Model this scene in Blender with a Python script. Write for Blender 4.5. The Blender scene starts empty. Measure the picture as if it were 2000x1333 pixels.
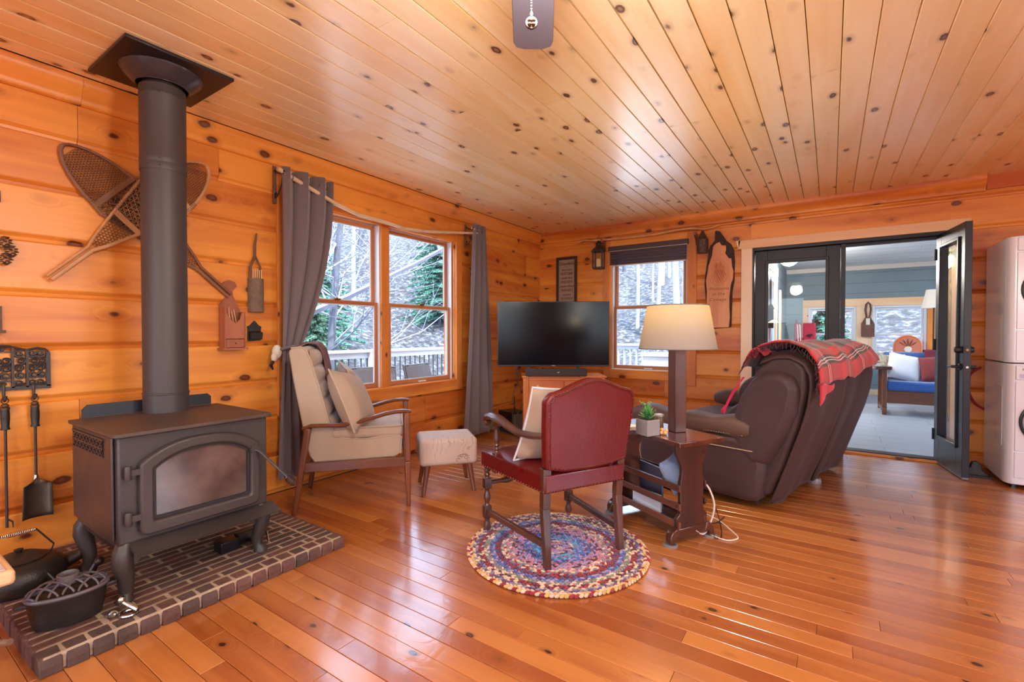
import bpy, bmesh, math, random
from mathutils import Vector, Matrix, noise
R = math.radians
rnd = random.Random(7)
C = bpy.context.scene.collection
SC = bpy.context.scene

# ------------------------------------------------------------------ camera
EYE = 1.15
YAW, PIT, FPX = R(34.03), R(-0.945), 920.0
cam_d = bpy.data.cameras.new('camera'); cam = bpy.data.objects.new('camera', cam_d); C.objects.link(cam)
cam_d.sensor_width = 36.0; cam_d.lens = FPX / 2000 * 36.0; cam_d.clip_start = 0.05; cam_d.clip_end = 300
cam.location = (0, 0, EYE); cam.rotation_euler = (math.pi / 2 + PIT, 0, YAW)
SC.camera = cam

# ------------------------------------------------------------------ light
SC.view_settings.view_transform = 'Standard'; SC.view_settings.look = 'None'
SC.view_settings.gamma = 1.0; SC.view_settings.use_curve_mapping = False
SC.view_settings.exposure = 0.82
w = bpy.data.worlds.new('sky'); SC.world = w; w.use_nodes = True
nt = w.node_tree; nt.nodes.clear()
sky = nt.nodes.new('ShaderNodeTexSky'); sky.sky_type = 'NISHITA'; sky.sun_disc = False
sky.sun_elevation = R(48); sky.sun_rotation = R(60); sky.altitude = 200; sky.dust_density = 2.0
bgn = nt.nodes.new('ShaderNodeBackground'); bgn.inputs['Strength'].default_value = 0.85
mixn = nt.nodes.new('ShaderNodeMix'); mixn.data_type = 'RGBA'; mixn.inputs['Factor'].default_value = 0.45
mixn.inputs['B'].default_value = (5.4, 6.6, 8.2, 1)
out = nt.nodes.new('ShaderNodeOutputWorld')
nt.links.new(sky.outputs[0], mixn.inputs['A']); nt.links.new(mixn.outputs['Result'], bgn.inputs['Color'])
nt.links.new(bgn.outputs[0], out.inputs['Surface'])
sun_d = bpy.data.lights.new('sun', 'SUN'); sun = bpy.data.objects.new('sun', sun_d); C.objects.link(sun)
sun_d.energy = 9.0; sun_d.angle = R(1.0); sun_d.color = (1.0, 0.95, 0.88)
sun.rotation_euler = Vector((-.42, .32, -.85)).to_track_quat('-Z', 'Y').to_euler()
SC.cycles.max_bounces = 9; SC.cycles.diffuse_bounces = 5; SC.cycles.glossy_bounces = 4
SC.cycles.transparent_max_bounces = 12; SC.cycles.transmission_bounces = 4
SC.cycles.sample_clamp_indirect = 6.0; SC.cycles.use_denoising = True
SC.cycles.caustics_reflective = False; SC.cycles.caustics_refractive = False

def portal(name, loc, rot, sx, sy):
    d = bpy.data.lights.new(name, 'AREA'); d.shape = 'RECTANGLE'; d.size = sx; d.size_y = sy
    d.cycles.is_portal = True
    o = bpy.data.objects.new(name, d); C.objects.link(o); o.location = loc; o.rotation_euler = rot; return o

# ------------------------------------------------------------------ room constants (metres)
WX, WY, CH = -3.29, 5.55, 2.48          # left wall plane, far wall plane, ceiling
RX, NY = 3.9, -3.6                      # right and near walls, out of the frame
_cy, _sy, _cp, _sp = math.cos(YAW), math.sin(YAW), math.cos(PIT), math.sin(PIT)
_f = Vector((-_sy * _cp, _cy * _cp, _sp)); _r = Vector((_cy, _sy, 0)); _u = _r.cross(_f); _C = Vector((0, 0, EYE))
def ray(x, y): return _r * ((x - 1000) / FPX) - _u * ((y - 666.5) / FPX) + _f
def onZ(x, y, z=0.0): d = ray(x, y); return _C + d * ((z - EYE) / d.z)
def onX(x, y, X): d = ray(x, y); return _C + d * (X / d.x)
def onY(x, y, Y): d = ray(x, y); return _C + d * (Y / d.y)
def onP(x, y, a, n): d = ray(x, y); n = Vector(n); return _C + d * ((Vector(a) - _C).dot(n) / d.dot(n))

# ------------------------------------------------------------------ object helpers
LOCAL = {}
def tag(o, label=None, cat=None, group=None, kind=None):
    if label: o['label'] = label
    if cat: o['category'] = cat
    if group: o['group'] = group
    if kind: o['kind'] = kind
    return o
def thing(name, label, cat, loc=(0, 0, 0), rz=None, group=None):
    o = bpy.data.objects.new(name, None); C.objects.link(o); o.empty_display_size = .1
    o.location = loc
    LOCAL[o] = rz is not None
    if rz is not None: o.rotation_euler = (0, 0, rz)
    return tag(o, label, cat, group)
def struct(name, loc=(0, 0, 0)):
    o = bpy.data.objects.new(name, None); C.objects.link(o); o.location = loc; LOCAL[o] = False
    o['kind'] = 'structure'; return o
def setpar(o, p):
    if p is None: return
    o.parent = p
    if p in LOCAL and not LOCAL[p]: o.matrix_parent_inverse = Matrix.Translation(p.location).inverted()
def copy_tree(o, parent=None):
    c = o.copy(); C.objects.link(c)
    if parent is not None:
        c.parent = parent; c.matrix_parent_inverse = o.matrix_parent_inverse.copy()
    if o in LOCAL: LOCAL[c] = LOCAL[o]
    for ch in list(o.children): copy_tree(ch, c)
    return c

class MB:
    def __init__(s): s.v = []; s.f = []; s.M = None
    def add(s, vs, fs):
        n = len(s.v)
        for p in vs:
            p = Vector(p)
            s.v.append(s.M @ p if s.M is not None else p)
        s.f += [tuple(i + n for i in f) for f in fs]; return s
    def bx(s, x0, x1, y0, y1, z0, z1):
        return s.add([(x0, y0, z0), (x1, y0, z0), (x1, y1, z0), (x0, y1, z0), (x0, y0, z1), (x1, y0, z1), (x1, y1, z1), (x0, y1, z1)],
                     [(0, 3, 2, 1), (4, 5, 6, 7), (0, 1, 5, 4), (1, 2, 6, 5), (2, 3, 7, 6), (3, 0, 4, 7)])
    def bar(s, a, b, w, h=None, up=(0, 0, 1), w2=None, h2=None):
        h = h or w; w2 = w2 or w; h2 = h2 or h
        a = Vector(a); b = Vector(b); d = (b - a).normalized(); up = Vector(up)
        if abs(d.dot(up)) > .98: up = Vector((1, 0, 0)) if abs(d.x) < .9 else Vector((0, 1, 0))
        x = d.cross(up).normalized(); y = x.cross(d)
        vs = []
        for p, W, H in ((a, w, h), (b, w2, h2)):
            for i, j in ((-1, -1), (1, -1), (1, 1), (-1, 1)): vs.append(p + x * W / 2 * i + y * H / 2 * j)
        return s.add(vs, [(0, 1, 2, 3), (7, 6, 5, 4), (0, 4, 5, 1), (1, 5, 6, 2), (2, 6, 7, 3), (3, 7, 4, 0)])
    def tube(s, pts, r, n=8, closed=False, cap=True, flat=1.0):
        pts = [Vector(p) for p in pts]; k = len(pts)
        rs = r if isinstance(r, (list, tuple)) else [r] * k
        prev = None; rings = []
        for i, p in enumerate(pts):
            if closed: t = pts[(i + 1) % k] - pts[i - 1]
            else: t = pts[min(i + 1, k - 1)] - pts[max(i - 1, 0)]
            t.normalize()
            if prev is None:
                a = Vector((0, 0, 1)) if abs(t.z) < .9 else Vector((1, 0, 0))
                x = t.cross(a).normalized()
            else: x = (prev - t * prev.dot(t)).normalized()
            prev = x; y = t.cross(x)
            rings.append([p + (x * math.cos(2 * math.pi * j / n) + y * flat * math.sin(2 * math.pi * j / n)) * rs[i] for j in range(n)])
        vs = [q for g in rings for q in g]; fs = []
        for i in range(k if closed else k - 1):
            a = i * n; b = ((i + 1) % k) * n
            for j in range(n): fs.append((a + j, a + (j + 1) % n, b + (j + 1) % n, b + j))
        if cap and not closed: fs += [tuple(range(n - 1, -1, -1)), tuple((k - 1) * n + j for j in range(n))]
        return s.add(vs, fs)
    def lathe(s, prof, c=(0, 0, 0), n=16, axis=(0, 0, 1), cap=True, sx=1.0, sy=1.0):
        q = Vector((0, 0, 1)).rotation_difference(Vector(axis)); c = Vector(c); vs = []; fs = []
        for r_, z in prof:
            for j in range(n):
                a = 2 * math.pi * j / n; vs.append(c + q @ Vector((r_ * sx * math.cos(a), r_ * sy * math.sin(a), z)))
        for i in range(len(prof) - 1):
            for j in range(n): fs.append((i * n + j, i * n + (j + 1) % n, (i + 1) * n + (j + 1) % n, (i + 1) * n + j))
        if cap: fs += [tuple(range(n - 1, -1, -1)), tuple((len(prof) - 1) * n + j for j in range(n))]
        return s.add(vs, fs)
    def prism(s, pts2, d0, d1, plane='XZ', holes=None):
        # outline in a plane, extruded along the third axis d0..d1
        def P(u, v, d): return {'XZ': (u, d, v), 'YZ': (d, u, v), 'XY': (u, v, d)}[plane]
        n = len(pts2); vs = [P(u, v, d0) for u, v in pts2] + [P(u, v, d1) for u, v in pts2]
        fs = [(i, (i + 1) % n, (i + 1) % n + n, i + n) for i in range(n)]
        fs += [tuple(range(n - 1, -1, -1)), tuple(range(n, 2 * n))]
        return s.add(vs, fs)
    def ringprism(s, outer, inner, d0, d1, plane='XZ'):
        def P(u, v, d): return {'XZ': (u, d, v), 'YZ': (d, u, v), 'XY': (u, v, d)}[plane]
        n = len(outer); vs = []
        for d in (d0, d1):
            vs += [P(u, v, d) for u, v in outer] + [P(u, v, d) for u, v in inner]
        fs = []
        for i in range(n):
            j = (i + 1) % n
            fs += [(i, j, n + j, n + i), (2 * n + i, 3 * n + i, 3 * n + j, 2 * n + j), (i, 2 * n + i, 2 * n + j, j), (n + i, n + j, 3 * n + j, 3 * n + i)]
        return s.add(vs, fs)
    def grid(s, fn, nu, nv, cu=False, cv=False):
        vs = [fn(i / (nu if cu else nu - 1), j / (nv if cv else nv - 1)) for i in range(nu) for j in range(nv)]
        fs = []
        for i in range(nu if cu else nu - 1):
            for j in range(nv if cv else nv - 1):
                a = i * nv + j; b = ((i + 1) % nu) * nv + j; c = ((i + 1) % nu) * nv + (j + 1) % nv; d = i * nv + (j + 1) % nv
                fs.append((a, b, c, d))
        return s.add(vs, fs)
    def ball(s, c, r, n=10, m=7):
        if not isinstance(r, (tuple, list)): r = (r, r, r)
        c = Vector(c); vs = [c + Vector((0, 0, -r[2]))]; fs = []
        for i in range(1, m):
            t = -math.pi / 2 + math.pi * i / m
            for j in range(n): a = 2 * math.pi * j / n; vs.append(c + Vector((r[0] * math.cos(t) * math.cos(a), r[1] * math.cos(t) * math.sin(a), r[2] * math.sin(t))))
        vs.append(c + Vector((0, 0, r[2])))
        for j in range(n): fs.append((0, 1 + (j + 1) % n, 1 + j))
        for i in range(m - 2):
            for j in range(n): a = 1 + i * n; fs.append((a + j, a + (j + 1) % n, a + n + (j + 1) % n, a + n + j))
        k = 1 + (m - 2) * n
        for j in range(n): fs.append((k + j, k + (j + 1) % n, len(vs) - 1))
        return s.add(vs, fs)
    def build(s, name, mat, par=None, smooth=False, bev=0, seg=2, sub=0, solid=0, normals=True, label=None, stuff=False):
        me = bpy.data.meshes.new(name); me.from_pydata([tuple(v) for v in s.v], [], s.f); me.update()
        if normals:
            bm = bmesh.new(); bm.from_mesh(me); bmesh.ops.recalc_face_normals(bm, faces=bm.faces); bm.to_mesh(me); bm.free()
        if mat: me.materials.append(mat)
        o = bpy.data.objects.new(name, me); C.objects.link(o); setpar(o, par)
        if solid: md = o.modifiers.new('s', 'SOLIDIFY'); md.thickness = solid; md.offset = 0
        if bev: md = o.modifiers.new('b', 'BEVEL'); md.width = bev; md.segments = seg; md.limit_method = 'ANGLE'; md.angle_limit = R(35)
        if sub: md = o.modifiers.new('u', 'SUBSURF'); md.levels = md.render_levels = sub
        if smooth or sub or (bev and seg > 1):
            for p in me.polygons: p.use_smooth = True
            if not sub: me.set_sharp_from_angle(angle=R(40))
        if label: o['label'] = label
        if stuff: o['kind'] = 'stuff'
        return o

def cushion(cx, cy, cz, sx, sy, sz, M=None, n=12, pinch=.9, p=4.0):
    """soft pillow: superellipse outline, domed faces"""
    m = MB()
    def fn(face):
        def g(u, v):
            a = u * 2 - 1; b = v * 2 - 1
            e = max(0, (1 - abs(a) ** 2.6)) * max(0, (1 - abs(b) ** 2.6))
            t = (e ** .42)
            k = 1 - .10 * pinch * (1 - abs(a * b) ** .6) * 1.0
            X = a * (1 - .09 * pinch * (1 - b * b)); 
            Y = b * (1 - .09 * pinch * (1 - a * a))
            X = a * (1 - .08 * pinch * (1 - abs(b) ** 2)); Y = b * (1 - .08 * pinch * (1 - abs(a) ** 2))
            return (X * sx / 2, Y * sy / 2, face * t * sz / 2)
        return g
    m.M = (M or Matrix()) @ Matrix.Translation((cx, cy, cz)) if M is None else M @ Matrix.Translation((cx, cy, cz))
    m.grid(fn(1), n, n); m.grid(fn(-1), n, n)
    return m

# ------------------------------------------------------------------ materials
MATS = {}
def lin(c):
    return tuple(((x / 12.92) if x <= .04045 else ((x + .055) / 1.055) ** 2.4) for x in c)
def srgb(r_, g_, b_): return (*lin((r_ / 255, g_ / 255, b_ / 255)), 1)
def node(nt, t, **kw):
    n = nt.nodes.new(t)
    for k, v in kw.items():
        if k.startswith('i_'):
            key = k[2:]; key = int(key) if key.isdigit() else key.replace('_', ' ')
            n.inputs[key].default_value = v
        else: setattr(n, k, v)
    return n
def base(name):
    m = bpy.data.materials.new(name); m.use_nodes = True; nt = m.node_tree; b = nt.nodes['Principled BSDF']; MATS[name] = m
    return m, nt, b
def plain(name, col, rough=.5, metal=0, bump=0, bscale=60, coat=0, var=0, vscale=8, spec=.5, sheen=0, emit=None, es=0, trans=0, rv=0):
    if name in MATS: return MATS[name]
    m, nt, b = base(name)
    b.inputs['Base Color'].default_value = col; b.inputs['Roughness'].default_value = rough; b.inputs['Metallic'].default_value = metal
    b.inputs['Specular IOR Level'].default_value = spec; b.inputs['Coat Weight'].default_value = coat; b.inputs['Coat Roughness'].default_value = .15
    b.inputs['Sheen Weight'].default_value = sheen; b.inputs['Transmission Weight'].default_value = trans
    if emit: b.inputs['Emission Color'].default_value = emit; b.inputs['Emission Strength'].default_value = es
    tc = None
    if bump or var or rv: tc = node(nt, 'ShaderNodeTexCoord')
    if bump:
        n = node(nt, 'ShaderNodeTexNoise', i_Scale=bscale, i_Detail=3.0); bp = node(nt, 'ShaderNodeBump', i_Strength=bump, i_Distance=.01)
        nt.links.new(tc.outputs['Object'], n.inputs['Vector']); nt.links.new(n.outputs['Fac'], bp.inputs['Height']); nt.links.new(bp.outputs[0], b.inputs['Normal'])
    if var:
        n = node(nt, 'ShaderNodeTexNoise', i_Scale=vscale, i_Detail=4.0); mr = node(nt, 'ShaderNodeMapRange', i_1=.3, i_2=.7, i_3=1 - var, i_4=1 + var)
        hsv = node(nt, 'ShaderNodeHueSaturation', i_Color=col)
        nt.links.new(tc.outputs['Object'], n.inputs['Vector']); nt.links.new(n.outputs['Fac'], mr.inputs[0]); nt.links.new(mr.outputs[0], hsv.inputs['Value']); nt.links.new(hsv.outputs[0], b.inputs['Base Color'])
    if rv:
        n = node(nt, 'ShaderNodeTexNoise', i_Scale=6.0, i_Detail=4.0); mr = node(nt, 'ShaderNodeMapRange', i_1=.3, i_2=.7, i_3=max(.02, rough - rv), i_4=rough + rv)
        nt.links.new(tc.outputs['Object'], n.inputs['Vector']); nt.links.new(n.outputs['Fac'], mr.inputs[0]); nt.links.new(mr.outputs[0], b.inputs['Roughness'])
    return m

def wood(name, axis, light, dark, knot=None, rough=.4, coat=0, crough=.1, scale=1.0, knots=1.0, var=.12, bump=.05, hard=.55, wavy=0.0, spec=.5, rings=1.0, cior=1.5, wave=0):
    """procedural board: grain along `axis`, round knots with rings, tone varies from board to board"""
    if name in MATS: return MATS[name]
    m, nt, b = base(name); L = nt.links.new
    tc = node(nt, 'ShaderNodeTexCoord'); oi = node(nt, 'ShaderNodeObjectInfo')
    off = node(nt, 'ShaderNodeVectorMath', operation='SCALE'); off.inputs[0].default_value = (91.3, 57.7, 33.1); L(oi.outputs['Random'], off.inputs['Scale'])
    ad = node(nt, 'ShaderNodeVectorMath', operation='ADD'); L(tc.outputs['Object'], ad.inputs[0]); L(off.outputs[0], ad.inputs[1])
    def mapped(along, across):
        s = [across * scale] * 3; s['XYZ'.index(axis)] = along * scale
        mp = node(nt, 'ShaderNodeVectorMath', operation='MULTIPLY'); mp.inputs[1].default_value = s; L(ad.outputs[0], mp.inputs[0]); return mp
    kv = node(nt, 'ShaderNodeTexVoronoi', feature='F1'); kv.inputs['Scale'].default_value = 1.0
    kn = node(nt, 'ShaderNodeTexNoise', i_Scale=14.0 * scale, i_Detail=2.0); L(ad.outputs[0], kn.inputs['Vector'])
    ks = node(nt, 'ShaderNodeVectorMath', operation='SCALE', i_Scale=.12); L(kn.outputs['Color'], ks.inputs[0])
    km = mapped(4.0, 7.0); ka = node(nt, 'ShaderNodeVectorMath', operation='ADD'); L(km.outputs[0], ka.inputs[0]); L(ks.outputs[0], ka.inputs[1]); L(ka.outputs[0], kv.inputs['Vector'])
    # push the grain aside around each knot
    bend = node(nt, 'ShaderNodeMapRange', i_1=.05, i_2=.45, i_3=1.0, i_4=0.0); bend.interpolation_type = 'SMOOTHSTEP'; L(kv.outputs['Distance'], bend.inputs[0])
    gm = mapped(.9, 26); gs = node(nt, 'ShaderNodeVectorMath', operation='SCALE'); gs.inputs[0].default_value = (3.2, 3.2, 3.2); L(bend.outputs[0], gs.inputs['Scale'])
    ga = node(nt, 'ShaderNodeVectorMath', operation='ADD'); L(gm.outputs[0], ga.inputs[0]); L(gs.outputs[0], ga.inputs[1])
    g1 = node(nt, 'ShaderNodeTexNoise', i_Scale=1.0, i_Detail=5.0, i_Roughness=.62, i_Distortion=wavy); L(ga.outputs[0], g1.inputs['Vector'])
    fm = mapped(.7, 5.0); g2 = node(nt, 'ShaderNodeTexNoise', i_Scale=1.0, i_Detail=2.0, i_Distortion=.8); L(fm.outputs[0], g2.inputs['Vector'])
    a1 = node(nt, 'ShaderNodeMath', operation='MULTIPLY_ADD', i_1=.5 * rings, i_2=0.5 - .25 * rings); L(g1.outputs['Fac'], a1.inputs[0])
    a2 = node(nt, 'ShaderNodeMath', operation='MULTIPLY_ADD', i_1=.9); L(g2.outputs['Fac'], a2.inputs[0]); L(a1.outputs[0], a2.inputs[2])
    a3 = node(nt, 'ShaderNodeMath', operation='MULTIPLY_ADD', i_1=var * 3, i_2=-var * 1.5); L(oi.outputs['Random'], a3.inputs[0])
    a4 = node(nt, 'ShaderNodeMath', operation='ADD'); L(a2.outputs[0], a4.inputs[0]); L(a3.outputs[0], a4.inputs[1])
    cr = node(nt, 'ShaderNodeMapRange', i_1=.72, i_2=1.20, i_3=0.0, i_4=1.0); L(a4.outputs[0], cr.inputs[0])
    mx = node(nt, 'ShaderNodeMix', data_type='RGBA'); mx.inputs['A'].default_value = light; mx.inputs['B'].default_value = dark; L(cr.outputs[0], mx.inputs['Factor'])
    last = mx.outputs['Result']
    if knots:
        knot = knot or tuple(x * .25 for x in dark[:3]) + (1,)
        halo = node(nt, 'ShaderNodeMapRange', i_1=.07 * knots, i_2=.22 * knots, i_3=.45, i_4=0.0); halo.interpolation_type = 'SMOOTHSTEP'; L(kv.outputs['Distance'], halo.inputs[0])
        m2 = node(nt, 'ShaderNodeMix', data_type='RGBA'); m2.inputs['B'].default_value = tuple(a * .35 + c * .5 for a, c in zip(dark[:3], knot[:3])) + (1,); L(halo.outputs[0], m2.inputs['Factor']); L(last, m2.inputs['A'])
        core = node(nt, 'ShaderNodeMapRange', i_1=.085 * knots, i_2=.11 * knots, i_3=.95, i_4=0.0); L(kv.outputs['Distance'], core.inputs[0])
        m3 = node(nt, 'ShaderNodeMix', data_type='RGBA'); m3.inputs['B'].default_value = knot; L(core.outputs[0], m3.inputs['Factor']); L(m2.outputs['Result'], m3.inputs['A'])
        eye = node(nt, 'ShaderNodeMapRange', i_1=.03 * knots, i_2=.06 * knots, i_3=.5, i_4=0.0); L(kv.outputs['Distance'], eye.inputs[0])
        m4 = node(nt, 'ShaderNodeMix', data_type='RGBA'); m4.inputs['B'].default_value = tuple(c * .6 for c in dark[:3]) + (1,); L(eye.outputs[0], m4.inputs['Factor']); L(m3.outputs['Result'], m4.inputs['A'])
        last = m4.outputs['Result']
    L(last, b.inputs['Base Color'])
    b.inputs['Roughness'].default_value = rough; b.inputs['Coat Weight'].default_value = coat; b.inputs['Coat Roughness'].default_value = crough
    b.inputs['Specular IOR Level'].default_value = spec; b.inputs['Coat IOR'].default_value = cior
    if wave:
        wn = node(nt, 'ShaderNodeTexNoise', i_Scale=9.0, i_Detail=3.0, i_Distortion=1.0); L(tc.outputs['Object'], wn.inputs['Vector']); wb = node(nt, 'ShaderNodeBump', i_Strength=wave, i_Distance=.01); L(wn.outputs['Fac'], wb.inputs['Height']); L(wb.outputs[0], b.inputs['Coat Normal'])
    if bump:
        bp = node(nt, 'ShaderNodeBump', i_Strength=bump, i_Distance=.01); L(g1.outputs['Fac'], bp.inputs['Height']); L(bp.outputs[0], b.inputs['Normal'])
    m['k'] = 1
    return m

ORL, ORD, KN = srgb(234, 154, 64), srgb(186, 92, 26), srgb(84, 34, 16)
pineY = wood('pine along y', 'Y', ORL, ORD, KN, rough=.38, var=.10, knots=1.45)
pineX = wood('pine along x', 'X', ORL, ORD, KN, rough=.38, var=.10, knots=1.45)
pineZ = wood('pine upright', 'Z', srgb(224, 144, 64), srgb(190, 104, 36), KN, rough=.4, var=.08, knots=.8)
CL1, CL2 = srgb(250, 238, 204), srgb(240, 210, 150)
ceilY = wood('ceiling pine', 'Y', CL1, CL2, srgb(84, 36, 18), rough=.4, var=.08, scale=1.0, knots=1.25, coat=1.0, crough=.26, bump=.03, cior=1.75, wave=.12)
floorX = wood('floor pine', 'X', srgb(202, 130, 66), srgb(160, 86, 36), srgb(52, 22, 12), rough=.34, var=.15, scale=1.0, coat=1.0, crough=.15, knots=.8, bump=.03, cior=1.75, wave=.10)
paleZ = wood('pale pine upright', 'Z', srgb(242, 214, 184), srgb(228, 188, 150), srgb(150, 90, 50), rough=.45, knots=.5, scale=.9)
paleX = wood('pale pine along x', 'X', srgb(242, 210, 174), srgb(228, 184, 138), srgb(150, 90, 50), rough=.45, knots=.5, scale=.9)
paleY = wood('pale pine along y', 'Y', srgb(232, 182, 136), srgb(214, 154, 104), srgb(150, 90, 50), rough=.45, knots=.5, scale=.9)
darkZ = wood('dark stained upright', 'Z', srgb(84, 44, 30), srgb(44, 20, 16), srgb(24, 10, 8), rough=.32, coat=.4, knots=.5, scale=1.4)
darkX = wood('dark stained along x', 'X', srgb(92, 48, 32), srgb(50, 24, 18), srgb(24, 10, 8), rough=.28, coat=.5, knots=.5, scale=1.4)
walX = wood('walnut along x', 'X', srgb(122, 70, 44), srgb(84, 44, 28), rough=.35, knots=0, scale=1.4, coat=.2)
walZ = wood('walnut upright', 'Z', srgb(132, 74, 46), srgb(92, 48, 30), rough=.35, knots=0, scale=1.4, coat=.2)
barkM = plain('bark wood', srgb(110, 84, 66), .85, bump=.6, bscale=30, var=.25, vscale=20)
blackM = plain('black iron', srgb(34, 30, 30), .5, bump=.1, bscale=80, var=.1)
ironM = plain('cast iron', srgb(56, 48, 46), .48, bump=.15, bscale=120, var=.12, vscale=5)
stoveM = plain('stove paint', srgb(58, 51, 50), .42, bump=.06, bscale=200, var=.14, vscale=3, rv=.08)
stoveTop = plain('stove top iron', srgb(74, 60, 52), .5, bump=.1, bscale=150, var=.18, vscale=5)
pipeM = plain('stovepipe paint', srgb(64, 57, 57), .5, var=.06, vscale=3, bump=.03, bscale=60)
steelM = plain('steel', srgb(190, 186, 180), .25, metal=1)
brassM = plain('brass', srgb(150, 110, 50), .35, metal=1)
whiteM = plain('white paint', srgb(226, 228, 232), .4)
vinylM = plain('white vinyl', srgb(214, 222, 232), .3)
offW = plain('off white', srgb(220, 214, 200), .5)
blackP = plain('black plastic', srgb(20, 19, 22), .35)
def glassmat():
    m = bpy.data.materials.new('window glass'); m.use_nodes = True; nt = m.node_tree; nt.nodes.clear()
    o = node(nt, 'ShaderNodeOutputMaterial'); t = node(nt, 'ShaderNodeBsdfTransparent'); t.inputs[0].default_value = (.95, .97, .98, 1)
    g = node(nt, 'ShaderNodeBsdfGlossy', i_Roughness=.02); f = node(nt, 'ShaderNodeFresnel', i_IOR=1.45); mx = node(nt, 'ShaderNodeMixShader')
    ge = node(nt, 'ShaderNodeNewGeometry'); iv = node(nt, 'ShaderNodeMath', operation='SUBTRACT', i_0=1.0); ml = node(nt, 'ShaderNodeMath', operation='MULTIPLY')
    nt.links.new(ge.outputs['Backfacing'], iv.inputs[1]); nt.links.new(iv.outputs[0], ml.inputs[0]); nt.links.new(f.outputs[0], ml.inputs[1])
    nt.links.new(ml.outputs[0], mx.inputs[0]); nt.links.new(t.outputs[0], mx.inputs[1]); nt.links.new(g.outputs[0], mx.inputs[2]); nt.links.new(mx.outputs[0], o.inputs[0]); return m
glassM = glassmat()
# ================================================================== THE ROOM
# floor: strip boards running along x
fl = struct('floor')
MB().bx(WX - .1, RX, NY, WY + .14, -.12, -.022).build('floor_base', plain('subfloor', srgb(40, 20, 12), .9), fl)
def board(x0, x1, y0, y1, z0, z1, name, mat, par, bev=.0012):
    m = MB(); e = bev
    if z1 > z0:  # walking face up
        m.add([(x0, y0, z0), (x1, y0, z0), (x1, y1, z0), (x0, y1, z0), (x0, y0, z1 - e), (x1, y0, z1 - e), (x1, y1, z1 - e), (x0, y1, z1 - e), (x0 + e, y0 + e, z1), (x1 - e, y0 + e, z1), (x1 - e, y1 - e, z1), (x0 + e, y1 - e, z1)],
              [(0, 1, 5, 4), (1, 2, 6, 5), (2, 3, 7, 6), (3, 0, 4, 7), (4, 5, 9, 8), (5, 6, 10, 9), (6, 7, 11, 10), (7, 4, 8, 11), (8, 9, 10, 11), (3, 2, 1, 0)])
    return m.build(name, mat, par)
FW = .083; y = .876 - 6 * FW; k = 0; nfb = 0
while y < WY - .005:
    y1 = min(y + FW, WY + .10)
    xs = WX; x = xs
    cuts = []
    x = WX + rnd.uniform(.5, 2.4)
    while x < RX - .6:
        cuts.append(x); x += rnd.uniform(1.6, 3.4)
    cuts = [WX] + cuts + [RX]
    for a, b in zip(cuts[:-1], cuts[1:]):
        if nfb < 296: board(a + .0006, b - .0006, y + .0009, y1 - .0009, -.02, 0.0 + rnd.uniform(-.0005, .0003), 'floor_board', floorX, fl); nfb += 1
    y += FW; k += 1
# the part of the floor behind the camera
m = MB()
yy = .876 - 6 * FW
while yy > NY:
    m.bx(WX, RX, yy - FW + .001, yy - .001, -.02, 0); yy -= FW
m.build('floor_boarding', floorX, fl, stuff=True)

# ceiling: tongue and groove boards along y
ce = struct('ceiling')
MB().bx(WX - .3, RX + .2, NY - .2, WY + .2, CH + .02, CH + .3).build('unseen_ceiling_slab', plain('sun block slab', srgb(60, 40, 28), .9), ce)  # unseen thick slab put over the boards to keep the sun out
CW = .130; x = -1.007 - 17 * CW
def cboard(x0, x1, y0, y1):
    z = CH; e = .007; d = .006; m = MB()
    prof = [(x0 + .001, z + .018), (x0 + .001, z + d), (x0 + e, z), (x1 - .002, z), (x1 - .002, z + .018)]
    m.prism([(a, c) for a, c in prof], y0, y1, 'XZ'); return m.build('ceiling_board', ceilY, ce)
i = 0
while x < RX:
    x0 = max(x, WX)
    ys = [.1]; q = rnd.uniform(.6, 3.2)
    while q < WY - .5: ys.append(q); q += rnd.uniform(1.5, 3.6)
    ys.append(WY)
    for a, b in zip(ys[:-1], ys[1:]): cboard(x0, min(x + CW, RX), a + .0008, b - .0008)
    x += CW
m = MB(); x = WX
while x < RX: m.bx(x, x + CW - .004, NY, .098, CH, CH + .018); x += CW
m.build('ceiling_boarding', ceilY, ce, stuff=True)

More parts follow.
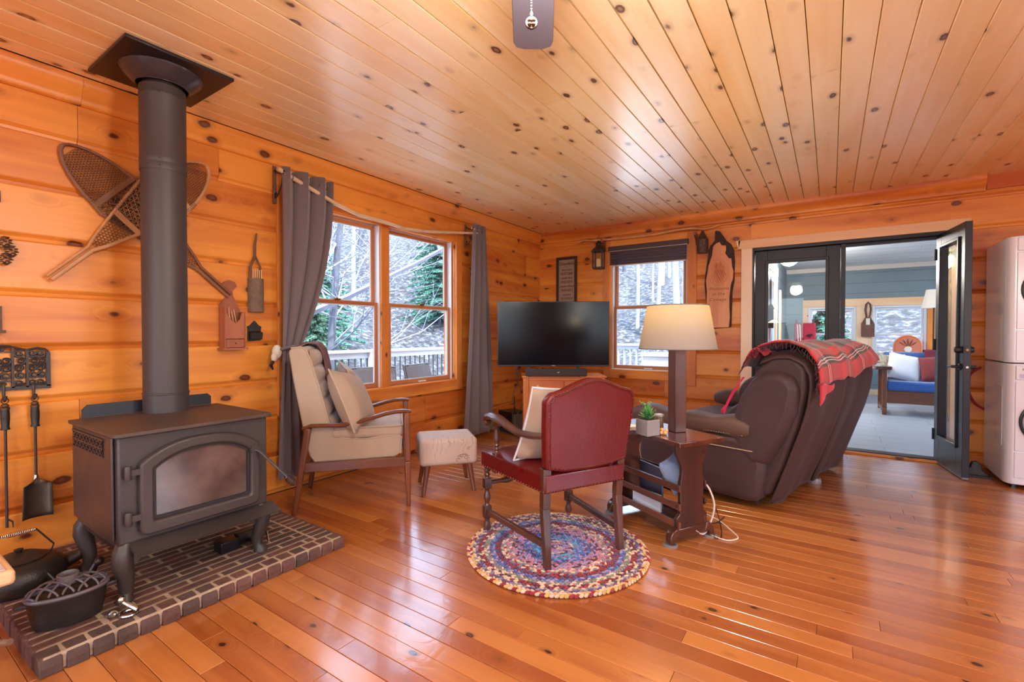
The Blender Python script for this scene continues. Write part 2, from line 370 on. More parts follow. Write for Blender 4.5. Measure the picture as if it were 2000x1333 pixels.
# log siding: courses with a shallow cove under each
def rects(u0, u1, v0, v1, holes):
    out = [(u0, u1, v0, v1)]
    for h in holes:
        nxt = []
        for a, b, c, d in out:
            if h[0] >= b or h[1] <= a or h[2] >= d or h[3] <= c: nxt.append((a, b, c, d)); continue
            if h[0] > a: nxt.append((a, h[0], c, d))
            if h[1] < b: nxt.append((h[1], b, c, d))
            ma, mb = max(a, h[0]), min(b, h[1])
            if h[3] < d: nxt.append((ma, mb, h[3], d))
            if h[2] > c: nxt.append((ma, mb, c, h[2]))
        out = nxt
    return [q for q in out if q[1] - q[0] > .004 and q[3] - q[2] > .004]
def course_wall(par, plane, face, out, u0, u1, seams, holes, mat, cuts, name='wall_plank', cove=.034, dep=.020, thick=.05):
    """plane 'YZ' (wall x=face) or 'XZ' (wall y=face); out=+1/-1 direction into the wall"""
    for k, (v0, v1) in enumerate(zip(seams[:-1], seams[1:])):
        us = [u0] + [c for c in cuts.get(k, [])] + [u1]
        for a, b in zip(us[:-1], us[1:]):
            for (p, q, c, d) in rects(a + .001, b - .001, v0, v1, holes):
                prof = []   # (depth, z)
                lo, hi = v0, v1
                pts = [(dep, lo), (dep * .9, lo + .004), (dep * .75, lo + .018), (0.002, lo + cove), (0, lo + cove + .006), (0, hi - .006), (.005, hi), (thick, hi), (thick, lo)]
                pts = [(e, min(max(z, c), d)) for e, z in pts]
                if c > lo + cove: pts = [(0, c), (0, d - .005 if d == hi else d), (.005 if d == hi else 0, d), (thick, d), (thick, c)]
                m = MB(); n = len(pts); vs = []
                for uu in (p, q):
                    for e, z in pts:
                        vs.append((face + out * e, uu, z) if plane == 'YZ' else (uu, face + out * e, z))
                m.add(vs, [(i, (i + 1) % n, (i + 1) % n + n, i + n) for i in range(n)] + [tuple(range(n - 1, -1, -1)), tuple(range(n, 2 * n))])
                m.build(name, mat, par)
SL = [0, .265, .535, .80, 1.065, 1.335, 1.607, 1.873, 2.14, 2.405, 2.48]
W1 = (1.94, 3.80, .655, 2.12)      # window 1 opening y0 y1 z0 z1
wl = struct('wall_left')
course_wall(wl, 'YZ', WX, -1, .05, WY, SL, [W1], pineY, {0: [2.6], 1: [3.35, 4.6], 2: [.78, 4.2], 3: [4.9], 4: [4.4], 5: [], 6: [], 7: [5.2], 8: [.79, 1.48, 3.2, 5.0], 9: [2.6]})
m = MB()
for a, b, c, d in rects(NY, WY, 0, CH, [W1]): m.bx(WX - .16, WX - .051, a, b, c, d)
m.bx(WX - .05, WX, NY, .05, 0, CH)
m.build('wall_core', pineY, wl)
SB = [0, .10, .375, .65, .925, 1.215, 1.49, 1.765, 2.04, 2.30, 2.48]
W2 = (-2.27, -1.34, .70, 2.21)
DR = (-.70, .86, 0, 2.05)
wf = struct('wall_back')
course_wall(wf, 'XZ', WY, 1, WX, RX, SB, [W2, DR], pineX, {1: [-1.1], 2: [-1.6], 3: [], 4: [1.9], 5: [-2.8], 6: [2.2], 7: [], 8: [1.35], 9: []})
m = MB()
for a, b, c, d in rects(WX - .16, RX + .1, 0, CH, [W2, DR]): m.bx(a, b, WY + .051, WY + .15, c, d)
m.build('wall_core', pineX, wf)
# unseen walls (kitchen end), window openings added to let daylight in
HR = [(-2.6, -.4, .9, 2.1), (1.2, 3.2, .9, 2.1)]
wr = struct('wall_right'); m = MB()
for a, b, c, d in rects(NY, WY + .1, 0, CH, HR): m.bx(RX, RX + .12, a, b, c, d)
m.build('wall_core', pineY, wr)
HN = [(-2.6, -.6, .25, 2.1), (.6, 2.8, .9, 2.1)]
wn = struct('wall_near'); m = MB()
for a, b, c, d in rects(WX - .16, RX + .12, 0, CH, HN): m.bx(a, b, NY - .12, NY, c, d)
m.build('wall_core', pineX, wn)
for i, (a, b, c, d) in enumerate(HR): portal('daylight_portal', (RX + .02, (a + b) / 2, (c + d) / 2), (0, R(90), 0), d - c, b - a)
for i, (a, b, c, d) in enumerate(HN): portal('daylight_portal', ((a + b) / 2, NY - .02, (c + d) / 2), (R(90), 0, 0), b - a, d - c)
portal('daylight_portal', (WX - .10, (W1[0] + W1[1]) / 2, (W1[2] + W1[3]) / 2), (0, R(-90), 0), W1[3] - W1[2], W1[1] - W1[0])
portal('daylight_portal', ((W2[0] + W2[1]) / 2, WY + .12, (W2[2] + W2[3]) / 2), (R(-90), 0, 0), W2[1] - W2[0], W2[3] - W2[2])

# crown mouldings
def crown(name, plane, face, s, u0, u1, mat):
    t = struct(name)
    prof = [(0, 2.345), (.014, 2.345), (.022, 2.352), (.022, 2.372), (.030, 2.385), (.052, 2.425), (.062, 2.440), (.066, 2.458), (.066, CH), (0, CH)]
    m = MB(); n = len(prof); vs = []
    for uu in (u0, u1):
        for e, z in prof: vs.append((face + s * e, uu, z) if plane == 'YZ' else (uu, face + s * e, z))
    m.add(vs, [(i, (i + 1) % n, (i + 1) % n + n, i + n) for i in range(n)] + [tuple(range(n - 1, -1, -1)), tuple(range(n, 2 * n))])
    m.build('crown_moulding', mat, t, smooth=True)
crown('trim_1', 'YZ', WX, 1, .05, .80, pineY); 
crown('trim_2', 'YZ', WX, 1, .801, WY, pineY)
crown('trim_3', 'XZ', WY, -1, WX, 1.075, pineX)
t = struct('trim_4'); MB().bx(1.08, RX, WY - .025, WY, 2.36, CH).build('plain_board', pineX, t)

# ---------------------------------------------------------------- window 1 (left wall, two double hung units)
w1 = struct('window_1', (WX, 2.87, .6))
y0, y1, z0, z1 = W1; x0 = WX
def YB(name, a, b, c, d, e0, e1, mat, par, bev=.002): return MB().bx(x0 + min(e0, e1), x0 + max(e0, e1), a, b, c, d).build(name, mat, par, bev=bev, seg=1)
YB('casing', y0 - .085, y0 + .005, z0 - .10, z1 + .09, 0.0, .022, pineZ, w1)
YB('casing', y1 - .005, y1 + .085, z0 - .10, z1 + .09, 0.0, .022, pineZ, w1)
YB('casing', y0 + .005, y1 - .005, z1 - .005, z1 + .09, 0.0, .021, pineY, w1)
YB('casing', y0 + .005, y1 - .005, z0 - .10, z0 + .005, 0.0, .021, pineY, w1)
m = MB()
for a, b, c, d in ((y0, y0 + .012, z0, z1), (y1 - .012, y1, z0, z1)): m.bx(x0 - .13, x0, a, b, c, d)
m.build('jamb', pineZ, w1)
m = MB().bx(x0 - .13, x0, y0, y1, z1 - .012, z1).bx(x0 - .13, x0, y0, y1, z0, z0 + .012); m.build('jamb', pineY, w1)
ym = 2.865
YB('mullion', ym - .045, ym + .045, z0 + .012, z1 - .012, -.12, -.012, pineZ, w1)
sashZ = wood('sash pine', 'Z', srgb(196, 130, 82), srgb(168, 98, 54), rough=.35, knots=0)
sashY = wood('sash pine y', 'Y', srgb(196, 130, 82), srgb(168, 98, 54), rough=.35, knots=0)
sashX = wood('sash pine x', 'X', srgb(196, 130, 82), srgb(168, 98, 54), rough=.35, knots=0)
def sash(par, plane, face, s, a, b, c, d, e, wd=.038, th=.032, mz=None, mh=None, lift=False):
    """one sash, frame in a plane; e = depth of its room face behind the wall face"""
    def BX(name, a, b, c, d, e0, e1, mat, pp, bev=.003):
        m = MB()
        if plane == 'YZ': m.bx(min(face + s * e0, face + s * e1), max(face + s * e0, face + s * e1), a, b, c, d)
        else: m.bx(a, b, min(face + s * e0, face + s * e1), max(face + s * e0, face + s * e1), c, d)
        return m.build(name, mat, pp, bev=bev, seg=1)
    fr = BX('sash_stile', a, a + wd, c, d, e, e + th, mz, par)
    BX('sash_stile', b - wd, b, c, d, e, e + th, mz, par)
    BX('sash_rail', a + wd, b - wd, c, c + wd, e, e + th, mh, par)
    BX('sash_rail', a + wd, b - wd, d - wd * .8, d, e, e + th, mh, par)
    BX('glass', a + wd, b - wd, c + wd, d - wd * .8, e + th * .5, e + th * .5 + .004, glassM, par, 0)
    # pale vinyl glazing strip
    m = MB(); g = .007
    A, B_, Cc, D = a + wd, b - wd, c + wd, d - wd * .8
    for q in ((A, A + g, Cc, D), (B_ - g, B_, Cc, D), (A, B_, Cc, Cc + g), (A, B_, D - g, D)):
        if plane == 'YZ': m.bx(min(face + s * (e + .006), face + s * (e + .013)), max(face + s * (e + .006), face + s * (e + .013)), *q)
        else: m.bx(q[0], q[1], min(face + s * (e + .006), face + s * (e + .013)), max(face + s * (e + .006), face + s * (e + .013)), q[2], q[3])
    m.build('glazing_strip', vinylM, par)
    if lift:
        mid = (a + b) / 2; m = MB()
        if plane == 'YZ': m.bx(face + s * e - .0, face + s * e + .018, mid - .05, mid + .05, c + .004, c + .016)
        else: m.bx(mid - .05, mid + .05, face + s * e - .018, face + s * e, c + .004, c + .016)
        m.build('sash_lift', whiteM, par, bev=.003)
zm = 1.405
for a, b in ((y0 + .02, ym - .045), (ym + .045, y1 - .02)):
    sash(w1, 'YZ', WX, -1, a + .028, b - .012, zm - .018, z1 - .02, .085, mz=sashZ, mh=sashY)
    sash(w1, 'YZ', WX, -1, a + .012, b - .004, z0 + .014, zm + .018, .050, mz=sashZ, mh=sashY, lift=True)
    YB('vinyl_track', a, a + .012, z0 + .012, z1 - .012, -.115, -.030, vinylM, w1)
    YB('vinyl_track', b - .012, b, z0 + .012, z1 - .012, -.115, -.030, vinylM, w1)
    mid = (a + b) / 2
    MB().bx(WX - .06, WX - .035, mid - .03, mid + .03, zm + .018, zm + .030).ball((WX - .045, mid, zm + .034), .009).build('sash_lock', brassM, w1, smooth=True)

# ---------------------------------------------------------------- window 2 (far wall)
w2 = struct('window_2', (-1.8, WY, .6)); a0, a1, c0, c1 = W2
def XB(name, a, b, c, d, e0, e1, mat, par, bev=.002): return MB().bx(a, b, WY + min(e0, e1), WY + max(e0, e1), c, d).build(name, mat, par, bev=bev, seg=1)
XB('casing', a0 - .085, a0 + .005, c0 - .10, c1 + .09, 0, -.022, pineZ, w2)
XB('casing', a1 - .005, a1 + .095, .55, c1 + .09, 0, -.022, pineZ, w2)
XB('casing', a0 + .005, a1 - .005, c1 - .005, c1 + .09, 0, -.021, pineX, w2)
XB('casing', a0 + .005, a1 - .005, c0 - .10, c0 + .005, 0, -.021, pineX, w2)
XB('jamb', a0, a0 + .012, c0, c1, 0, .13, pineZ, w2); XB('jamb', a1 - .012, a1, c0, c1, 0, .13, pineZ, w2)
XB('jamb', a0 + .012, a1 - .012, c1 - .012, c1, 0, .13, pineX, w2); XB('jamb', a0 + .012, a1 - .012, c0, c0 + .012, 0, .13, offW, w2)
XB('vinyl_track', a0 + .012, a0 + .026, c0, c1, .03, .12, vinylM, w2); XB('vinyl_track', a1 - .026, a1 - .012, c0, c1, .03, .12, vinylM, w2)
zm2 = 1.465
sash(w2, 'XZ', WY, 1, a0 + .03, a1 - .03, zm2 - .015, c1 - .02, .085, mz=sashZ, mh=sashX)
sash(w2, 'XZ', WY, 1, a0 + .02, a1 - .02, c0 + .014, zm2 + .018, .050, mz=sashZ, mh=sashX, lift=True)

# ---------------------------------------------------------------- double glazed doors
navy = plain('door paint', srgb(26, 24, 31), .42, spec=.35)
navy2 = plain('door leaf paint', srgb(26, 27, 36), .36, spec=.45)
dt = struct('trim_5', (0, WY, 0))
XB('casing', -.79, -.685, 0, 2.045, 0, -.022, paleZ, dt); XB('casing', .87, .96, 0, 2.045, 0, -.022, paleZ, dt)
XB('casing', -.82, .99, 2.045, 2.135, 0, -.024, paleX, dt)
MB().prism([(-.82, 2.045), (-.80, 2.135), (-.845, 2.135)], WY - .024, WY, 'XZ').build('casing_return', paleX, dt)
th = struct('trim_6', (0, WY, 0))
MB().bx(-.69, .86, WY - .03, WY + .02, 0, .018).build('floor_trim', pineX, th, bev=.004)
MB().bx(-.69, .86, WY + .02, WY + .15, -.01, .024).build('threshold', plain('bronze sill', srgb(40, 32, 30), .4, metal=.4), th, bev=.003)
dl = struct('door_1', (-.3, WY, 0))
def frame_door(par, a, b, c, d, e0, e1, st, top, bot, mat, gl=True, name='stile'):
    XB('door_stile', a, a + st, c, d, e0, e1, mat, par); XB('door_stile', b - st, b, c, d, e0, e1, mat, par)
    XB('door_rail', a + st, b - st, d - top, d, e0, e1, mat, par); XB('door_rail', a + st, b - st, c, c + bot, e0, e1, mat, par)
    A, B_, Cc, D = a + st, b - st, c + bot, d - top
    m = MB(); g = .022
    for q in ((A - g, A + .006, Cc - g, D + g), (B_ - .006, B_ + g, Cc - g, D + g)): m.bx(q[0], q[1], WY + e0 - .010, WY + e1 + .010, q[2], q[3])
    for q in ((A, B_, Cc - g, Cc + .006), (A, B_, D - .006, D + g)): m.bx(q[0], q[1], WY + e0 - .010, WY + e1 + .010, q[2], q[3])
    m.build('glazing_bead', mat, par, bev=.004)
    XB('glass', A, B_, Cc, D, (e0 + e1) / 2 - .003, (e0 + e1) / 2 + .003, glassM, par, 0)
XB('door_frame', -.69, -.668, .02, 2.05, .0, .14, navy, dl); XB('door_frame', .838, .86, .02, 2.05, .0, .14, navy, dl)
XB('door_frame', -.668, .838, 2.015, 2.05, .0, .14, navy, dl)
XB('door_frame', -.668, .838, 1.99, 2.014, .055, .12, navy, dl)
frame_door(dl, -.664, .078, .026, 2.012, .045, .090, .115, .125, .23, navy)
XB('centre_post', .080, .118, .024, 2.014, .02, .11, navy, dl)
# open leaf: local frame then turned about its hinge
LF = .60
hx, hy = .800, WY + .055; ang = math.atan2(-.60, .085)
dr = thing('door_2', 'tall open glazed door leaf painted near black, turned into the room', 'door', (hx, hy, 0), ang); del dr['label']; del dr['category']; dr['kind'] = 'structure'
def LB(name, a, b, c, d, mat, e0=-.0225, e1=.0225, bev=.002): return MB().bx(a, b, e0, e1, c, d).build(name, mat, dr, bev=bev, seg=1)
LB('door_stile', 0, .11, .02, 2.02, navy2); LB('door_stile', LF - .115, LF, .02, 2.02, navy2)
LB('door_rail', .11, LF - .115, 1.90, 2.02, navy2); LB('door_rail', .11, LF - .115, .02, .25, navy2)
m = MB()
for q in ((.09, .118, .23, 1.92), (LF - .123, LF - .095, .23, 1.92), (.09, LF - .095, .23, .258), (.09, LF - .095, 1.892, 1.92)): m.bx(q[0], q[1], -.034, .034, q[2], q[3])
m.build('glazing_bead', navy2, dr, bev=.005)
LB('glass', .118, LF - .123, .258, 1.892, glassM, -.003, .003, 0)
for sd in (-1, 1):
    MB().lathe([(.027, 0), (.027, .02), (.022, .034), (.016, .036)], (LF - .058, sd * .0225, 1.02), 18, (0, sd, 0)).build('deadbolt', blackM, dr, smooth=True)
    h = MB().lathe([(.027, 0), (.027, .008), (.012, .012), (.011, .05)], (LF - .058, sd * .0225, .885), 18, (0, sd, 0)); h.build('handle_rose', blackM, dr, smooth=True)
    MB().tube([(LF - .058, sd * .068, .885), (LF - .10, sd * .070, .886), (LF - .15, sd * .068, .882), (LF - .165, sd * .066, .876)], [.010, .009, .0075, .006], 8).build('lever_handle', blackM, dr, smooth=True)
MB().bx(LF - .0005, LF + .002, -.013, .013, .985, 1.055).build('latch_plate', blackM, dr)
MB().lathe([(.009, 0), (.009, .004)], (LF + .001, 0, 1.02), 12, (1, 0, 0)).build('latch', brassM, dr, smooth=True)
MB().lathe([(.009, 0), (.009, .006)], (LF, 0, .885), 12, (1, 0, 0)).build('latch', steelM, dr, smooth=True)
MB().bx(.0, LF, -.020, .020, .006, .02).build('door_sweep', plain('rubber sweep', srgb(120, 116, 120), .5), dr)
for z in (.25, 1.05, 1.85):
    MB().lathe([(.008, -.05), (.008, .05)], (-.008, -.026, z), 10).build('hinge', blackM, dr, smooth=True)
# ================================================================== OUTDOORS
snowy = plain('leaf litter with snow', srgb(176, 166, 160), .9)
def litter():
    m = MATS['leaf litter with snow']; nt = m.node_tree; b = nt.nodes['Principled BSDF']; L = nt.links.new
    tc = node(nt, 'ShaderNodeTexCoord')
    mp = node(nt, 'ShaderNodeMapping'); mp.inputs['Scale'].default_value = (2.4, 2.4, 2.4); L(tc.outputs['Object'], mp.inputs[0])
    n1 = node(nt, 'ShaderNodeTexNoise', i_Scale=2.2, i_Detail=8.0, i_Roughness=.7); L(mp.outputs[0], n1.inputs['Vector'])
    cr = node(nt, 'ShaderNodeValToRGB'); e = cr.color_ramp.elements
    e[0].position = .36; e[0].color = srgb(18, 20, 26); e[1].position = .66; e[1].color = srgb(126, 136, 160)
    q = e.new(.47); q.color = srgb(44, 44, 48); q = e.new(.55); q.color = srgb(62, 66, 78)
    L(n1.outputs['Fac'], cr.inputs[0]); L(cr.outputs[0], b.inputs['Base Color'])
litter()
def ground_h(x, y):
    h = -.55
    h += max(0, y - 12.5) * .34 + max(0, -x - 10) * .36
    h += .35 * noise.noise(Vector((x * .25, y * .25, 0)))
    return min(h, 14)
gr = struct('ground')
m = MB(); m.grid(lambda u, v: ((u * 110 - 70), (v * 90 - 25), ground_h(u * 110 - 70, v * 90 - 25)), 90, 76); m.build('forest_floor', snowy, gr, smooth=True)

trunkM = plain('tree bark', srgb(74, 76, 86), .9, bump=.5, bscale=12, var=.3, vscale=5)
paleB = plain('pale bark', srgb(150, 148, 150), .8, var=.2, vscale=6)
twigM = plain('twig bark', srgb(130, 134, 150), .85, var=.2)
greenM = plain('spruce green', srgb(66, 112, 98), .8, var=.35, vscale=3)
green2 = plain('young pine green', srgb(92, 126, 104), .8, var=.3, vscale=3)
def limb(m, p, d, r, ln, depth, rr, n=4):
    pts = [p]; q = Vector(p); dd = Vector(d).normalized(); k = 3
    for i in range(k):
        dd = (dd + Vector((rr.uniform(-.22, .22), rr.uniform(-.22, .22), rr.uniform(-.08, .2)))).normalized(); q = q + dd * ln / k; pts.append(q.copy())
    m.tube(pts, [r * (1 - .75 * i / k) for i in range(k + 1)], n if depth > 0 else 3, cap=False)
    if depth > 0:
        for i in range(rr.randint(4, 6)):
            t = rr.uniform(.2, 1.0); a = min(int(t * k), k - 1); s = pts[a].lerp(pts[a + 1], t * k - a)
            v = Vector((rr.uniform(-1, 1), rr.uniform(-1, 1), rr.uniform(-.2, .9))).normalized()
            limb(m, s, (dd * .6 + v).normalized(), r * .38, ln * rr.uniform(.35, .6), depth - 1, rr, 3)
def bare_tree(x, y, h, r, label, seed, mat=None, nb=14, dep=1, low=.15, group=None, bl=.30):
    rr = random.Random(seed); z = ground_h(x, y) - .1
    t = thing('bare_tree', label, 'tree', (x, y, z), group=group)
    m = MB(); pts = []; q = Vector((x, y, z)); d = Vector((rr.uniform(-.05, .05), rr.uniform(-.05, .05), 1))
    for i in range(7): pts.append(q.copy()); q = q + d * h / 6; d += Vector((rr.uniform(-.04, .04), rr.uniform(-.04, .04), 0))
    m.tube(pts, [r * (1 - .8 * i / 6) for i in range(7)], 8, cap=False); m.build('trunk', mat or trunkM, t, smooth=True)
    m = MB()
    for i in range(nb):
        tt = low + (1 - low) * rr.random(); a = min(int(tt * 6), 5); s = pts[a].lerp(pts[a + 1], tt * 6 - a); an = rr.uniform(0, 6.283)
        limb(m, s, (math.cos(an), math.sin(an), rr.uniform(.1, .9)), r * .30 * (1.1 - tt), h * bl * (1.15 - tt), dep, rr)
    m.build('branches', twigM, t, stuff=True)
def evergreen(x, y, h, w_, label, seed, mat=None, group=None, base=.3):
    rr = random.Random(seed); z = ground_h(x, y) - .1
    t = thing('evergreen_tree', label, 'tree', (x, y, z), group=group)
    MB().tube([(x, y, z), (x, y, z + h * .97)], [w_ * .05, .02], 7).build('trunk', trunkM, t, smooth=True)
    m = MB(); n = int(h * 34)
    for i in range(n):
        tt = i / n; zz = z + base + (h - base) * tt; R_ = w_ * (1 - tt) ** .8 * rr.uniform(.75, 1.05) + .08; an = i * 2.4 + rr.uniform(-.3, .3)
        dx, dy = math.cos(an), math.sin(an); 
        for j in range(9):
            s = (j + rr.random()) / 9.5; c = Vector((x + dx * R_ * s, y + dy * R_ * s, zz - R_ * .22 * s + .05)); hw = R_ * .24 * (1.15 - s) + .05
            for sd in (-1, 1):
                a = rr.uniform(.5, 1.1) * sd; ex, ey = math.cos(an + a), math.sin(an + a); l = hw * rr.uniform(.8, 1.3); th = .018 + .03 * rr.random()
                e = c + Vector((ex * l, ey * l, -l * .15 + rr.uniform(-.05, .05)))
                m.add([c + Vector((-dy * th, dx * th, th)), c - Vector((-dy * th, dx * th, th)), e], [(0, 1, 2)])
                m.add([c + Vector((0, 0, th * 1.6)), c - Vector((0, 0, th * 1.6)), e + Vector((0, 0, -.03))], [(0, 1, 2)])
    m.build('needles', mat or greenM, t, stuff=True, normals=False)
# left side, through the big window
bare_tree(-7.6, 4.35, 13, .23, 'thick grey trunk close behind the deck railing', 3, nb=22, low=.08, dep=2)
bare_tree(-9.5, 6.6, 11, .10, 'slender bare tree right of the thick trunk beyond the deck', 5, nb=20, low=.1, dep=2)
evergreen(-13.5, 9.0, 3.6, 1.6, 'small spruce low behind the railing in the left pane of the big window', 11)
evergreen(-13.5, 14.6, 6.2, 1.9, 'taller dark spruce at the right of the big window', 12)
evergreen(-10.5, 6.9, 2.6, 1.2, 'bushy young pine just beyond the deck posts', 13, green2)
rb = random.Random(21)
for i in range(26):
    a = rb.uniform(.0, 1.0); x = -13 - rb.random() * 20; y = .6 * -x * rb.uniform(.3, 1.75) 
    bare_tree(x, y, rb.uniform(9, 16), rb.uniform(.06, .13), 'thin bare tree in the woods beyond the big window', 100 + i, rb.choice([trunkM, paleB, twigM]), nb=20, dep=2 if i < 14 else 1, group='woods beyond the big window', bl=.34)
# ahead, behind the far window and the sun room: a wooded bank
for i in range(34):
    y = 13.5 + rb.random() * 17; x = rb.uniform(-.52, -.16) * y if i < 22 else rb.uniform(-.05, .30) * y
    if y < 17 and x > -2.5: y += 5
    bare_tree(x, y, rb.uniform(8, 13), rb.uniform(.05, .14), 'tall bare trunk on the bank behind the house', 200 + i, rb.choice([trunkM, paleB, paleB]), nb=9, dep=1, group='trunks on the bank behind the house', bl=.25)
evergreen(-.2, 14.6, 2.6, 1.0, 'dark spruce outside the left sunroom window', 31)

# deck rail outside the big window
deckM = plain('grey deck boards', srgb(214, 214, 216), .7, var=.06)
dk = struct('deck')
for i in range(20): MB().bx(-6.9 + i * .147 + .8, -6.9 + (i + 1) * .147 + .794, -1, 14.5, -.17, -.13).build('deck_board', deckM, dk)
for i in range(24): MB().bx(-6.1, -.95, 5.8 + i * .147, 5.8 + (i + 1) * .147 - .006, -.165, -.128).build('deck_board', deckM, dk)
RXW = -6.05
whiteR = plain('rail paint', srgb(150, 152, 158), .5)
rl = thing('deck_railing', 'white deck railing with thin black balusters outside the big window', 'railing', (RXW, 5, -.13))
MB().bx(RXW - .07, RXW + .07, -.6, 9.3, .85, .89).build('top_rail', whiteR, rl, bev=.006)
MB().bx(RXW - .02, RXW + .02, -.6, 9.3, .76, .85).build('sub_rail', whiteR, rl)
MB().bx(RXW - .03, RXW + .03, -.6, 9.3, -.04, .02).build('bottom_rail', whiteR, rl)
for yy in (-.4, 1.45, 3.3, 4.95, 6.85, 8.8): MB().bx(RXW - .065, RXW + .065, yy - .065, yy + .065, -.13, .85).build('post', whiteR, rl)
yy = 2.0
while yy < 9.3:
    MB().bx(RXW - .008, RXW + .008, yy - .008, yy + .008, .02, .765).build('baluster', blackM, rl); yy += .115
# rail behind the far window
RYW = 9.2
r2 = thing('deck_railing', 'pale grey wooden deck railing outside the small far window', 'railing', (-3, RYW, -.13))
grey = plain('weathered white rail', srgb(132, 138, 148), .7)
MB().bx(-6.0, -1.2, RYW - .06, RYW + .06, .90, .94).build('top_rail', grey, r2); MB().bx(-6.0, -1.2, RYW - .02, RYW + .02, .83, .90).build('sub_rail', grey, r2)
MB().bx(-6.0, -1.2, RYW - .03, RYW + .03, .0, .06).build('bottom_rail', grey, r2)
x = -4.6
while x < -1.3: MB().bx(x, x + .035, RYW - .018, RYW + .018, .06, .84).build('baluster', grey, r2); x += .125
# bin, feeder and wicker chairs on the deck
MB().bx(-2.75, -2.2, 8.2, 8.75, -.13, .74).bx(-2.78, -2.17, 8.17, 8.78, .74, .80).build('deck_box', whiteR, None, bev=.01)
tag(bpy.data.objects['deck_box'], 'white storage box on the deck outside the small far window', 'box')
wick = plain('dark wicker', srgb(40, 32, 36), .7, bump=.8, bscale=90, var=.25, vscale=60)
def wicker(x, y, rz, label):
    t = thing('wicker_chair', label, 'chair', (x, y, -.13), rz)
    m = MB().bx(-.30, .30, -.29, .29, .30, .42); m.build('seat', wick, t, bev=.01)
    bk = MB(); bk.grid(lambda u, v: (-.30 + .6 * u, .27 + .10 * v - .03 * math.sin(math.pi * u), .42 + .38 * v), 6, 6); b = bk.build('backrest', wick, t, solid=.03)
    for k in range(11): MB().tube([(-.30, .29 + .10 * k / 10, .44 + .036 * k), (0, .24 + .10 * k / 10, .44 + .036 * k), (.30, .29 + .10 * k / 10, .44 + .036 * k)], .009, 5).build('weave', wick, b)
    MB().tube([(-.31, .28, .42), (-.31, .385, .81), (.31, .385, .81), (.31, .28, .42)], .02, 6).build('frame', blackM, t)
    for sx in (-1, 1):
        MB().tube([(sx * .31, .3, .62), (sx * .33, -.28, .62), (sx * .33, -.28, .0)], .02, 6).build('arm', blackM, t)
        MB().bar((sx * .29, .28, 0), (sx * .29, .28, .35), .035).build('leg', blackM, t)
wicker(-4.78, 4.05, R(65), 'dark wicker deck chair showing in the left pane of the big window')
wicker(-4.75, 5.10, R(100), 'dark wicker deck chair showing in the right pane of the big window')
t = thing('bird_feeder', 'small pinkish dish feeder hanging near the deck railing', 'feeder', (-5.2, 6.45, .5))
MB().lathe([(.02, .0), (.10, .03), (.14, .07), (.145, .08)], (-5.2, 6.45, .50), 16).build('dish', plain('clay dish', srgb(196, 140, 124), .6), t, smooth=True)
MB().tube([(-5.2, 6.45, .55), (-5.2, 6.45, .80)], .004, 5).build('wire', blackM, t); MB().tube([(-5.2, 6.45, .80), (-5.6, 6.6, .84), (-6.0, 6.85, .82)], .006, 5).build('arm', blackM, t)
MB().lathe([(.015, -.62), (.015, .0)], (-5.2, 6.45, .49), 8).build('stake', blackM, t)
# ================================================================== HEARTH AND STOVE
HT = .062
brickM = plain('brick', srgb(94, 64, 56), .8, bump=.5, bscale=70, var=.28, vscale=9)
brick2 = plain('sooty brick', srgb(78, 60, 54), .85, bump=.5, bscale=70, var=.3, vscale=7)
mortM = plain('mortar', srgb(168, 148, 126), .95, bump=.6, bscale=90, var=.18, vscale=14)
HX0, HX1, HY0, HY1 = WX + .02, -2.155, .395, 1.585
he = thing('brick_hearth', 'low brick hearth slab with worn mortar under the wood stove', 'hearth', (-2.75, 1, 0))
MB().bx(HX0, HX1 - .012, HY0 + .012, HY1 - .012, 0, HT - .0025).build('mortar_bed', mortM, he, bev=.008)
def brick(x0, x1, y0, y1, z0, z1, mat=None, ro=.006):
    m = MB(); j = lambda: rnd.uniform(-.0012, .0012); e = .005
    x0 += j(); x1 += j(); y0 += j(); y1 += j(); z1 += j() * .8
    m.add([(x0, y0, z0), (x1, y0, z0), (x1, y1, z0), (x0, y1, z0), (x0, y0, z1 - e), (x1, y0, z1 - e), (x1, y1, z1 - e), (x0, y1, z1 - e), (x0 + e, y0 + e, z1), (x1 - e, y0 + e, z1), (x1 - e, y1 - e, z1), (x0 + e, y1 - e, z1)],
          [(0, 1, 5, 4), (1, 2, 6, 5), (2, 3, 7, 6), (3, 0, 4, 7), (4, 5, 9, 8), (5, 6, 10, 9), (6, 7, 11, 10), (7, 4, 8, 11), (8, 9, 10, 11), (3, 2, 1, 0)])
    return m.build('brick', mat or rnd.choice([brickM, brickM, brick2]), he)
# rounded edge course along the room side (bricks laid across)
n = 17; st = (HY1 - HY0) / n
for i in range(n):
    a = HY0 + i * st + .005; b = a + st - .010
    prof = [(HX1 - .075, 0.0), (HX1, 0), (HX1 + .001, .030), (HX1 - .006, .048), (HX1 - .020, .060), (HX1 - .075, HT + .001)]
    m = MB(); m.prism([(x + rnd.uniform(-.001, .001), z) for x, z in prof], a, b, 'XZ'); m.build('edge_brick', rnd.choice([brickM, brickM, brick2]), he, bev=.003, seg=1)
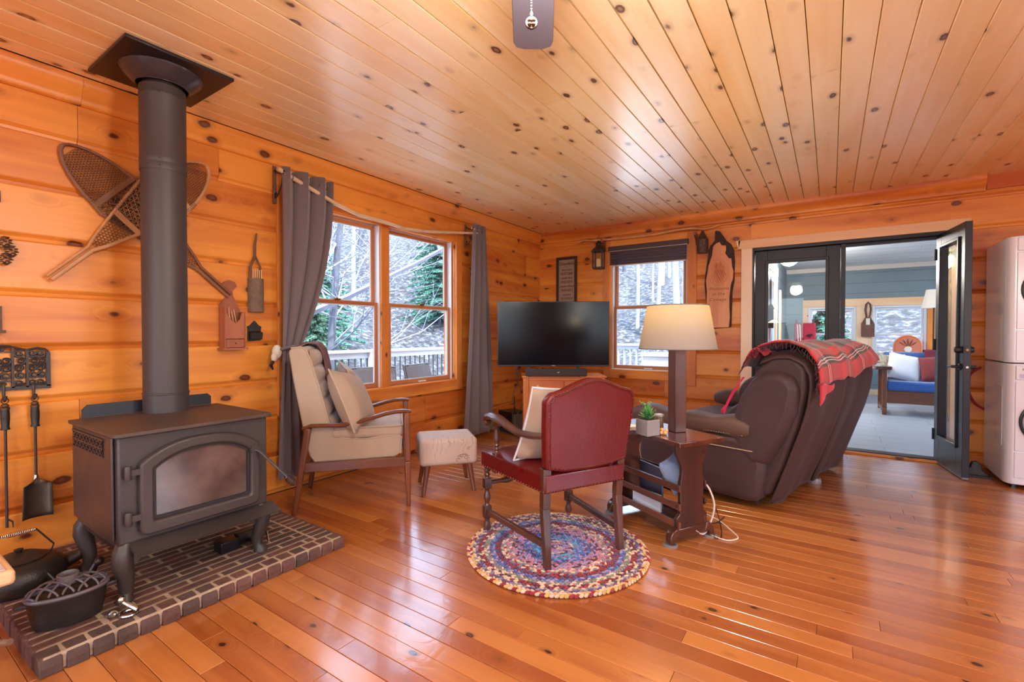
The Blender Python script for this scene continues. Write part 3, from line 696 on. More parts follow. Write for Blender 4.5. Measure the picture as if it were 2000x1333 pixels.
# field: long thin stretchers running along y, the ends headed by a soldier column
nb = 0; xr = HX1 - .088; row = 0
while xr > HX0 + .05:
    x0 = xr - .046
    yy = HY0 + .004; off = .205 if row % 2 else .205
    brick(x0, xr, HY0 + .003, HY0 + .198, .0, HT, brickM)
    yy = HY0 + .212 + (.10 if row % 2 else 0)
    if row % 2: brick(x0, xr, HY0 + .212, yy - .009, .02, HT)
    while yy < HY1 - .16:
        e = min(yy + .195, HY1 - .12)
        if e - yy > .04: brick(x0, xr, yy, e, .02, HT)
        yy = e + .009
        if e >= HY1 - .121: break
    brick(x0, xr, HY1 - .111, HY1 - .003, .0, HT)
    xr = x0 - .007; row += 1

# wood stove ------------------------------------------------------------------
SX1, SX0, SY0, SY1 = -2.335, -2.875, .665, 1.262
wst = thing('wood_stove', 'charcoal cast iron wood stove with an arched glass door on curved legs', 'stove', (-2.6, .96, HT))
b0 = MB(); c = .012
prof = [(SX0, .30), (SX0 + .02, .285), (SX1 - .02, .285), (SX1, .30), (SX1, .735), (SX0, .735)]
b0.prism(prof, SY0, SY1, 'XZ'); b0.build('firebox', stoveM, wst, bev=.008)
# side cladding plates, a dark gap from the front
MB().bx(SX0 + .01, SX1 - .03, SY0 - .012, SY0 - .002, .315, .732).build('side_panel', stoveM, wst, bev=.004)
MB().bx(SX0 + .01, SX1 - .03, SY1 + .002, SY1 + .012, .315, .732).build('side_panel', stoveM, wst, bev=.004)
MB().bx(SX0 + .02, SX1 - .04, SY0 + .01, SY1 - .01, .262, .285).build('ash_pan', blackM, wst)
MB().prism([(SX1 - .03, .285), (SX1 + .075, .262), (SX1 + .078, .268), (SX1 - .01, .300)], SY0 + .035, SY1 + .03, 'XZ').build('ash_lip', stoveM, wst)
# top plate with a rounded front
tp = []
for k in range(9): a = -math.pi / 2 + math.pi / 2 * k / 8; tp.append((SX1 + .02 + .03 * math.cos(a) - .03 + .012, SY0 - .02 + .03 + .03 * math.sin(a)))
for k in range(9): a = math.pi / 2 * k / 8; tp.append((SX1 + .02 + .03 * math.cos(a) - .03 + .012, SY1 + .02 - .03 + .03 * math.sin(a)))
tp += [(SX0 - .02, SY1 + .02), (SX0 - .02, SY0 - .02)]
MB().prism(tp, .735, .752, 'XY').build('top_plate', stoveTop, wst, bev=.004)
MB().prism([(SY0 + .03, .752), (SY0 + .03, .79), (SY0 + .05, .812), (SY1 - .03, .812), (SY1 - .012, .795), (SY1 - .012, .752)], SX0 - .03, SX0 - .022, 'YZ').build('rear_heat_shield', plain('heat shield', srgb(28, 32, 42), .35), wst)
# pierced grille near the top of the left side: raised lattice over a black sheet that gives the slot's shade
MB().bx(-2.84, -2.45, SY0 - .0135, SY0 - .0125, .645, .712).build('vent_opening', plain('vent shade black', srgb(8, 7, 7), .9), wst)
m = MB(); nx = 9
for i in range(nx + 1):
    x = -2.84 + .39 * i / nx
    if i < nx:
        xa, xb = x, x + .39 / nx
        for z0_, z1_ in ((.645, .6785), (.6785, .712)):
            m.bar((xa, SY0 - .0145, z0_), (xb, SY0 - .0145, z1_), .005, .006); m.bar((xa, SY0 - .0145, z1_), (xb, SY0 - .0145, z0_), .005, .006)
m.bx(-2.845, -2.445, SY0 - .018, SY0 - .012, .676, .681); m.bx(-2.845, -2.445, SY0 - .018, SY0 - .012, .711, .718); m.bx(-2.845, -2.445, SY0 - .018, SY0 - .012, .640, .646)
m.build('vent_grille', stoveM, wst)
# arched door
def arch(y0, y1, z0, zs, zt, r, n=14):
    """outline: flat bottom, short sides to zs, arc top up to zt"""
    p = []
    for k in range(5): a = math.pi + math.pi / 2 * k / 4; p.append((y0 + r + r * math.cos(a), z0 + r + r * math.sin(a)))
    for k in range(5): a = -math.pi / 2 + math.pi / 2 * k / 4; p.append((y1 - r + r * math.cos(a), z0 + r + r * math.sin(a)))
    for k in range(n + 1):
        t = k / n; yy = y1 - (y1 - y0) * t; s = 1 - abs(2 * t - 1) ** 2.6
        p.append((yy, zs + (zt - zs) * s))
    return p
O = arch(.728, 1.210, .322, .618, .698, .03); I = arch(.777, 1.168, .375, .592, .652, .012)
m = MB(); m.ringprism(O, I, SX1 - .004, SX1 + .034, 'YZ'); m.build('door_frame', stoveM, wst, bev=.010, seg=3)
I2 = arch(.788, 1.157, .386, .586, .641, .01)
m = MB(); m.ringprism(I, I2, SX1 + .004, SX1 + .016, 'YZ'); m.build('gasket_frame', blackM, wst)
glM = plain('sooted glass', srgb(86, 72, 68), .14, var=.45, vscale=7, coat=.6)
MB().prism(arch(.782, 1.163, .380, .588, .647, .01), SX1 + .0, SX1 + .007, 'YZ').build('door_glass', glM, wst)
# hinges on the left of the door
for z in (.405, .590):
    m = MB(); m.bx(SX1 + .002, SX1 + .030, .690, .735, z - .012, z + .012); m.lathe([(.011, -.028), (.013, -.02), (.013, .02), (.011, .028)], (SX1 + .022, .692, z), 12)
    m.build('hinge', stoveM, wst, smooth=True)
# handle with coil grip
h0 = Vector((SX1 + .035, 1.185, .585)); h1 = Vector((-2.17, 1.270, .455))
hb = MB().lathe([(.020, 0), (.02, .02)], (SX1 + .02, 1.183, .590), 12, (1, 0, 0)).tube([h0, h0 + Vector((.02, .01, -.004)), h1], .0065, 8); hd = hb.build('door_handle', ironM, wst, smooth=True)
d = (h1 - h0).normalized(); a1 = d.cross(Vector((0, 0, 1))).normalized(); a2 = d.cross(a1); pts = []; rr = []
for k in range(97):
    t = k / 96; A = t * 2 * math.pi * 8; ra = .007 + .012 * math.sin(math.pi * min(1, t * 1.0)) ** .8
    pts.append(h1 + d * (.062 * t - .005) + a1 * ra * math.cos(A) + a2 * ra * math.sin(A))
MB().tube(pts, .0028, 5).build('coil_grip', plain('dark spring', srgb(96, 88, 86), .35, metal=.9), hd, smooth=True)
# cabriole legs
def leg(yb, xb, sy, sx):
    # from the body corner, bulging out then a straight slender shank and a pad foot
    m = MB(); tops = Vector((xb, yb, .295)); P = [tops + Vector((0, 0, 0)), tops + Vector((sx * .012, sy * .012, -.03)), tops + Vector((sx * .014, sy * .014, -.07)), tops + Vector((sx * .004, sy * .004, -.12)), tops + Vector((-sx * .006, -sy * .004, -.17)), tops + Vector((-sx * .004, -sy * .002, -.205)), tops + Vector((sx * .006, sy * .006, -.222)), tops + Vector((sx * .006, sy * .006, -.233))]
    m.tube(P, [.030, .036, .036, .032, .027, .024, .029, .031], 12)
    o = m.build('leg', stoveM, wst, smooth=True)
    # curved knee bracket running back under the body
    pts = []
    for k in range(7):
        t = k / 6; pts.append((tops + Vector((sx * .006, -sy * (.0 + .18 * t), -.006 + .014 * t)) , .11 * (1 - t) ** 1.8 + .006))
    m = MB(); vs = []; fs = []
    for p, hgt in pts:
        for zz in (0, -hgt):
            for dx in (-.008, .008): vs.append(p + Vector((dx, 0, zz)))
    for k in range(6):
        a = k * 4; fs += [(a, a + 1, a + 5, a + 4), (a + 2, a + 6, a + 7, a + 3), (a, a + 4, a + 6, a + 2), (a + 1, a + 3, a + 7, a + 5)]
    fs += [(0, 2, 3, 1), (24, 25, 27, 26)]
    m.add(vs, fs); m.build('knee_bracket', stoveM, o)
leg(SY0 + .03, SX1 - .03, -1, 1); leg(SY1 - .03, SX1 - .03, 1, 1); leg(SY0 + .03, SX0 + .04, -1, -1); leg(SY1 - .03, SX0 + .04, 1, -1)

# stovepipe and ceiling plate ----------------------------------------------------
PX, PY = -2.83, 1.01; PR = .1
sp = thing('stovepipe', 'grey black round stovepipe rising from the stove to the ceiling', 'pipe', (PX, PY, .75))
MB().lathe([(PR * .98, .752), (PR * .98, .84), (PR * 1.005, .842), (PR * 1.005, .848), (PR * .975, .85)], (PX, PY, 0), 40).build('collar', pipeM, sp, smooth=True)
MB().lathe([(PR * .965, .84), (PR * .965, 1.98)], (PX, PY, 0), 40).build('lower_pipe', pipeM, sp, smooth=True)
pr = [(PR * .99, 1.965), (PR * 1.0, 1.97), (PR * 1.0, 1.995), (PR * .985, 2.0), (PR * .985, 2.005), (PR * 1.0, 2.01), (PR * 1.0, 2.03), (PR * .985, 2.035), (PR * .985, 2.33), (PR * 1.0, 2.335), (PR * 1.0, 2.345), (PR * .985, 2.35), (PR * .985, 2.385)]
MB().lathe(pr, (PX, PY, 0), 40).build('upper_pipe', pipeM, sp, smooth=True)
MB().lathe([(PR * .88, 2.38), (PR * .88, 2.43)], (PX, PY, 0), 32).build('inner_pipe', blackM, sp, smooth=True)
m = MB()
for zc in (2.015, 1.98, 2.34): 
    for a in (-.5, .9): m.ball((PX + PR * math.cos(a), PY + PR * math.sin(a), zc), .003, 6, 4)
m.build('screws', blackM, sp)
cpl = thing('ceiling_support_plate', 'black square metal plate with a flared collar where the pipe meets the ceiling', 'plate', (PX, PY, CH))
MB().bx(PX - .27, PX + .24, PY - .225, PY + .235, CH - .016, CH - .001).build('plate', plain('satin black sheet', srgb(30, 29, 36), .35), cpl, bev=.003)
MB().lathe([(.175, CH - .016), (.170, CH - .026), (.120, CH - .075), (.112, CH - .08), (.112, CH - .085), (.108, CH - .08), (.16, CH - .018)], (PX, PY, 0), 40, cap=False).build('flared_collar', plain('satin black collar', srgb(52, 50, 60), .3), cpl, smooth=True)

# cast iron things on the hearth ------------------------------------------------------
castM = plain('seasoned cast iron', srgb(36, 30, 28), .42, bump=.2, bscale=90, var=.2)
kx, ky = -2.86, .475
ke = thing('cast_iron_kettle', 'wide dark cast iron kettle with a coiled wire handle behind the steamer', 'kettle', (kx, ky, HT))
MB().lathe([(.03, .0), (.125, .003), (.15, .03), (.155, .06), (.145, .09), (.115, .115), (.07, .128)], (kx, ky, HT), 36).build('body', castM, ke, smooth=True)
MB().lathe([(.084, .120), (.088, .128), (.06, .142), (.03, .150), (.0, .152)], (kx, ky, HT), 28, cap=False).build('lid', castM, ke, smooth=True)
MB().lathe([(.008, .148), (.012, .158), (.016, .166), (.0, .172)], (kx, ky, HT), 14, cap=False).build('lid_knob', castM, ke, smooth=True)
MB().tube([(kx + .0, ky + .13, HT + .05), (kx + .01, ky + .19, HT + .07), (kx + .015, ky + .225, HT + .115), (kx + .015, ky + .235, HT + .13)], [.032, .022, .015, .016], 12).build('spout', castM, ke, smooth=True)
hp = [(kx, ky - .10, HT + .12), (kx, ky - .105, HT + .15), (kx, ky - .055, HT + .235), (kx, ky + .055, HT + .235), (kx, ky + .11, HT + .15), (kx, ky + .10, HT + .12)]
hk = MB().tube(hp, .0035, 6).build('bail_handle', castM, ke, smooth=True)
pts = []
for k in range(161):
    t = k / 160; A = t * 2 * math.pi * 20; ra = .0065 + .004 * math.sin(math.pi * t); pts.append((kx + ra * math.cos(A), ky - .055 + .11 * t, HT + .235 + ra * math.sin(A)))
MB().tube(pts, .0015, 4).build('coil_grip', steelM, hk, smooth=True)
# lattice topped steamer, oval
sx_, sy_ = -2.385, .525; sa = R(78)
se = thing('cast_iron_steamer', 'oval black cast iron steamer with a lattice lid beside the front stove leg', 'steamer', (sx_, sy_, HT), sa)
MB().lathe([(.085, 0), (.10, .004), (.112, .05), (.118, .088), (.124, .096), (.124, .100)], (0, 0, 0), 40, sx=1.12, sy=.62).build('pot', castM, se, smooth=True)
MB().prism([(-.165, -.018), (-.17, 0), (-.165, .018), (-.125, .028), (-.125, -.028)], .086, .098, 'XY').build('lug_handle', castM, se, bev=.003)
MB().prism([(.165, -.018), (.17, 0), (.165, .018), (.125, .028), (.125, -.028)], .086, .098, 'XY').build('lug_handle', castM, se, bev=.003)
greyI = plain('grey enamelled lattice', srgb(96, 88, 92), .4, bump=.1, bscale=60)
lat = MB(); lat.tube([(.135 * math.cos(a), .074 * math.sin(a), .104) for a in [2 * math.pi * k / 40 for k in range(40)]], .0065, 8, closed=True)
lid = lat.build('lattice_lid', greyI, se, smooth=True)
def dome(x, y): q = max(0, 1 - (x / .137) ** 2 - (y / .076) ** 2); return .108 + .036 * q ** .55
m = MB()
for c0 in (-.15, -.10, -.05, 0, .05, .10, .15):
    for s in (-1, 1):
        pts = []
        for k in range(61):
            y = -.078 + .156 * k / 60; x = c0 + s * y * .95
            if (x / .137) ** 2 + (y / .076) ** 2 <= 1.0 and x * x + y * y > .034 ** 2: pts.append((x, y, dome(x, y)))
            else:
                if len(pts) > 1: m.tube(pts[::3] + [pts[-1]], .0040, 6)
                pts = []
        if len(pts) > 1: m.tube(pts[::3] + [pts[-1]], .0040, 6)
m.build('lattice', greyI, lid, smooth=True)
MB().lathe([(.036, .130), (.038, .158), (.034, .160), (.031, .156), (.031, .130)], (0, 0, 0), 24, cap=False).build('filler_ring', greyI, lid, smooth=True)
se.scale = (.86, .95, 1.12)
# glass and chrome stopper lying by the leg
t = thing('bottle_stopper', 'shiny metal stopper with a round knob and ring base on the hearth edge', 'stopper', (-2.235, .665, HT))
MB().tube([(-2.235 + .026 * math.cos(a), .665 + .026 * math.sin(a), HT + .007) for a in [2 * math.pi * k / 20 for k in range(20)]], .0065, 8, closed=True).build('ring', steelM, t, smooth=True)
MB().tube([(-2.235, .69, HT + .010), (-2.25, .67, HT + .030), (-2.262, .655, HT + .045)], [.009, .010, .006], 8).build('stem', steelM, t, smooth=True)
MB().ball((-2.268, .652, HT + .055), .014, 14, 10).build('knob', steelM, t, smooth=True)
t = thing('glass_charm', 'tiny clear pointed ornament lying just left of the shiny stopper', 'ornament', (-2.27, .625, HT))
MB().tube([(-2.28, .610, HT + .012), (-2.262, .625, HT + .012)], [.004, .013], 10, cap=False).tube([(-2.262 + .0, .625 + .012 * math.cos(a), HT + .013 + .012 * math.sin(a)) for a in [2 * math.pi * k / 16 for k in range(16)]], .003, 6, closed=True).build('body', steelM, t, smooth=True)
# black poodle like andiron near the back leg
t = thing('iron_animal', 'small black iron animal figure standing between kettle and back stove leg', 'figurine', (-2.62, .60, HT))
m = MB(); m.tube([(-2.66, .555, HT + .05), (-2.62, .60, HT + .058), (-2.58, .635, HT + .055)], [.018, .024, .02], 10); m.build('body', castM, t, smooth=True)
for q in ((-2.655, .548), (-2.645, .572), (-2.585, .642), (-2.575, .618)): MB().tube([(q[0], q[1], HT), (q[0], q[1], HT + .048)], .007, 7).build('leg', castM, t, smooth=True)
MB().tube([(-2.58, .635, HT + .065), (-2.565, .655, HT + .115), (-2.55, .672, HT + .120)], [.014, .013, .008], 9).ball((-2.558, .662, HT + .122), .018, 10, 8).build('head', castM, t, smooth=True)
MB().tube([(-2.665, .55, HT + .055), (-2.69, .53, HT + .09)], [.006, .004], 6).build('tail', castM, t, smooth=True)
# blower under the right front of the stove
t = thing('stove_blower', 'small black box fan on the bricks under the right side of the stove', 'blower', (-2.5, 1.19, HT))
MB().bx(-2.54, -2.46, 1.10, 1.19, HT, HT + .055).build('housing', blackP, t, bev=.004)
MB().lathe([(.032, -.045), (.032, .045)], (-2.50, 1.235, HT + .035), 20, (0, 1, 0)).build('fan_drum', blackP, t, smooth=True)
MB().tube([(-2.47, 1.29, HT + .04), (-2.43, 1.31, HT + .05), (-2.40, 1.30, HT + .012)], .006, 6).build('bracket', steelM, t, smooth=True)
# ================================================================== THINGS ON THE LEFT WALL
def Lp(x, y, off=0.0): return onX(x, y, WX + off)
ashM = plain('ash wood', srgb(186, 138, 96), .5, var=.15, vscale=12)
ashD = plain('aged ash wood', srgb(128, 86, 62), .55, var=.2, vscale=14)
gutM = plain('rawhide lacing', srgb(88, 64, 50), .7, var=.2, vscale=40)
gutL = plain('pale rawhide lacing', srgb(146, 112, 84), .7, var=.2, vscale=40)
def snowshoe(tip, tail, wmax, off, label, lace, frame):
    """outline from round toe to long tail in the wall plane"""
    T = Lp(*tip, off); B = Lp(*tail, off); ax = (B - T); Ln = ax.length; ax.normalize(); sd = Vector((1, 0, 0)).cross(ax).normalized()
    t = thing('snowshoe', label, 'snowshoe', T, group='crossed snowshoes')
    def half(s):   # half width along the length (0 toe .. 1 tail)
        if s < .30: return wmax * math.sin(math.pi / 2 * (s / .30) ** .75) ** .8
        if s < .78: return wmax * (1 - ((s - .30) / .48)) ** .85 * .985 + .012
        return .012
    def P(s, k, o=0): return T + ax * (s * Ln) + sd * k + Vector((o, 0, 0))
    S = [0, .01, .03, .06, .1, .15, .2, .25, .3, .36, .42, .48, .54, .6, .66, .72, .78, .88, 1.0]
    for q in (1, -1):
        MB().tube([P(s, q * (half(s) if s > 0 else 0)) for s in S], [.010] * 16 + [.011, .011, .010], 8, flat=.8).build('frame', frame, t, smooth=True)
    for s in (.26, .56): MB().bar(P(s, half(s)), P(s, -half(s)), .030, .012, up=(1, 0, 0)).build('crossbar', frame, t, bev=.003)
    # lacing: three directions of fine cord clipped to the outline
    def lacing(s0, s1, step, rad, name, mat):
        m = MB(); dirs = (0, R(60), R(120))
        for a in dirs:
            c, s_ = math.cos(a), math.sin(a); k = -1.2
            while k < 1.2:
                # line: points (u along, v across) with  -s_*u + c*v = k ; march and clip
                run = []
                u = -1.0
                for j in range(241):
                    w_ = -1.2 + 2.4 * j / 240; uu = c * w_ - s_ * k; vv = s_ * w_ + c * k
                    sx2 = uu / Ln
                    ok = s0 < sx2 < s1 and abs(vv) < half(max(0, sx2)) - .004
                    if ok: run.append((sx2, vv))
                    else:
                        if len(run) > 1: m.tube([P(run[0][0], run[0][1], rnd.uniform(-.002, .002)), P(run[-1][0], run[-1][1], rnd.uniform(-.002, .002))], rad, 4, cap=False)
                        run = []
                k += step
        m.build(name, mat, t, stuff=True)
    lacing(.03, .25, .012, .0012, 'toe_lacing', gutM); lacing(.275, .55, .021, .0022, 'foot_lacing', lace); lacing(.575, .76, .014, .0013, 'heel_lacing', gutM)
    m = MB()
    for s in [.22 + .012 * i for i in range(28)]:
        for q in (1, -1): m.tube([P(s, q * half(s) + .012 * math.cos(a) * 1.0, .011 * math.sin(a)) for a in [2 * math.pi * j / 6 for j in range(6)]], .0018, 4, closed=True)
    m.build('frame_wrapping', gutL, t, stuff=True)
    MB().bar(P(.285, half(.285) * .6, .012), P(.36, half(.36) * .1, .018), .022, .006).bar(P(.285, -half(.285) * .6, .012), P(.36, -half(.36) * .1, .018), .022, .006).build('leather_strap', plain('old leather', srgb(86, 56, 44), .6), t)
snowshoe((122, 283), (449, 578), .128, .020, 'snowshoe with its toe at upper left, crossing behind the other one', gutM, ashD)
snowshoe((404, 325), (96, 543), .128, .050, 'snowshoe with its tail pointing to the lower left, in front of the other one', gutL, ashM)

# wooden match box holder
def WB(name, p0, p1, e0, e1, mat, par, bev=.002):
    a = Lp(*p0); b = Lp(*p1); return MB().bx(WX + e0, WX + e1, min(a.y, b.y), max(a.y, b.y), min(a.z, b.z), max(a.z, b.z)).build(name, mat, par, bev=bev, seg=1)
mbM = wood('match box wood', 'Z', srgb(176, 106, 76), srgb(140, 78, 52), knots=0, rough=.45)
y0_, y1_, zb, zt = 1.47, 1.60, 1.045, 1.30
t = thing('match_holder', 'tall reddish wooden match box with a small drawer and fish tail back', 'holder', (WX, 1.53, zb))
back = [(y0_, zb), (y1_, zb), (y1_, 1.30), (y1_ - .02, 1.345), (y1_ - .045, 1.40), (y1_ - .048, 1.43), (y1_ - .02, 1.465), (y1_ - .035, 1.49), (y1_ - .065, 1.50), (y1_ - .10, 1.485), (y1_ - .115, 1.465), (y1_ - .082, 1.43), (y1_ - .085, 1.40), (y1_ - .12, 1.345), (y0_, 1.33)]
MB().prism(back, WX + .002, WX + .012, 'YZ').build('back_board', mbM, t, bev=.001, seg=1)
MB().bx(WX + .012, WX + .078, y0_, y0_ + .009, zb, zt + .02).build('side_board', mbM, t); MB().bx(WX + .012, WX + .078, y1_ - .009, y1_, zb, zt - .01).build('side_board', mbM, t)
fr = [(y0_ + .009, zb + .07), (y1_ - .009, zb + .07), (y1_ - .009, zt - .01), (y1_ - .025, zt - .02), (y1_ - .035, zt - .06), (y1_ - .06, zt - .085), (y1_ - .085, zt - .07), (y0_ + .009, zt - .015)]
MB().prism(fr, WX + .070, WX + .079, 'YZ').build('front_board', mbM, t)
dw = MB().bx(WX + .014, WX + .081, y0_ + .011, y1_ - .011, zb + .012, zb + .066).build('drawer', mbM, t, bev=.002); MB().ball((WX + .085, 1.535, zb + .04), .005).build('knob', darkX, dw, smooth=True)
MB().bx(WX, WX + .09, y0_ - .012, y1_ + .012, zb - .003, zb + .009).build('base_board', mbM, t)
matM = plain('match sticks', srgb(232, 196, 150), .6)
for i, (a, b) in enumerate(((.012, .06), (.03, .05), (.045, .062), (.058, .075), (.026, .03))):
    p = Vector((WX + .045 + .003 * i, y0_ + a + .01, zt - .03 + .012 * i)); tt = thing('match', 'long wooden match sticking out of the reddish match box', 'match', p, group='matches in the fish tail box')
    MB().bar(p + Vector((0, b - a, -.10)), p, .0035).build('stick', matM, tt)
# hollow log match holder
c_ = Lp(500, 570); 
t = thing('log_match_holder', 'grey half log match holder hanging from a forked twig', 'holder', (WX, c_.y, c_.z))
cy_ = 1.705
m = MB(); o_ = [(WX + .003 + .055 * math.sin(math.pi * k / 12), cy_ + .052 * -math.cos(math.pi * k / 12)) for k in range(13)]
m.prism(o_, 1.295, 1.525, 'XY'); m.build('half_log', plain('split log bark', srgb(120, 100, 86), .85, bump=.8, bscale=40, var=.2, vscale=25), t, smooth=True)
MB().tube([(WX + .02, cy_ - .045, 1.50), (WX + .02, cy_ - .04, 1.60), (WX + .02, cy_ - .01, 1.68), (WX + .02, cy_ - .008, 1.76), (WX + .02, cy_ + .004, 1.835)], [.009, .009, .009, .008, .006], 8).build('twig', barkM, t, smooth=True)
MB().tube([(WX + .02, cy_ + .03, 1.50), (WX + .02, cy_ + .026, 1.61), (WX + .02, cy_ - .008, 1.685)], [.007, .007, .006], 8).build('twig', barkM, t, smooth=True)
for i in range(5):
    p = Vector((WX + .03, cy_ - .028 + .014 * i, 1.585 + .003 * (i % 3))); tt = thing('match', 'long match standing in the hollow log holder', 'match', p, group='matches in the log holder'); MB().bar(p + Vector((0, 0, -.06)), p, .005).build('stick', matM, tt)
# black tin match safe
t = thing('tin_match_safe', 'small black tin match safe hanging below the log holder', 'holder', (WX, 1.69, 1.10))
MB().prism([(1.648, 1.105), (1.655, 1.095), (1.735, 1.10), (1.742, 1.11), (1.740, 1.18), (1.745, 1.195), (1.725, 1.205), (1.700, 1.235), (1.692, 1.235), (1.665, 1.205), (1.645, 1.195), (1.65, 1.18)], WX + .001, WX + .006, 'YZ').build('back_plate', blackM, t)
MB().prism([(WX + .004, 1.105), (WX + .035, 1.108), (WX + .042, 1.155), (WX + .004, 1.165)], 1.656, 1.736, 'XZ').build('pocket', blackM, t, bev=.003)
MB().ball((WX + .006, 1.697, 1.222), .004).build('nail', brassM, t)

# cast iron tool rack and its tools (far left)
rk = thing('tool_rack', 'black scrollwork cast iron rack with hooks on the log wall at far left', 'rack', (WX, .45, .9))
zt_, zb_ = 1.075, .885; ya, yb = .175, .668
def scroll(m, cy, cz, r, turns=1.6, s=1, ph=0):
    pts = []
    for k in range(19): t = k / 18; a = ph + s * t * turns * 2 * math.pi; rr = r * (1 - .78 * t); pts.append((WX + .012, cy + rr * math.cos(a), cz + rr * math.sin(a)))
    m.tube(pts, .0046, 5)
m = MB(); m.bx(WX + .004, WX + .018, ya, yb, zb_ - .012, zb_ + .006); m.bx(WX + .004, WX + .018, yb - .016, yb, zb_, zt_ - .02)
m.tube([(WX + .012, yb - .008, zt_ - .02), (WX + .012, yb - .02, zt_ - .005), (WX + .012, .62, zt_ + .002), (WX + .012, .585, zt_ - .008), (WX + .012, .57, zt_ - .005), (WX + .012, .52, zt_ + .012), (WX + .012, .42, zt_ + .018), (WX + .012, .32, zt_ + .012), (WX + .012, ya, zt_)], .007, 6)
for yv in (.585, .535, .40, .27): m.bx(WX + .004, WX + .018, yv - .005, yv + .005, zb_, zt_ - .002 if yv > .58 else zt_ + .006)
m.bx(WX + .005, WX + .016, .27, .535, zb_ + .03, zb_ + .036); m.bx(WX + .005, WX + .016, .27, .535, zt_ - .018, zt_ - .012)
m.build('frame', ironM, rk)
m = MB()
for cy, wd in ((.635, .028), (.606, .028), (.560, .018)):
    for i in range(5): scroll(m, cy + (.004 if i % 2 else -.004), zb_ + .022 + i * .036, .019 if wd > .02 else .019, s=(1 if i % 2 else -1), ph=i * 1.5)
for cy in (.512, .478, .44, .37, .33, .29):
    for i in range(3): scroll(m, cy, zb_ + .058 + i * .036, .021, s=(1 if (i + int(cy * 100)) % 2 else -1), ph=2 + i)
for cy in (.50, .43, .36, .30): scroll(m, cy, zb_ + .016, .012); scroll(m, cy, zt_ - .002, .010)
m.build('scrollwork', ironM, rk, stuff=True)
for yy in (.225, .370, .503, .605):
    MB().tube([(WX + .016, yy, zb_ + .01), (WX + .018, yy, zb_ - .045), (WX + .03, yy, zb_ - .06), (WX + .045, yy, zb_ - .052), (WX + .048, yy, zb_ - .035)], [.006, .006, .006, .006, .008], 7).build('hook', ironM, rk, smooth=True)
def tool(yy, name, label, kind):
    t = thing(name, label, 'fire tool', (WX + .04, yy, .2)); x = WX + .038
    MB().tube([(x, yy + .012 * math.cos(a), .828 + .013 * math.sin(a)) for a in [2 * math.pi * k / 16 for k in range(16)]], .0025, 5, closed=True).build('ring', ironM, t, smooth=True)
    MB().lathe([(.004, .815), (.012, .811), (.015, .802), (.010, .795)], (x, yy, 0), 12).lathe([(.010, .80), (.017, .795), (.017, .786)], (x, yy, 0), 12).build('handle_cap', plain('dull brass', srgb(92, 66, 42), .5, metal=.5), t, smooth=True)
    MB().lathe([(.0145, .786), (.0165, .765), (.0165, .74), (.014, .70), (.017, .696), (.017, .69)], (x, yy, 0), 14).build('grip', blackM, t, smooth=True)
    if kind == 'shovel':
        MB().tube([(x, yy, .69), (x, yy, .445)], .0055, 8).build('rod', ironM, t, smooth=True); MB().lathe([(.012, .425), (.009, .45)], (x, yy, 0), 12).build('ferrule', steelM, t, smooth=True)
        m = MB()
        def g(u, v):
            a = u * 2 - 1; z = .425 - .185 * v; hw = .05 * min(1, (v * 5) ** .5 + .25); return (x + .004 + .022 * (abs(a) ** 3) + .010 * (1 - v), yy + a * hw * (1 + .10 * v), z + .012 * (1 - a * a) * (1 if v < .05 else 0))
        m.grid(g, 11, 10); m.build('scoop', plain('worn shovel steel', srgb(92, 80, 68), .4, metal=.6, var=.3, vscale=12), t, smooth=True, solid=.003)
    else:
        MB().tube([(x, yy, .69), (x, yy, .22)], .0055, 8).build('rod', ironM, t, smooth=True)
        if kind == 'poker': MB().tube([(x, yy, .26), (x + .004, yy + .018, .245), (x + .004, yy + .02, .215)], [.005, .004, .002], 6).build('hook_tip', ironM, t, smooth=True)
        else:
            m = MB()
            for k in range(40): a = k * 2.4; m.tube([(x, yy, .30), (x + .02 * math.cos(a) * (k / 40), yy + .03 * math.sin(a), .19)], .001, 3)
            m.build('bristles', barkM, t, stuff=True)
tool(.605, 'ash_shovel', 'black handled ash shovel hanging at the right of the scrollwork rack', 'shovel')
tool(.503, 'fire_poker', 'black fire poker hanging left of the ash shovel', 'poker')
# wreath, shelf and hook just inside the left edge
cone = plain('pine cone', srgb(84, 66, 52), .8, var=.3, vscale=30)
for i in range(5):
    a = i * .55 - 1.1; p = Vector((WX + .03, .405 + .13 * math.cos(a), 1.545 + .075 * math.sin(a)))
    tt = thing('pine_cone', 'dark open pine cone, one of a bunch on the wall at the left edge', 'pine cone', p, group='pine cones at the left edge'); m = MB()
    for k in range(26):
        b_ = k * 2.4; rr_ = .020 * math.sin(math.pi * (k + 2) / 30); q = p + Vector((rr_ * math.cos(b_), rr_ * math.sin(b_), -.028 + .056 * k / 26)); m.ball(q, (.008, .008, .003), 6, 4)
    m.build('scales', cone, tt)
t = thing('small_shelf', 'edge of a small weathered wooden shelf at the left edge of the wall', 'shelf', (WX, .42, 1.16))
MB().bx(WX, WX + .06, .30, .508, 1.15, 1.165).build('board', barkM, t); MB().bx(WX, WX + .012, .30, .503, 1.165, 1.28).build('back_board', barkM, t)
t = thing('iron_hook', 'black iron hook on the log wall at the very left edge', 'hook', (WX, .5, 1.80))
MB().bx(WX, WX + .006, .488, .506, 1.775, 1.83).tube([(WX + .005, .497, 1.79), (WX + .03, .497, 1.78), (WX + .035, .497, 1.80)], .004, 6).build('plate', blackM, t)

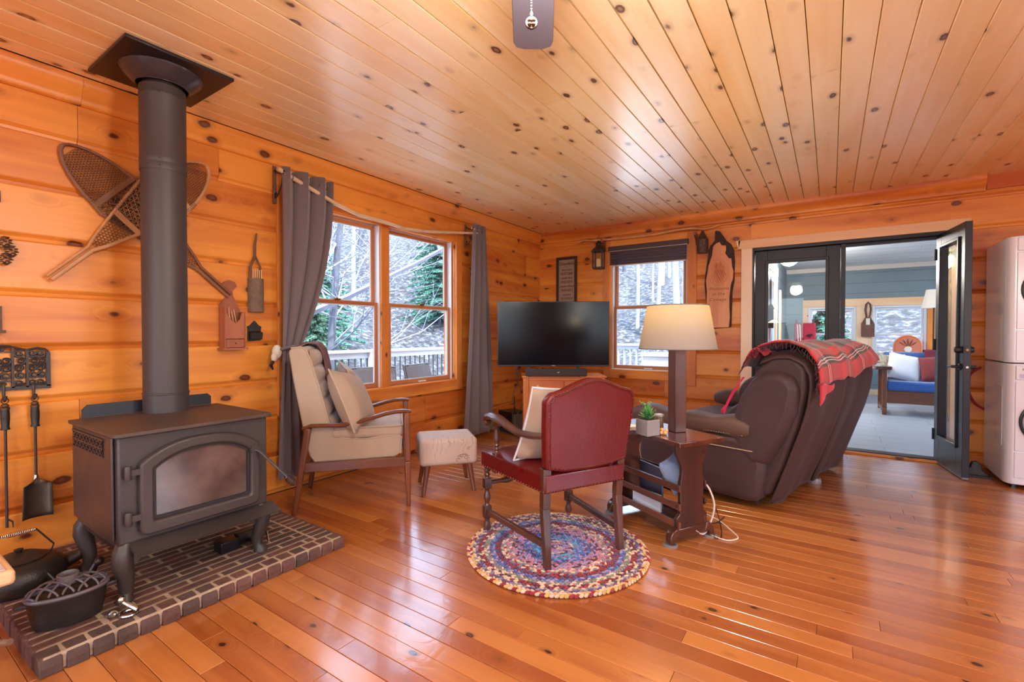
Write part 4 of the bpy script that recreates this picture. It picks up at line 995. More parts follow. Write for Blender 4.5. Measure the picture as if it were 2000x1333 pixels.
# curtain pole: a peeled branch on iron brackets
poleM = plain('peeled branch', srgb(214, 190, 160), .5, bump=.3, bscale=30, var=.15)
RX_ = WX + .13
def pole_pts(lst, off): return [onX(x, y, WX + off) for x, y in lst]
pp = [Vector((RX_, 1.80, 2.285)), onX(575, 350, RX_), onX(612, 372, RX_), onX(655, 398, RX_), onX(700, 420, RX_), onX(745, 432, RX_), onX(790, 447, RX_), onX(840, 453, RX_), onX(900, 455, RX_), onX(935, 456, RX_)]
t = thing('branch_curtain_pole', 'pale crooked branch used as curtain pole over the big window', 'curtain pole', (RX_, 3, 2.2))
MB().tube(pp, [.016, .016, .016, .015, .015, .015, .014, .013, .012, .011], 10).build('branch', poleM, t, smooth=True)
def bracket(yy, ztop, label):
    t = thing('scroll_bracket', label, 'bracket', (WX, yy, ztop - .2)); MB().bx(WX + .024, WX + .030, yy - .012, yy + .012, ztop - .26, ztop).build('wall_plate', barkM, t)
    MB().tube([(WX + .028, yy, ztop - .03), (WX + .07, yy, ztop - .055), (WX + .13, yy, ztop - .075), (WX + .15, yy, ztop - .05)], .006, 7).build('arm', blackM, t, smooth=True)
    MB().tube([(WX + .13, yy, ztop - .08), (WX + .115, yy, ztop - .15), (WX + .07, yy, ztop - .21), (WX + .035, yy, ztop - .225), (WX + .028, yy, ztop - .20), (WX + .045, yy, ztop - .185), (WX + .055, yy, ztop - .20)], .0045, 7).build('scroll', blackM, t, smooth=True)
bracket(1.835, 2.33, 'black iron scroll bracket at the left end of the window pole')
bracket(3.94, 2.325, 'black iron scroll bracket at the right end of the window pole')
# grey curtains
curM = plain('grey curtain cloth', srgb(108, 96, 100), .75, sheen=.4, bump=.12, bscale=300)
def curtain(label, top, bot, ya0, ya1, zt, zb, folds, amp, tie=None, sh=0):
    t = thing('curtain', label, 'curtain', (RX_, (ya0 + ya1) / 2, zb), group='grey grommet curtains')
    m = MB(); nu, nv = 97, 40
    def g(u, v):
        z = zt + (zb - zt) * v
        if tie:
            tz, ty, tw = tie; k = (zt - z) / (zt - tz)
            if z > tz: e = max(0, min(1, k)); a0 = ya0 + (ty - tw / 2 - ya0) * e ** 1.6; a1 = ya1 + (ty + tw / 2 - ya1) * (e ** 2.1)
            else: e = (tz - z) / (tz - zb); a0 = ty - tw / 2 - .03 * e; a1 = ty + tw / 2 + .04 * e
            am = amp * (1 - .6 * min(1, k))
        else: a0 = ya0 + sh * v - .15 * v; a1 = ya1 + sh * v + .13 * v; am = amp
        ph = u * folds * 2 * math.pi; yy = a0 + (a1 - a0) * u + .010 * math.sin(ph * 2) * (1 - .3 * v)
        xx = RX_ + am * math.sin(ph + .3 * math.sin(v * 3)) + .012 * math.sin(v * 4 + u * 5) * v
        if tie: xx += -.03 * min(1, max(0, k)) ** 2
        return (xx, yy, z + .010 * math.cos(ph) * (1 if v == 0 else 0))
    m.grid(g, nu, nv); m.build('cloth', curM, t, smooth=True, solid=.003)
    for i in range(folds * 2):
        u = (i + .5) / (folds * 2); u = i / (folds * 2) + 0.0; y = ya0 + (ya1 - ya0) * max(.02, u)
        MB().tube([(RX_ + .022 * math.cos(a), y + .003, zt - .045 + .022 * math.sin(a)) for a in [2 * math.pi * j / 16 for j in range(16)]], .0035, 6, closed=True).build('grommet', steelM, t, smooth=True)
    return t
c1 = curtain('grey curtain at the left of the big window, gathered by a tieback', 0, 0, 1.83, 2.24, 2.30, .12, 3, .045, tie=(1.02, 1.90, .13))
c2 = curtain('long grey curtain hanging straight at the right of the big window', 0, 0, 3.93, 4.16, 2.31, .06, 3, .038)
MB().tube([(RX_ + .075 * math.cos(a) - .03, 1.90 + .085 * math.sin(a), 1.03 + .03 * math.cos(a)) for a in [2 * math.pi * j / 20 for j in range(20)]], .012, 7, closed=True).build('tieback', curM, c1, smooth=True)
t = thing('mitten_tieback_ornament', 'white and brown knitted ornament at the curtain tieback', 'ornament', (WX + .1, 1.80, 1.0))
m = MB().ball((WX + .10, 1.800, 1.02), (.028, .035, .05), 12, 9).ball((WX + .11, 1.775, .985), (.02, .022, .035), 10, 8); m.build('body', offW, t, smooth=True)
MB().tube([(WX + .11, 1.77, .96), (WX + .12, 1.745, .93), (WX + .12, 1.76, .90)], [.010, .012, .006], 7).build('strap', blackM, t, smooth=True)
# ================================================================== FURNITURE
def text(body, size, M, mat, par, ext=.001, align='CENTER', name='lettering', shear=0, space=1.0):
    cu = bpy.data.curves.new(name, 'FONT'); cu.body = body; cu.size = size; cu.extrude = ext; cu.align_x = align; cu.shear = shear; cu.space_character = space; cu.resolution_u = 3
    o = bpy.data.objects.new(name, cu); C.objects.link(o); bpy.context.view_layer.update()
    me = bpy.data.meshes.new_from_object(o.evaluated_get(bpy.context.evaluated_depsgraph_get())); bpy.data.objects.remove(o)
    me.transform(M); me.materials.clear(); me.materials.append(mat); o = bpy.data.objects.new(name, me); C.objects.link(o); setpar(o, par); o['kind'] = 'stuff'; return o
def setuv(o, fn):
    me = o.data; uv = me.uv_layers.new(name='UVMap')
    for l in me.loops: uv.data[l.index].uv = fn(me.vertices[l.vertex_index].co, l.vertex_index)
def side_poly(pts, y0, y1): return MB().prism(pts, y0, y1, 'XZ')
linenM = plain('cream upholstery', srgb(174, 154, 134), .8, bump=.15, bscale=400, sheen=.2, var=.05)
linen2 = plain('cream piping', srgb(178, 160, 140), .8, sheen=.2)
pillowM = plain('beige pillow cloth', srgb(168, 148, 130), .85, bump=.2, bscale=300, sheen=.2, var=.04)

# cream armchair ------------------------------------------------------------------
ac = thing('armchair', 'cream channel-backed armchair with curved walnut arms under the big window', 'armchair', (-2.793, 1.681, 0), R(47.9))
W_ = .565
# rear legs, front legs, arms
for y, s in ((0.0, -1), (W_, 1)):
    MB().bar((0, y, 0), (.085, y, .55), .030, .034, w2=.04, h2=.05, up=(0, 1, 0)).build('rear_leg', walZ, ac, bev=.008)
    MB().bar((.705, y, 0), (.70, y, .30), .026, .026, w2=.04, h2=.045, up=(0, 1, 0)).bar((.70, y, .30), (.695, y, .625), .04, .045, w2=.038, h2=.048, up=(0, 1, 0)).build('front_leg', walZ, ac, bev=.008)
    pts = [(.050, y, .545), (.10, y, .562), (.18, y, .560), (.28, y, .558), (.38, y, .572), (.48, y, .600), (.56, y, .622), (.62, y, .632), (.68, y, .634), (.725, y, .630)]
    MB().tube(pts, [.020, .026, .027, .028, .030, .031, .031, .030, .028, .020], 12, flat=.48).build('arm', walX, ac, smooth=True)
    MB().bx(.06, .69, y - .012, y + .012, .268, .328).build('side_rail', walX, ac, bev=.003)
MB().bx(.675, .70, .01, W_ - .01, .268, .325).build('front_rail', walX, ac, bev=.003); MB().bx(.06, .085, .01, W_ - .01, .25, .315).build('back_rail', walX, ac, bev=.003)
shell = [(.115, .312), (.62, .322), (.655, .345), (.66, .455), (.645, .472), (.42, .452), (.30, .462), (.235, .50), (.195, .60), (.150, .78), (.095, .98), (.068, 1.045), (.040, 1.062), (-.020, 1.055), (-.035, 1.03), (-.01, .85), (.035, .60), (.065, .43), (.085, .36)]
side_poly(shell, .035, W_ - .035).build('upholstered_shell', linenM, ac, bev=.012, seg=3)
for y in (.037, W_ - .037):
    MB().tube([(x, y, z) for x, z in shell[2:14]], .0055, 7).build('piping', linen2, ac, smooth=True)
m = MB()   # channel tufts of the back
def tuft(u, v):
    s = v * 5; k = s - math.floor(s) if v < 1 else 1; bul = .026 * math.sin(math.pi * min(1, max(0, k))) ** .6
    z = .50 + .54 * v; x = .235 - .155 * v - .02 * math.sin(math.pi * v) + .004
    e = (1 - abs(2 * u - 1) ** 6); return (x + bul * e, .045 + (W_ - .09) * u, z + bul * .2)
m.grid(tuft, 17, 51); m.build('tufted_back', linenM, ac, smooth=True)
sc = MB().bx(.21, .672, .03, W_ - .03, .455, .535); sc.build('seat_cushion', linenM, ac, bev=.03, seg=4)
MB().tube([(.24, .032, .53), (.64, .032, .532), (.668, .05, .532), (.668, W_ - .05, .532), (.64, W_ - .032, .53)], .005, 6).build('seat_piping', linen2, ac, smooth=True)
def Mloc(loc, rz, M): return Matrix.Translation(loc) @ Matrix.Rotation(rz, 4, 'Z') @ M
def pillow(name, label, M, s, t, mat, group=None, pipe=None, par=None):
    o_ = thing(name, label, 'pillow', M.translation, group=group)
    cushion(0, 0, 0, s[0], s[1], t, M=M, n=15).build('cover', mat, o_, smooth=True)
    if pipe:
        pts = []
        for k in range(40):
            q = k / 40 * 4; i = int(q); f = q - i; a = -1 + 2 * f
            x, y = [(a, -1), (1, a), (-a, 1), (-1, -a)][i]
            X = x * (1 - .08 * .9 * (1 - y * y)) if abs(x) == 1 else x; Y = y * (1 - .08 * .9 * (1 - x * x)) if abs(y) == 1 else y
            pts.append(M @ Vector((X * s[0] / 2, Y * s[1] / 2, 0)))
        MB().tube(pts, .006, 6, closed=True).build('piping', pipe, o_, smooth=True)
    return o_
Mc = Matrix.Translation((-2.793, 1.681, 0)) @ Matrix.Rotation(R(47.9), 4, 'Z')
Mp = Mc @ Matrix.Translation((.335, .20, .690)) @ Matrix.Rotation(R(-10), 4, 'Z') @ Matrix.Rotation(R(-114), 4, 'Y') @ Matrix.Rotation(R(8), 4, 'Z')
pillow('cushion', 'beige piped cushion leaning at the front in the cream armchair', Mp, (.44, .44), .19, pillowM, 'cushions on the cream armchair', linen2)
Mp = Mc @ Matrix.Translation((.315, .43, .715)) @ Matrix.Rotation(R(12), 4, 'Z') @ Matrix.Rotation(R(-108), 4, 'Y') @ Matrix.Rotation(R(-6), 4, 'Z')
pillow('cushion', 'beige cushion half hidden behind the front one in the cream armchair', Mp, (.44, .44), .14, pillowM, 'cushions on the cream armchair', linen2)
throwM = plain('mauve throw', srgb(120, 88, 92), .9, bump=.4, bscale=120, var=.35, vscale=14)
th_ = thing('throw_blanket', 'mauve patterned throw draped over the top of the cream armchair', 'blanket', Mc @ Vector((.05, .45, 1.05)))
m = MB(); m.M = Mc
def thr(u, v):
    # u across the width, v from the front hang over the top to the back
    path = [(.150, .74), (.135, .84), (.118, .95), (.098, 1.03), (.065, 1.078), (.01, 1.082), (-.045, 1.05), (-.045, .95), (-.02, .82)]
    s = v * (len(path) - 1); i = min(int(s), len(path) - 2); f = s - i; x = path[i][0] * (1 - f) + path[i + 1][0] * f; z = path[i][1] * (1 - f) + path[i + 1][1] * f
    y = .33 + .25 * u + .02 * math.sin(v * 7); return (x + .010 + .010 * math.sin(u * 14 + v * 3), y, z + .006 * math.sin(u * 9))
m.grid(thr, 18, 30); m.build('cloth', throwM, th_, smooth=True, solid=.008)

# printed footstool ------------------------------------------------------------------
def stoolmat():
    m, nt, b = base('printed linen'); L = nt.links.new; tc = node(nt, 'ShaderNodeTexCoord')
    w1 = node(nt, 'ShaderNodeTexWave', i_Scale=9.0, i_Distortion=14.0, i_Detail=3.0); L(tc.outputs['Object'], w1.inputs['Vector'])
    r1 = node(nt, 'ShaderNodeMapRange', i_1=.0, i_2=.07, i_3=1.0, i_4=0.0); L(w1.outputs['Fac'], r1.inputs[0])
    n2 = node(nt, 'ShaderNodeTexNoise', i_Scale=7.0, i_Detail=2.0); L(tc.outputs['Object'], n2.inputs['Vector'])
    r2 = node(nt, 'ShaderNodeMapRange', i_1=.48, i_2=.60, i_3=0.0, i_4=.6); L(n2.outputs['Fac'], r2.inputs[0])
    mu = node(nt, 'ShaderNodeMath', operation='MULTIPLY'); L(r1.outputs[0], mu.inputs[0]); L(r2.outputs[0], mu.inputs[1])
    mx = node(nt, 'ShaderNodeMix', data_type='RGBA'); mx.inputs['A'].default_value = srgb(196, 178, 166); mx.inputs['B'].default_value = srgb(120, 104, 102); L(mu.outputs[0], mx.inputs['Factor']); L(mx.outputs['Result'], b.inputs['Base Color'])
    b.inputs['Roughness'].default_value = .75; return m
fs = thing('footstool', 'small rectangular footstool in printed cream linen on splayed wooden legs', 'footstool', (-2.385, 2.400, 0), R(50))
up = MB().bx(-.02, .395, -.02, .325, .20, .395).build('cushion_top', stoolmat(), fs, bev=.032, seg=4)
inkM = plain('printed ink', srgb(112, 96, 92), .8)
m = MB()   # the drawn scroll wreath on the front
for c0, s in ((.235, 1), (.335, -1)):
    for k in range(3): m.tube([(c0 + s * (.012 + .016 * k) + .010 * math.cos(a), -.0205, .24 + .014 * k + .010 * math.sin(a)) for a in [.5 * j for j in range(11)]], .0014, 4)
m.tube([(.24 + .09 * j / 12, -.0205, .262 + .016 * math.sin(math.pi * j / 12)) for j in range(13)], .0014, 4)
m.build('printed_wreath', inkM, up, stuff=True)
for x, y, dx, dy in ((.04, .03, -.035, -.03), (.34, .03, .03, -.03), (.04, .28, -.035, .03), (.34, .28, .03, .03)):
    MB().tube([(x + dx, y + dy, 0), (x, y, .21)], [.013, .022], 12).build('leg', walZ, fs, smooth=True)

# red leather armchair ------------------------------------------------------------------
redM = plain('red leather', srgb(96, 9, 15), .34, coat=.22, bump=.12, bscale=60, var=.12, vscale=5, rv=.08)
oakD = wood('dark turned oak', 'Z', srgb(96, 58, 44), srgb(58, 34, 28), rough=.35, knots=0, coat=.3, scale=1.4)
nailM = plain('brass nail', srgb(120, 70, 50), .35, metal=.8)
rc = thing('leather_armchair', 'dark oak armchair with red leather seat and arched back, seen from behind', 'armchair', (-1.0215, 2.162, 0), R(152))
def lean(z): return -.01 - .13 * max(0, z - .45) ** 1.15
for s in (1, -1):
    MB().bar((-.01, s * .225, .012), (.012, s * .225, .30), .032, .030, w2=.036, h2=.042, up=(0, 1, 0)).bar((.012, s * .225, .30), (.0, s * .228, .50), .036, .042, w2=.040, h2=.044, up=(0, 1, 0)).build('rear_leg', oakD, rc, bev=.003)
    # turned front leg
    fx, fy = .545, s * .285
    MB().lathe([(.012, .012), (.020, .018), (.023, .035), (.016, .06), (.014, .075), (.020, .085)], (fx, fy, 0), 18).build('foot', oakD, rc, smooth=True)
    MB().bx(fx - .021, fx + .021, fy - .021, fy + .021, .085, .155).bx(fx - .021, fx + .021, fy - .021, fy + .021, .255, .315).build('leg_block', oakD, rc, bev=.003)
    MB().lathe([(.018, .155), (.012, .165), (.013, .175), (.021, .195), (.020, .215), (.013, .235), (.012, .245), (.018, .255)], (fx, fy, 0), 18).build('turned_leg', oakD, rc, smooth=True); MB().lathe([(.018, .315), (.013, .322), (.019, .335), (.013, .345), (.020, .358), (.014, .37), (.019, .385)], (fx, fy, 0), 18).build('turned_leg', oakD, rc, smooth=True)
    MB().bar((fx, fy, .12), (.0, s * .227, .125), .026, .030).build('side_stretcher', oakD, rc, bev=.003)
    # arm support
    ax_ = .44
    MB().bx(ax_ - .022, ax_ + .022, fy - s * .010 - .018, fy - s * .010 + .018, .37, .485).build('support_block', oakD, rc, bev=.003)
    MB().lathe([(.018, .485), (.013, .495), (.019, .505), (.013, .515), (.018, .525), (.013, .535), (.017, .55), (.020, .575), (.012, .61), (.013, .618), (.022, .634)], (ax_, fy - s * .01, 0), 18).build('arm_support', oakD, rc, smooth=True)
    arm = [(-.005, s * .235, .655), (.10, s * .252, .640), (.20, s * .268, .640), (.30, s * .277, .658), (.40, s * .28, .678), (.48, s * .28, .682), (.53, s * .28, .670), (.548, s * .28, .648), (.535, s * .28, .632), (.515, s * .28, .640)]
    MB().tube(arm, [.022, .025, .027, .029, .032, .033, .032, .030, .024, .014], 12, flat=.68).build('arm', oakD, rc, smooth=True)
MB().tube([(.545, -.265, .285), (.545, -.20, .285), (.545, -.16, .285), (.545, -.12, .285), (.545, 0, .285), (.545, .12, .285), (.545, .16, .285), (.545, .20, .285), (.545, .265, .285)], [.012, .013, .020, .012, .021, .012, .020, .013, .012], 12).build('front_stretcher', oakD, rc, smooth=True)
# seat (trapezoid, drawn leather), domed top
def seatg(u, v):
    x = -.02 + .60 * u; hw = .245 + .065 * u; y = hw * (2 * v - 1); e = (1 - abs(2 * u - 1) ** 4) * (1 - abs(2 * v - 1) ** 4); return (x, y, .468 + .030 * e ** .7)
m = MB(); m.grid(seatg, 14, 14); m.build('seat_top', redM, rc, smooth=True)
m = MB(); q = [(-.02, -.245), (.58, -.310), (.58, .310), (-.02, .245)]; m.prism(q, .378, .470, 'XY'); sr = m.build('seat', redM, rc, bev=.010, seg=3)
m = MB()
for s in (1, -1):
    for k in range(26): t = k / 25; m.ball((-.01 + .58 * t, s * (.247 + .063 * t), .388), .0045, 6, 4)
for k in range(24): m.ball((-.021, -.235 + .47 * k / 23, .388), .0045, 6, 4); m.ball((.581, -.30 + .60 * k / 23, .388), .0045, 6, 4)
m.build('seat_nails', nailM, rc, stuff=True)
# arched back
def topz(y):
    a = abs(y) / .27
    return .872 + .060 * (.5 + .5 * math.cos(math.pi * a / .80)) ** .72 if a < .80 else .872 - .042 * ((a - .80) / .20) ** 2.2
outl = []
for k in range(33): y = -.27 + .54 * k / 32; outl.append((y, topz(y)))
outl = [(-.243, .50), (-.250, .55), (-.262, .70)] + outl + [(.262, .70), (.250, .55), (.243, .50)]
low = [(.15, .478), (.0, .470), (-.15, .478)]
outl += low
def backslab(o, d, name, mat, bev):
    m = MB(); n = len(o); vs = [(lean(z) + d[0], y, z) for y, z in o] + [(lean(z) + d[1], y, z) for y, z in o]
    # fan through a ladder of interior rows keeps the lean smooth
    m.add(vs, [(i, (i + 1) % n, (i + 1) % n + n, i + n) for i in range(n)] + [tuple(range(n - 1, -1, -1)), tuple(range(n, 2 * n))]); return m.build(name, mat, rc, bev=bev, seg=3)
bk = backslab(outl, (-.024, .030), 'backrest', redM, .012)
ins = [(y * .92, .50 + (z - .50) * .94 + .008) for y, z in outl[:-3]] + [(.14, .492), (0, .486), (-.14, .492)]
m = MB(); m.tube([(lean(z) - .024, y, z) for y, z in ins], .0035, 6, closed=True); m.build('welt', redM, bk, smooth=True)
m = MB()
for i, (y, z) in enumerate(ins):
    for f in ((0, .5) if 3 <= i < len(ins) - 7 else (0, .25, .5, .75)):
        y2, z2 = ins[(i + 1) % len(ins)]; yy, zz = y + (y2 - y) * f, z + (z2 - z) * f; m.ball((lean(zz) - .026, yy * 1.035, zz + (.006 if zz > .85 else 0)), .0042, 6, 4)
m.build('nail_heads', nailM, bk, stuff=True)
Mr = Matrix.Translation((-1.0215, 2.162, 0)) @ Matrix.Rotation(R(152), 4, 'Z')
Mp = Mr @ Matrix.Translation((.150, .060, .680)) @ Matrix.Rotation(R(2), 4, 'X') @ Matrix.Rotation(R(-113), 4, 'Y')
pillow('cushion', 'beige cushion with pale piping standing on the red leather armchair', Mp, (.43, .42), .19, pillowM, None, plain('pale piping', srgb(214, 214, 220), .7))

# braided rug ------------------------------------------------------------------
def attrmat(name, rough=.9):
    m, nt, b = base(name); a = node(nt, 'ShaderNodeAttribute', attribute_name='Col'); nt.links.new(a.outputs['Color'], b.inputs['Base Color']); b.inputs['Roughness'].default_value = rough; b.inputs['Sheen Weight'].default_value = .3; return m
ragM = attrmat('rag braid')
rg = thing('braided_rug', 'round braided rag rug in mixed reds, blues and cream under the red armchair', 'rug', (-1.195, 2.195, 0)); rgc = (-1.195, 2.195)
PAL = {'cream': (226, 200, 168), 'yel': (222, 176, 104), 'red': (150, 32, 44), 'mar': (96, 26, 44), 'blue': (74, 116, 190), 'sky': (96, 170, 208), 'lil': (168, 150, 196), 'pink': (206, 130, 150), 'pur': (96, 66, 122), 'gry': (140, 130, 150), 'grn': (128, 138, 116), 'org': (206, 104, 60)}
rings = [['lil', 'pur', 'cream'], ['lil', 'pink', 'gry'], ['pur', 'lil', 'cream'], ['sky', 'lil', 'blue'], ['sky', 'blue', 'lil'], ['blue', 'pur', 'lil'], ['pur', 'lil', 'pink'], ['mar', 'pink', 'lil'], ['cream', 'pink', 'gry'], ['cream', 'gry', 'red'], ['mar', 'pur', 'red'], ['lil', 'blue', 'pur'], ['cream', 'gry', 'grn'], ['red', 'mar', 'cream'], ['pur', 'gry', 'cream'], ['cream', 'yel', 'red']]
def build_ring(k, r, w_, cols):
    m = MB(); cl = []; n = max(6, int(2 * math.pi * r / .021)); fpb = None
    for i in range(n):
        a = 2 * math.pi * (i + .5 * (k % 2)) / n
        for s in (-1, 1):
            aa = a + s * .0 + (.25 * 2 * math.pi / n if s > 0 else 0); rr = r + s * w_ * .24; cx, cy = rgc[0] + rr * math.cos(aa), rgc[1] + rr * math.sin(aa)
            tw = aa + math.pi / 2 + s * .55; n0 = len(m.f)
            m.M = Matrix.Translation((cx, cy, .010)) @ Matrix.Rotation(tw, 4, 'Z'); m.ball((0, 0, 0), (.0165, w_ * .26, .0085), 7, 4)
            c = cols[(i * 2 + (s > 0) + rnd.choice([0, 0, 1])) % 3]; c = PAL[c]; j = rnd.uniform(.8, 1.15); c = tuple(min(1, x * j) for x in lin([v / 255 for v in c])); cl += [c] * (len(m.f) - n0)
    m.M = None; o = m.build('braid', ragM, rg, smooth=True, normals=False); ca = o.data.color_attributes.new('Col', 'FLOAT_COLOR', 'CORNER')
    for p in o.data.polygons:
        for li in p.loop_indices: ca.data[li].color = (*cl[p.index], 1)
MB().lathe([(.0, .001), (.468, .001), (.470, .006), (.465, .009), (.0, .010)], (*rgc, 0), 60, cap=False).build('backing', plain('rug backing', srgb(96, 60, 70), .95), rg)
w_ = .475 / 16
for k, cols in enumerate(rings): build_ring(k, w_ * (k + .5), w_, cols)

# magazine side table ------------------------------------------------------------------
TO = (-.690, 2.585); TA = R(60); TH = .575
st = thing('side_table', 'dark stained side table with magazine slats and scroll feet beside the loveseat', 'side table', (*TO, 0), TA)
# local: x across the short side, y along the long side (away to the left)
MB().bx(-.035, .300, -.075, .59, TH - .026, TH).build('table_top', wood('dark stained along y', 'Y', srgb(98, 52, 36), srgb(54, 27, 20), srgb(24, 10, 8), rough=.22, coat=.6, knots=.6, scale=1.4), st, bev=.004)
pan = [(.025, .06), (.02, .14), (.045, .16), (.05, .20), (.048, .33), (.060, .38), (.058, .42), (.035, .47), (.015, .50), (.012, .549), (.258, .549), (.255, .50), (.235, .47), (.212, .42), (.210, .38), (.222, .33), (.22, .20), (.225, .16), (.25, .14), (.245, .06)]
for y in (.0, .515):
    pn = MB().prism(pan, y, y + .024, 'XZ').build('end_panel', darkZ, st, bev=.003)
    MB().bx(.02, .25, y - .004, y + .028, .03, .085).build('foot_rail', darkX, st, bev=.006)
    for s, x0 in ((-1, .03), (1, .24)):
        q = [(x0, .09), (x0 + s * .02, .088), (x0 + s * .045, .075), (x0 + s * .058, .05), (x0 + s * .058, .012), (x0 + s * .028, .012), (x0 + s * .024, .035), (x0 + s * .005, .045), (x0 - s * .01, .04)]
        MB().prism(q, y - .010, y + .034, 'XZ').build('scroll_foot', darkX, st, bev=.005)
slatM = wood('slat wood', 'Y', srgb(120, 74, 52), srgb(84, 48, 36), rough=.35, coat=.2, knots=.5, scale=1.4)
for z in (.305, .205, .105):
    MB().bx(.028, .040, -.012, .548, z - .018, z + .018).build('slat', slatM, st, bev=.002)
    for y in (.012, .527): MB().ball((.026, y, z), .006, 8, 5).build('peg', blackM, st, smooth=True)
    MB().bx(.230, .242, -.002, .541, z - .018, z + .018).build('slat', darkX, st, bev=.002)
MB().bx(.045, .225, .024, .515, .085, .097).build('rack_bottom', darkX, st)
cst = plain('grey caster cup', srgb(126, 126, 128), .5)
Mt = Matrix.Translation((*TO, 0)) @ Matrix.Rotation(TA, 4, 'Z')
for i, (x, y) in enumerate(((-.012, .012), (-.012, .527), (.283, .012), (.283, .527))):
    p = Mt @ Vector((x, y, 0)); t = thing('caster_cup', ['grey caster cup under the front scroll foot of the side table', 'grey caster cup under the far front foot of the side table', 'grey caster cup under the rear near foot of the side table', 'grey caster cup under the rear far foot of the side table'][i], 'caster cup', p, group='caster cups under the side table')
    MB().lathe([(.040, .0), (.040, .006), (.034, .010), (.031, .010), (.030, .0055), (.0, .0055)], (p.x, p.y, 0), 28, cap=False).build('cup', cst, t, smooth=True)

# lamp ------------------------------------------------------------------
lb = onZ(1322, 843, TH); lp = thing('table_lamp', 'square dark wood post lamp with a lit grey tapered shade', 'lamp', (lb.x, lb.y, TH), R(50))
lampZ = wood('lamp post wood', 'Z', srgb(104, 58, 42), srgb(68, 36, 28), rough=.42, coat=.05, knots=.8, scale=1.3)
MB().bx(-.037, .037, -.037, .037, 0, .50).build('post', lampZ, lp, bev=.004)
MB().lathe([(.012, .50), (.012, .56), (.02, .565), (.02, .60)], (0, 0, 0), 14).build('socket', brassM, lp, smooth=True)
MB().ball((0, 0, .63), (.028, .028, .038), 14, 10).build('bulb', plain('warm bulb', srgb(255, 240, 220), .3, emit=(1, .72, .38, 1), es=2), lp, smooth=True)
def shademat():
    m = bpy.data.materials.new('lamp shade linen'); m.use_nodes = True; nt = m.node_tree; nt.nodes.clear(); L = nt.links.new
    o = node(nt, 'ShaderNodeOutputMaterial'); d = node(nt, 'ShaderNodeBsdfDiffuse'); d.inputs[0].default_value = srgb(134, 134, 142); t = node(nt, 'ShaderNodeBsdfTranslucent'); t.inputs[0].default_value = srgb(196, 166, 104)
    mx = node(nt, 'ShaderNodeMixShader', i_0=.09); tc = node(nt, 'ShaderNodeTexCoord'); n = node(nt, 'ShaderNodeTexNoise', i_Scale=220.0); L(tc.outputs['Object'], n.inputs['Vector']); bp = node(nt, 'ShaderNodeBump', i_Strength=.3, i_Distance=.002); L(n.outputs['Fac'], bp.inputs['Height']); L(bp.outputs[0], d.inputs['Normal'])
    L(d.outputs[0], mx.inputs[1]); L(t.outputs[0], mx.inputs[2]); L(mx.outputs[0], o.inputs[0]); return m
zs0, zs1 = .485, .735
MB().lathe([(.218, zs0), (.172, zs1)], (0, 0, 0), 56, cap=False).build('lamp_shade', shademat(), lp, smooth=True, normals=False)
for r_, z in ((.218, zs0), (.172, zs1)): MB().tube([(r_ * math.cos(a), r_ * math.sin(a), z) for a in [2 * math.pi * k / 48 for k in range(48)]], .0028, 5, closed=True).build('shade_rim', plain('rim tape', srgb(120, 116, 118), .7), lp, smooth=True)
m = MB()
for k in range(3): a = k * 2.094; m.tube([(0, 0, zs1 - .02), (.172 * math.cos(a), .172 * math.sin(a), zs1 - .004)], .002, 5)
m.tube([(0, 0, .60), (0, 0, zs1 - .01)], .003, 6); m.build('harp', steelM, lp)
bl = bpy.data.lights.new('lamp_bulb', 'POINT'); bl.energy = 14; bl.color = (1, .76, .40); bl.shadow_soft_size = .08
o = bpy.data.objects.new('lamp_bulb', bl); C.objects.link(o); o.parent = lp; o.location = (0, 0, .70)

# things on the table ------------------------------------------------------------------
pp_ = onZ(1260, 852, TH); pt = thing('plant_pot', 'square grey concrete planter with a small green succulent', 'planter', (pp_.x, pp_.y + .045, TH), R(62))
concM = plain('concrete', srgb(146, 142, 142), .75, bump=.3, bscale=80, var=.08)
s = .047
MB().bx(-s, s, -s, s, 0, .088).build('pot', concM, pt, bev=.003); MB().bx(-s + .008, s - .008, -s + .008, s - .008, .080, .0905).build('soil', plain('soil', srgb(60, 46, 36), .95), pt)
lfM = plain('succulent green', srgb(96, 164, 92), .6, var=.2, vscale=30); lf2 = plain('sprig green', srgb(112, 160, 88), .6, var=.2, vscale=30)
rr = random.Random(4); m = MB()
for i in range(46):
    a = i * 2.4; el = .35 + 1.1 * (i / 46); L_ = .066 - .016 * i / 46; d = Vector((math.cos(a) * math.cos(el), math.sin(a) * math.cos(el), math.sin(el))); p0 = Vector((rr.uniform(-.012, .012), rr.uniform(-.012, .012), .09 + .035 * i / 46)); sdv = d.cross(Vector((0, 0, 1))).normalized() * .0065
    m.add([p0 - sdv, p0 + sdv, p0 + d * L_ * .5 + sdv * 1.2, p0 + d * L_, p0 + d * L_ * .5 - sdv * 1.2, p0 + d * L_ * .5 + Vector((0, 0, .004))], [(0, 1, 5), (1, 2, 5), (2, 3, 5), (3, 4, 5), (4, 0, 5)])
m.build('succulent_leaves', lfM, pt, stuff=True)
m = MB(); pth = [Vector((0, .0, .11)), Vector((-.004, .006, .145)), Vector((-.012, .016, .170)), Vector((-.028, .030, .182))]; m.tube(pth, .0014, 5)
pth2 = [Vector((-.004, .006, .14)), Vector((.008, .0, .165)), Vector((.010, -.004, .185))]; m.tube(pth2, .0012, 5); m.build('sprig_stem', lf2, pt)
m = MB()
for P in (pth, pth2):
    for k in range(12):
        t = k / 11 * (len(P) - 1.001); i = int(t); q = P[i].lerp(P[i + 1], t - i); a = k * 2.4; m.ball(q + Vector((.007 * math.cos(a), .007 * math.sin(a), .003)), (.0055, .0055, .0022), 7, 4)
m.build('sprig_leaves', lf2, pt, stuff=True)
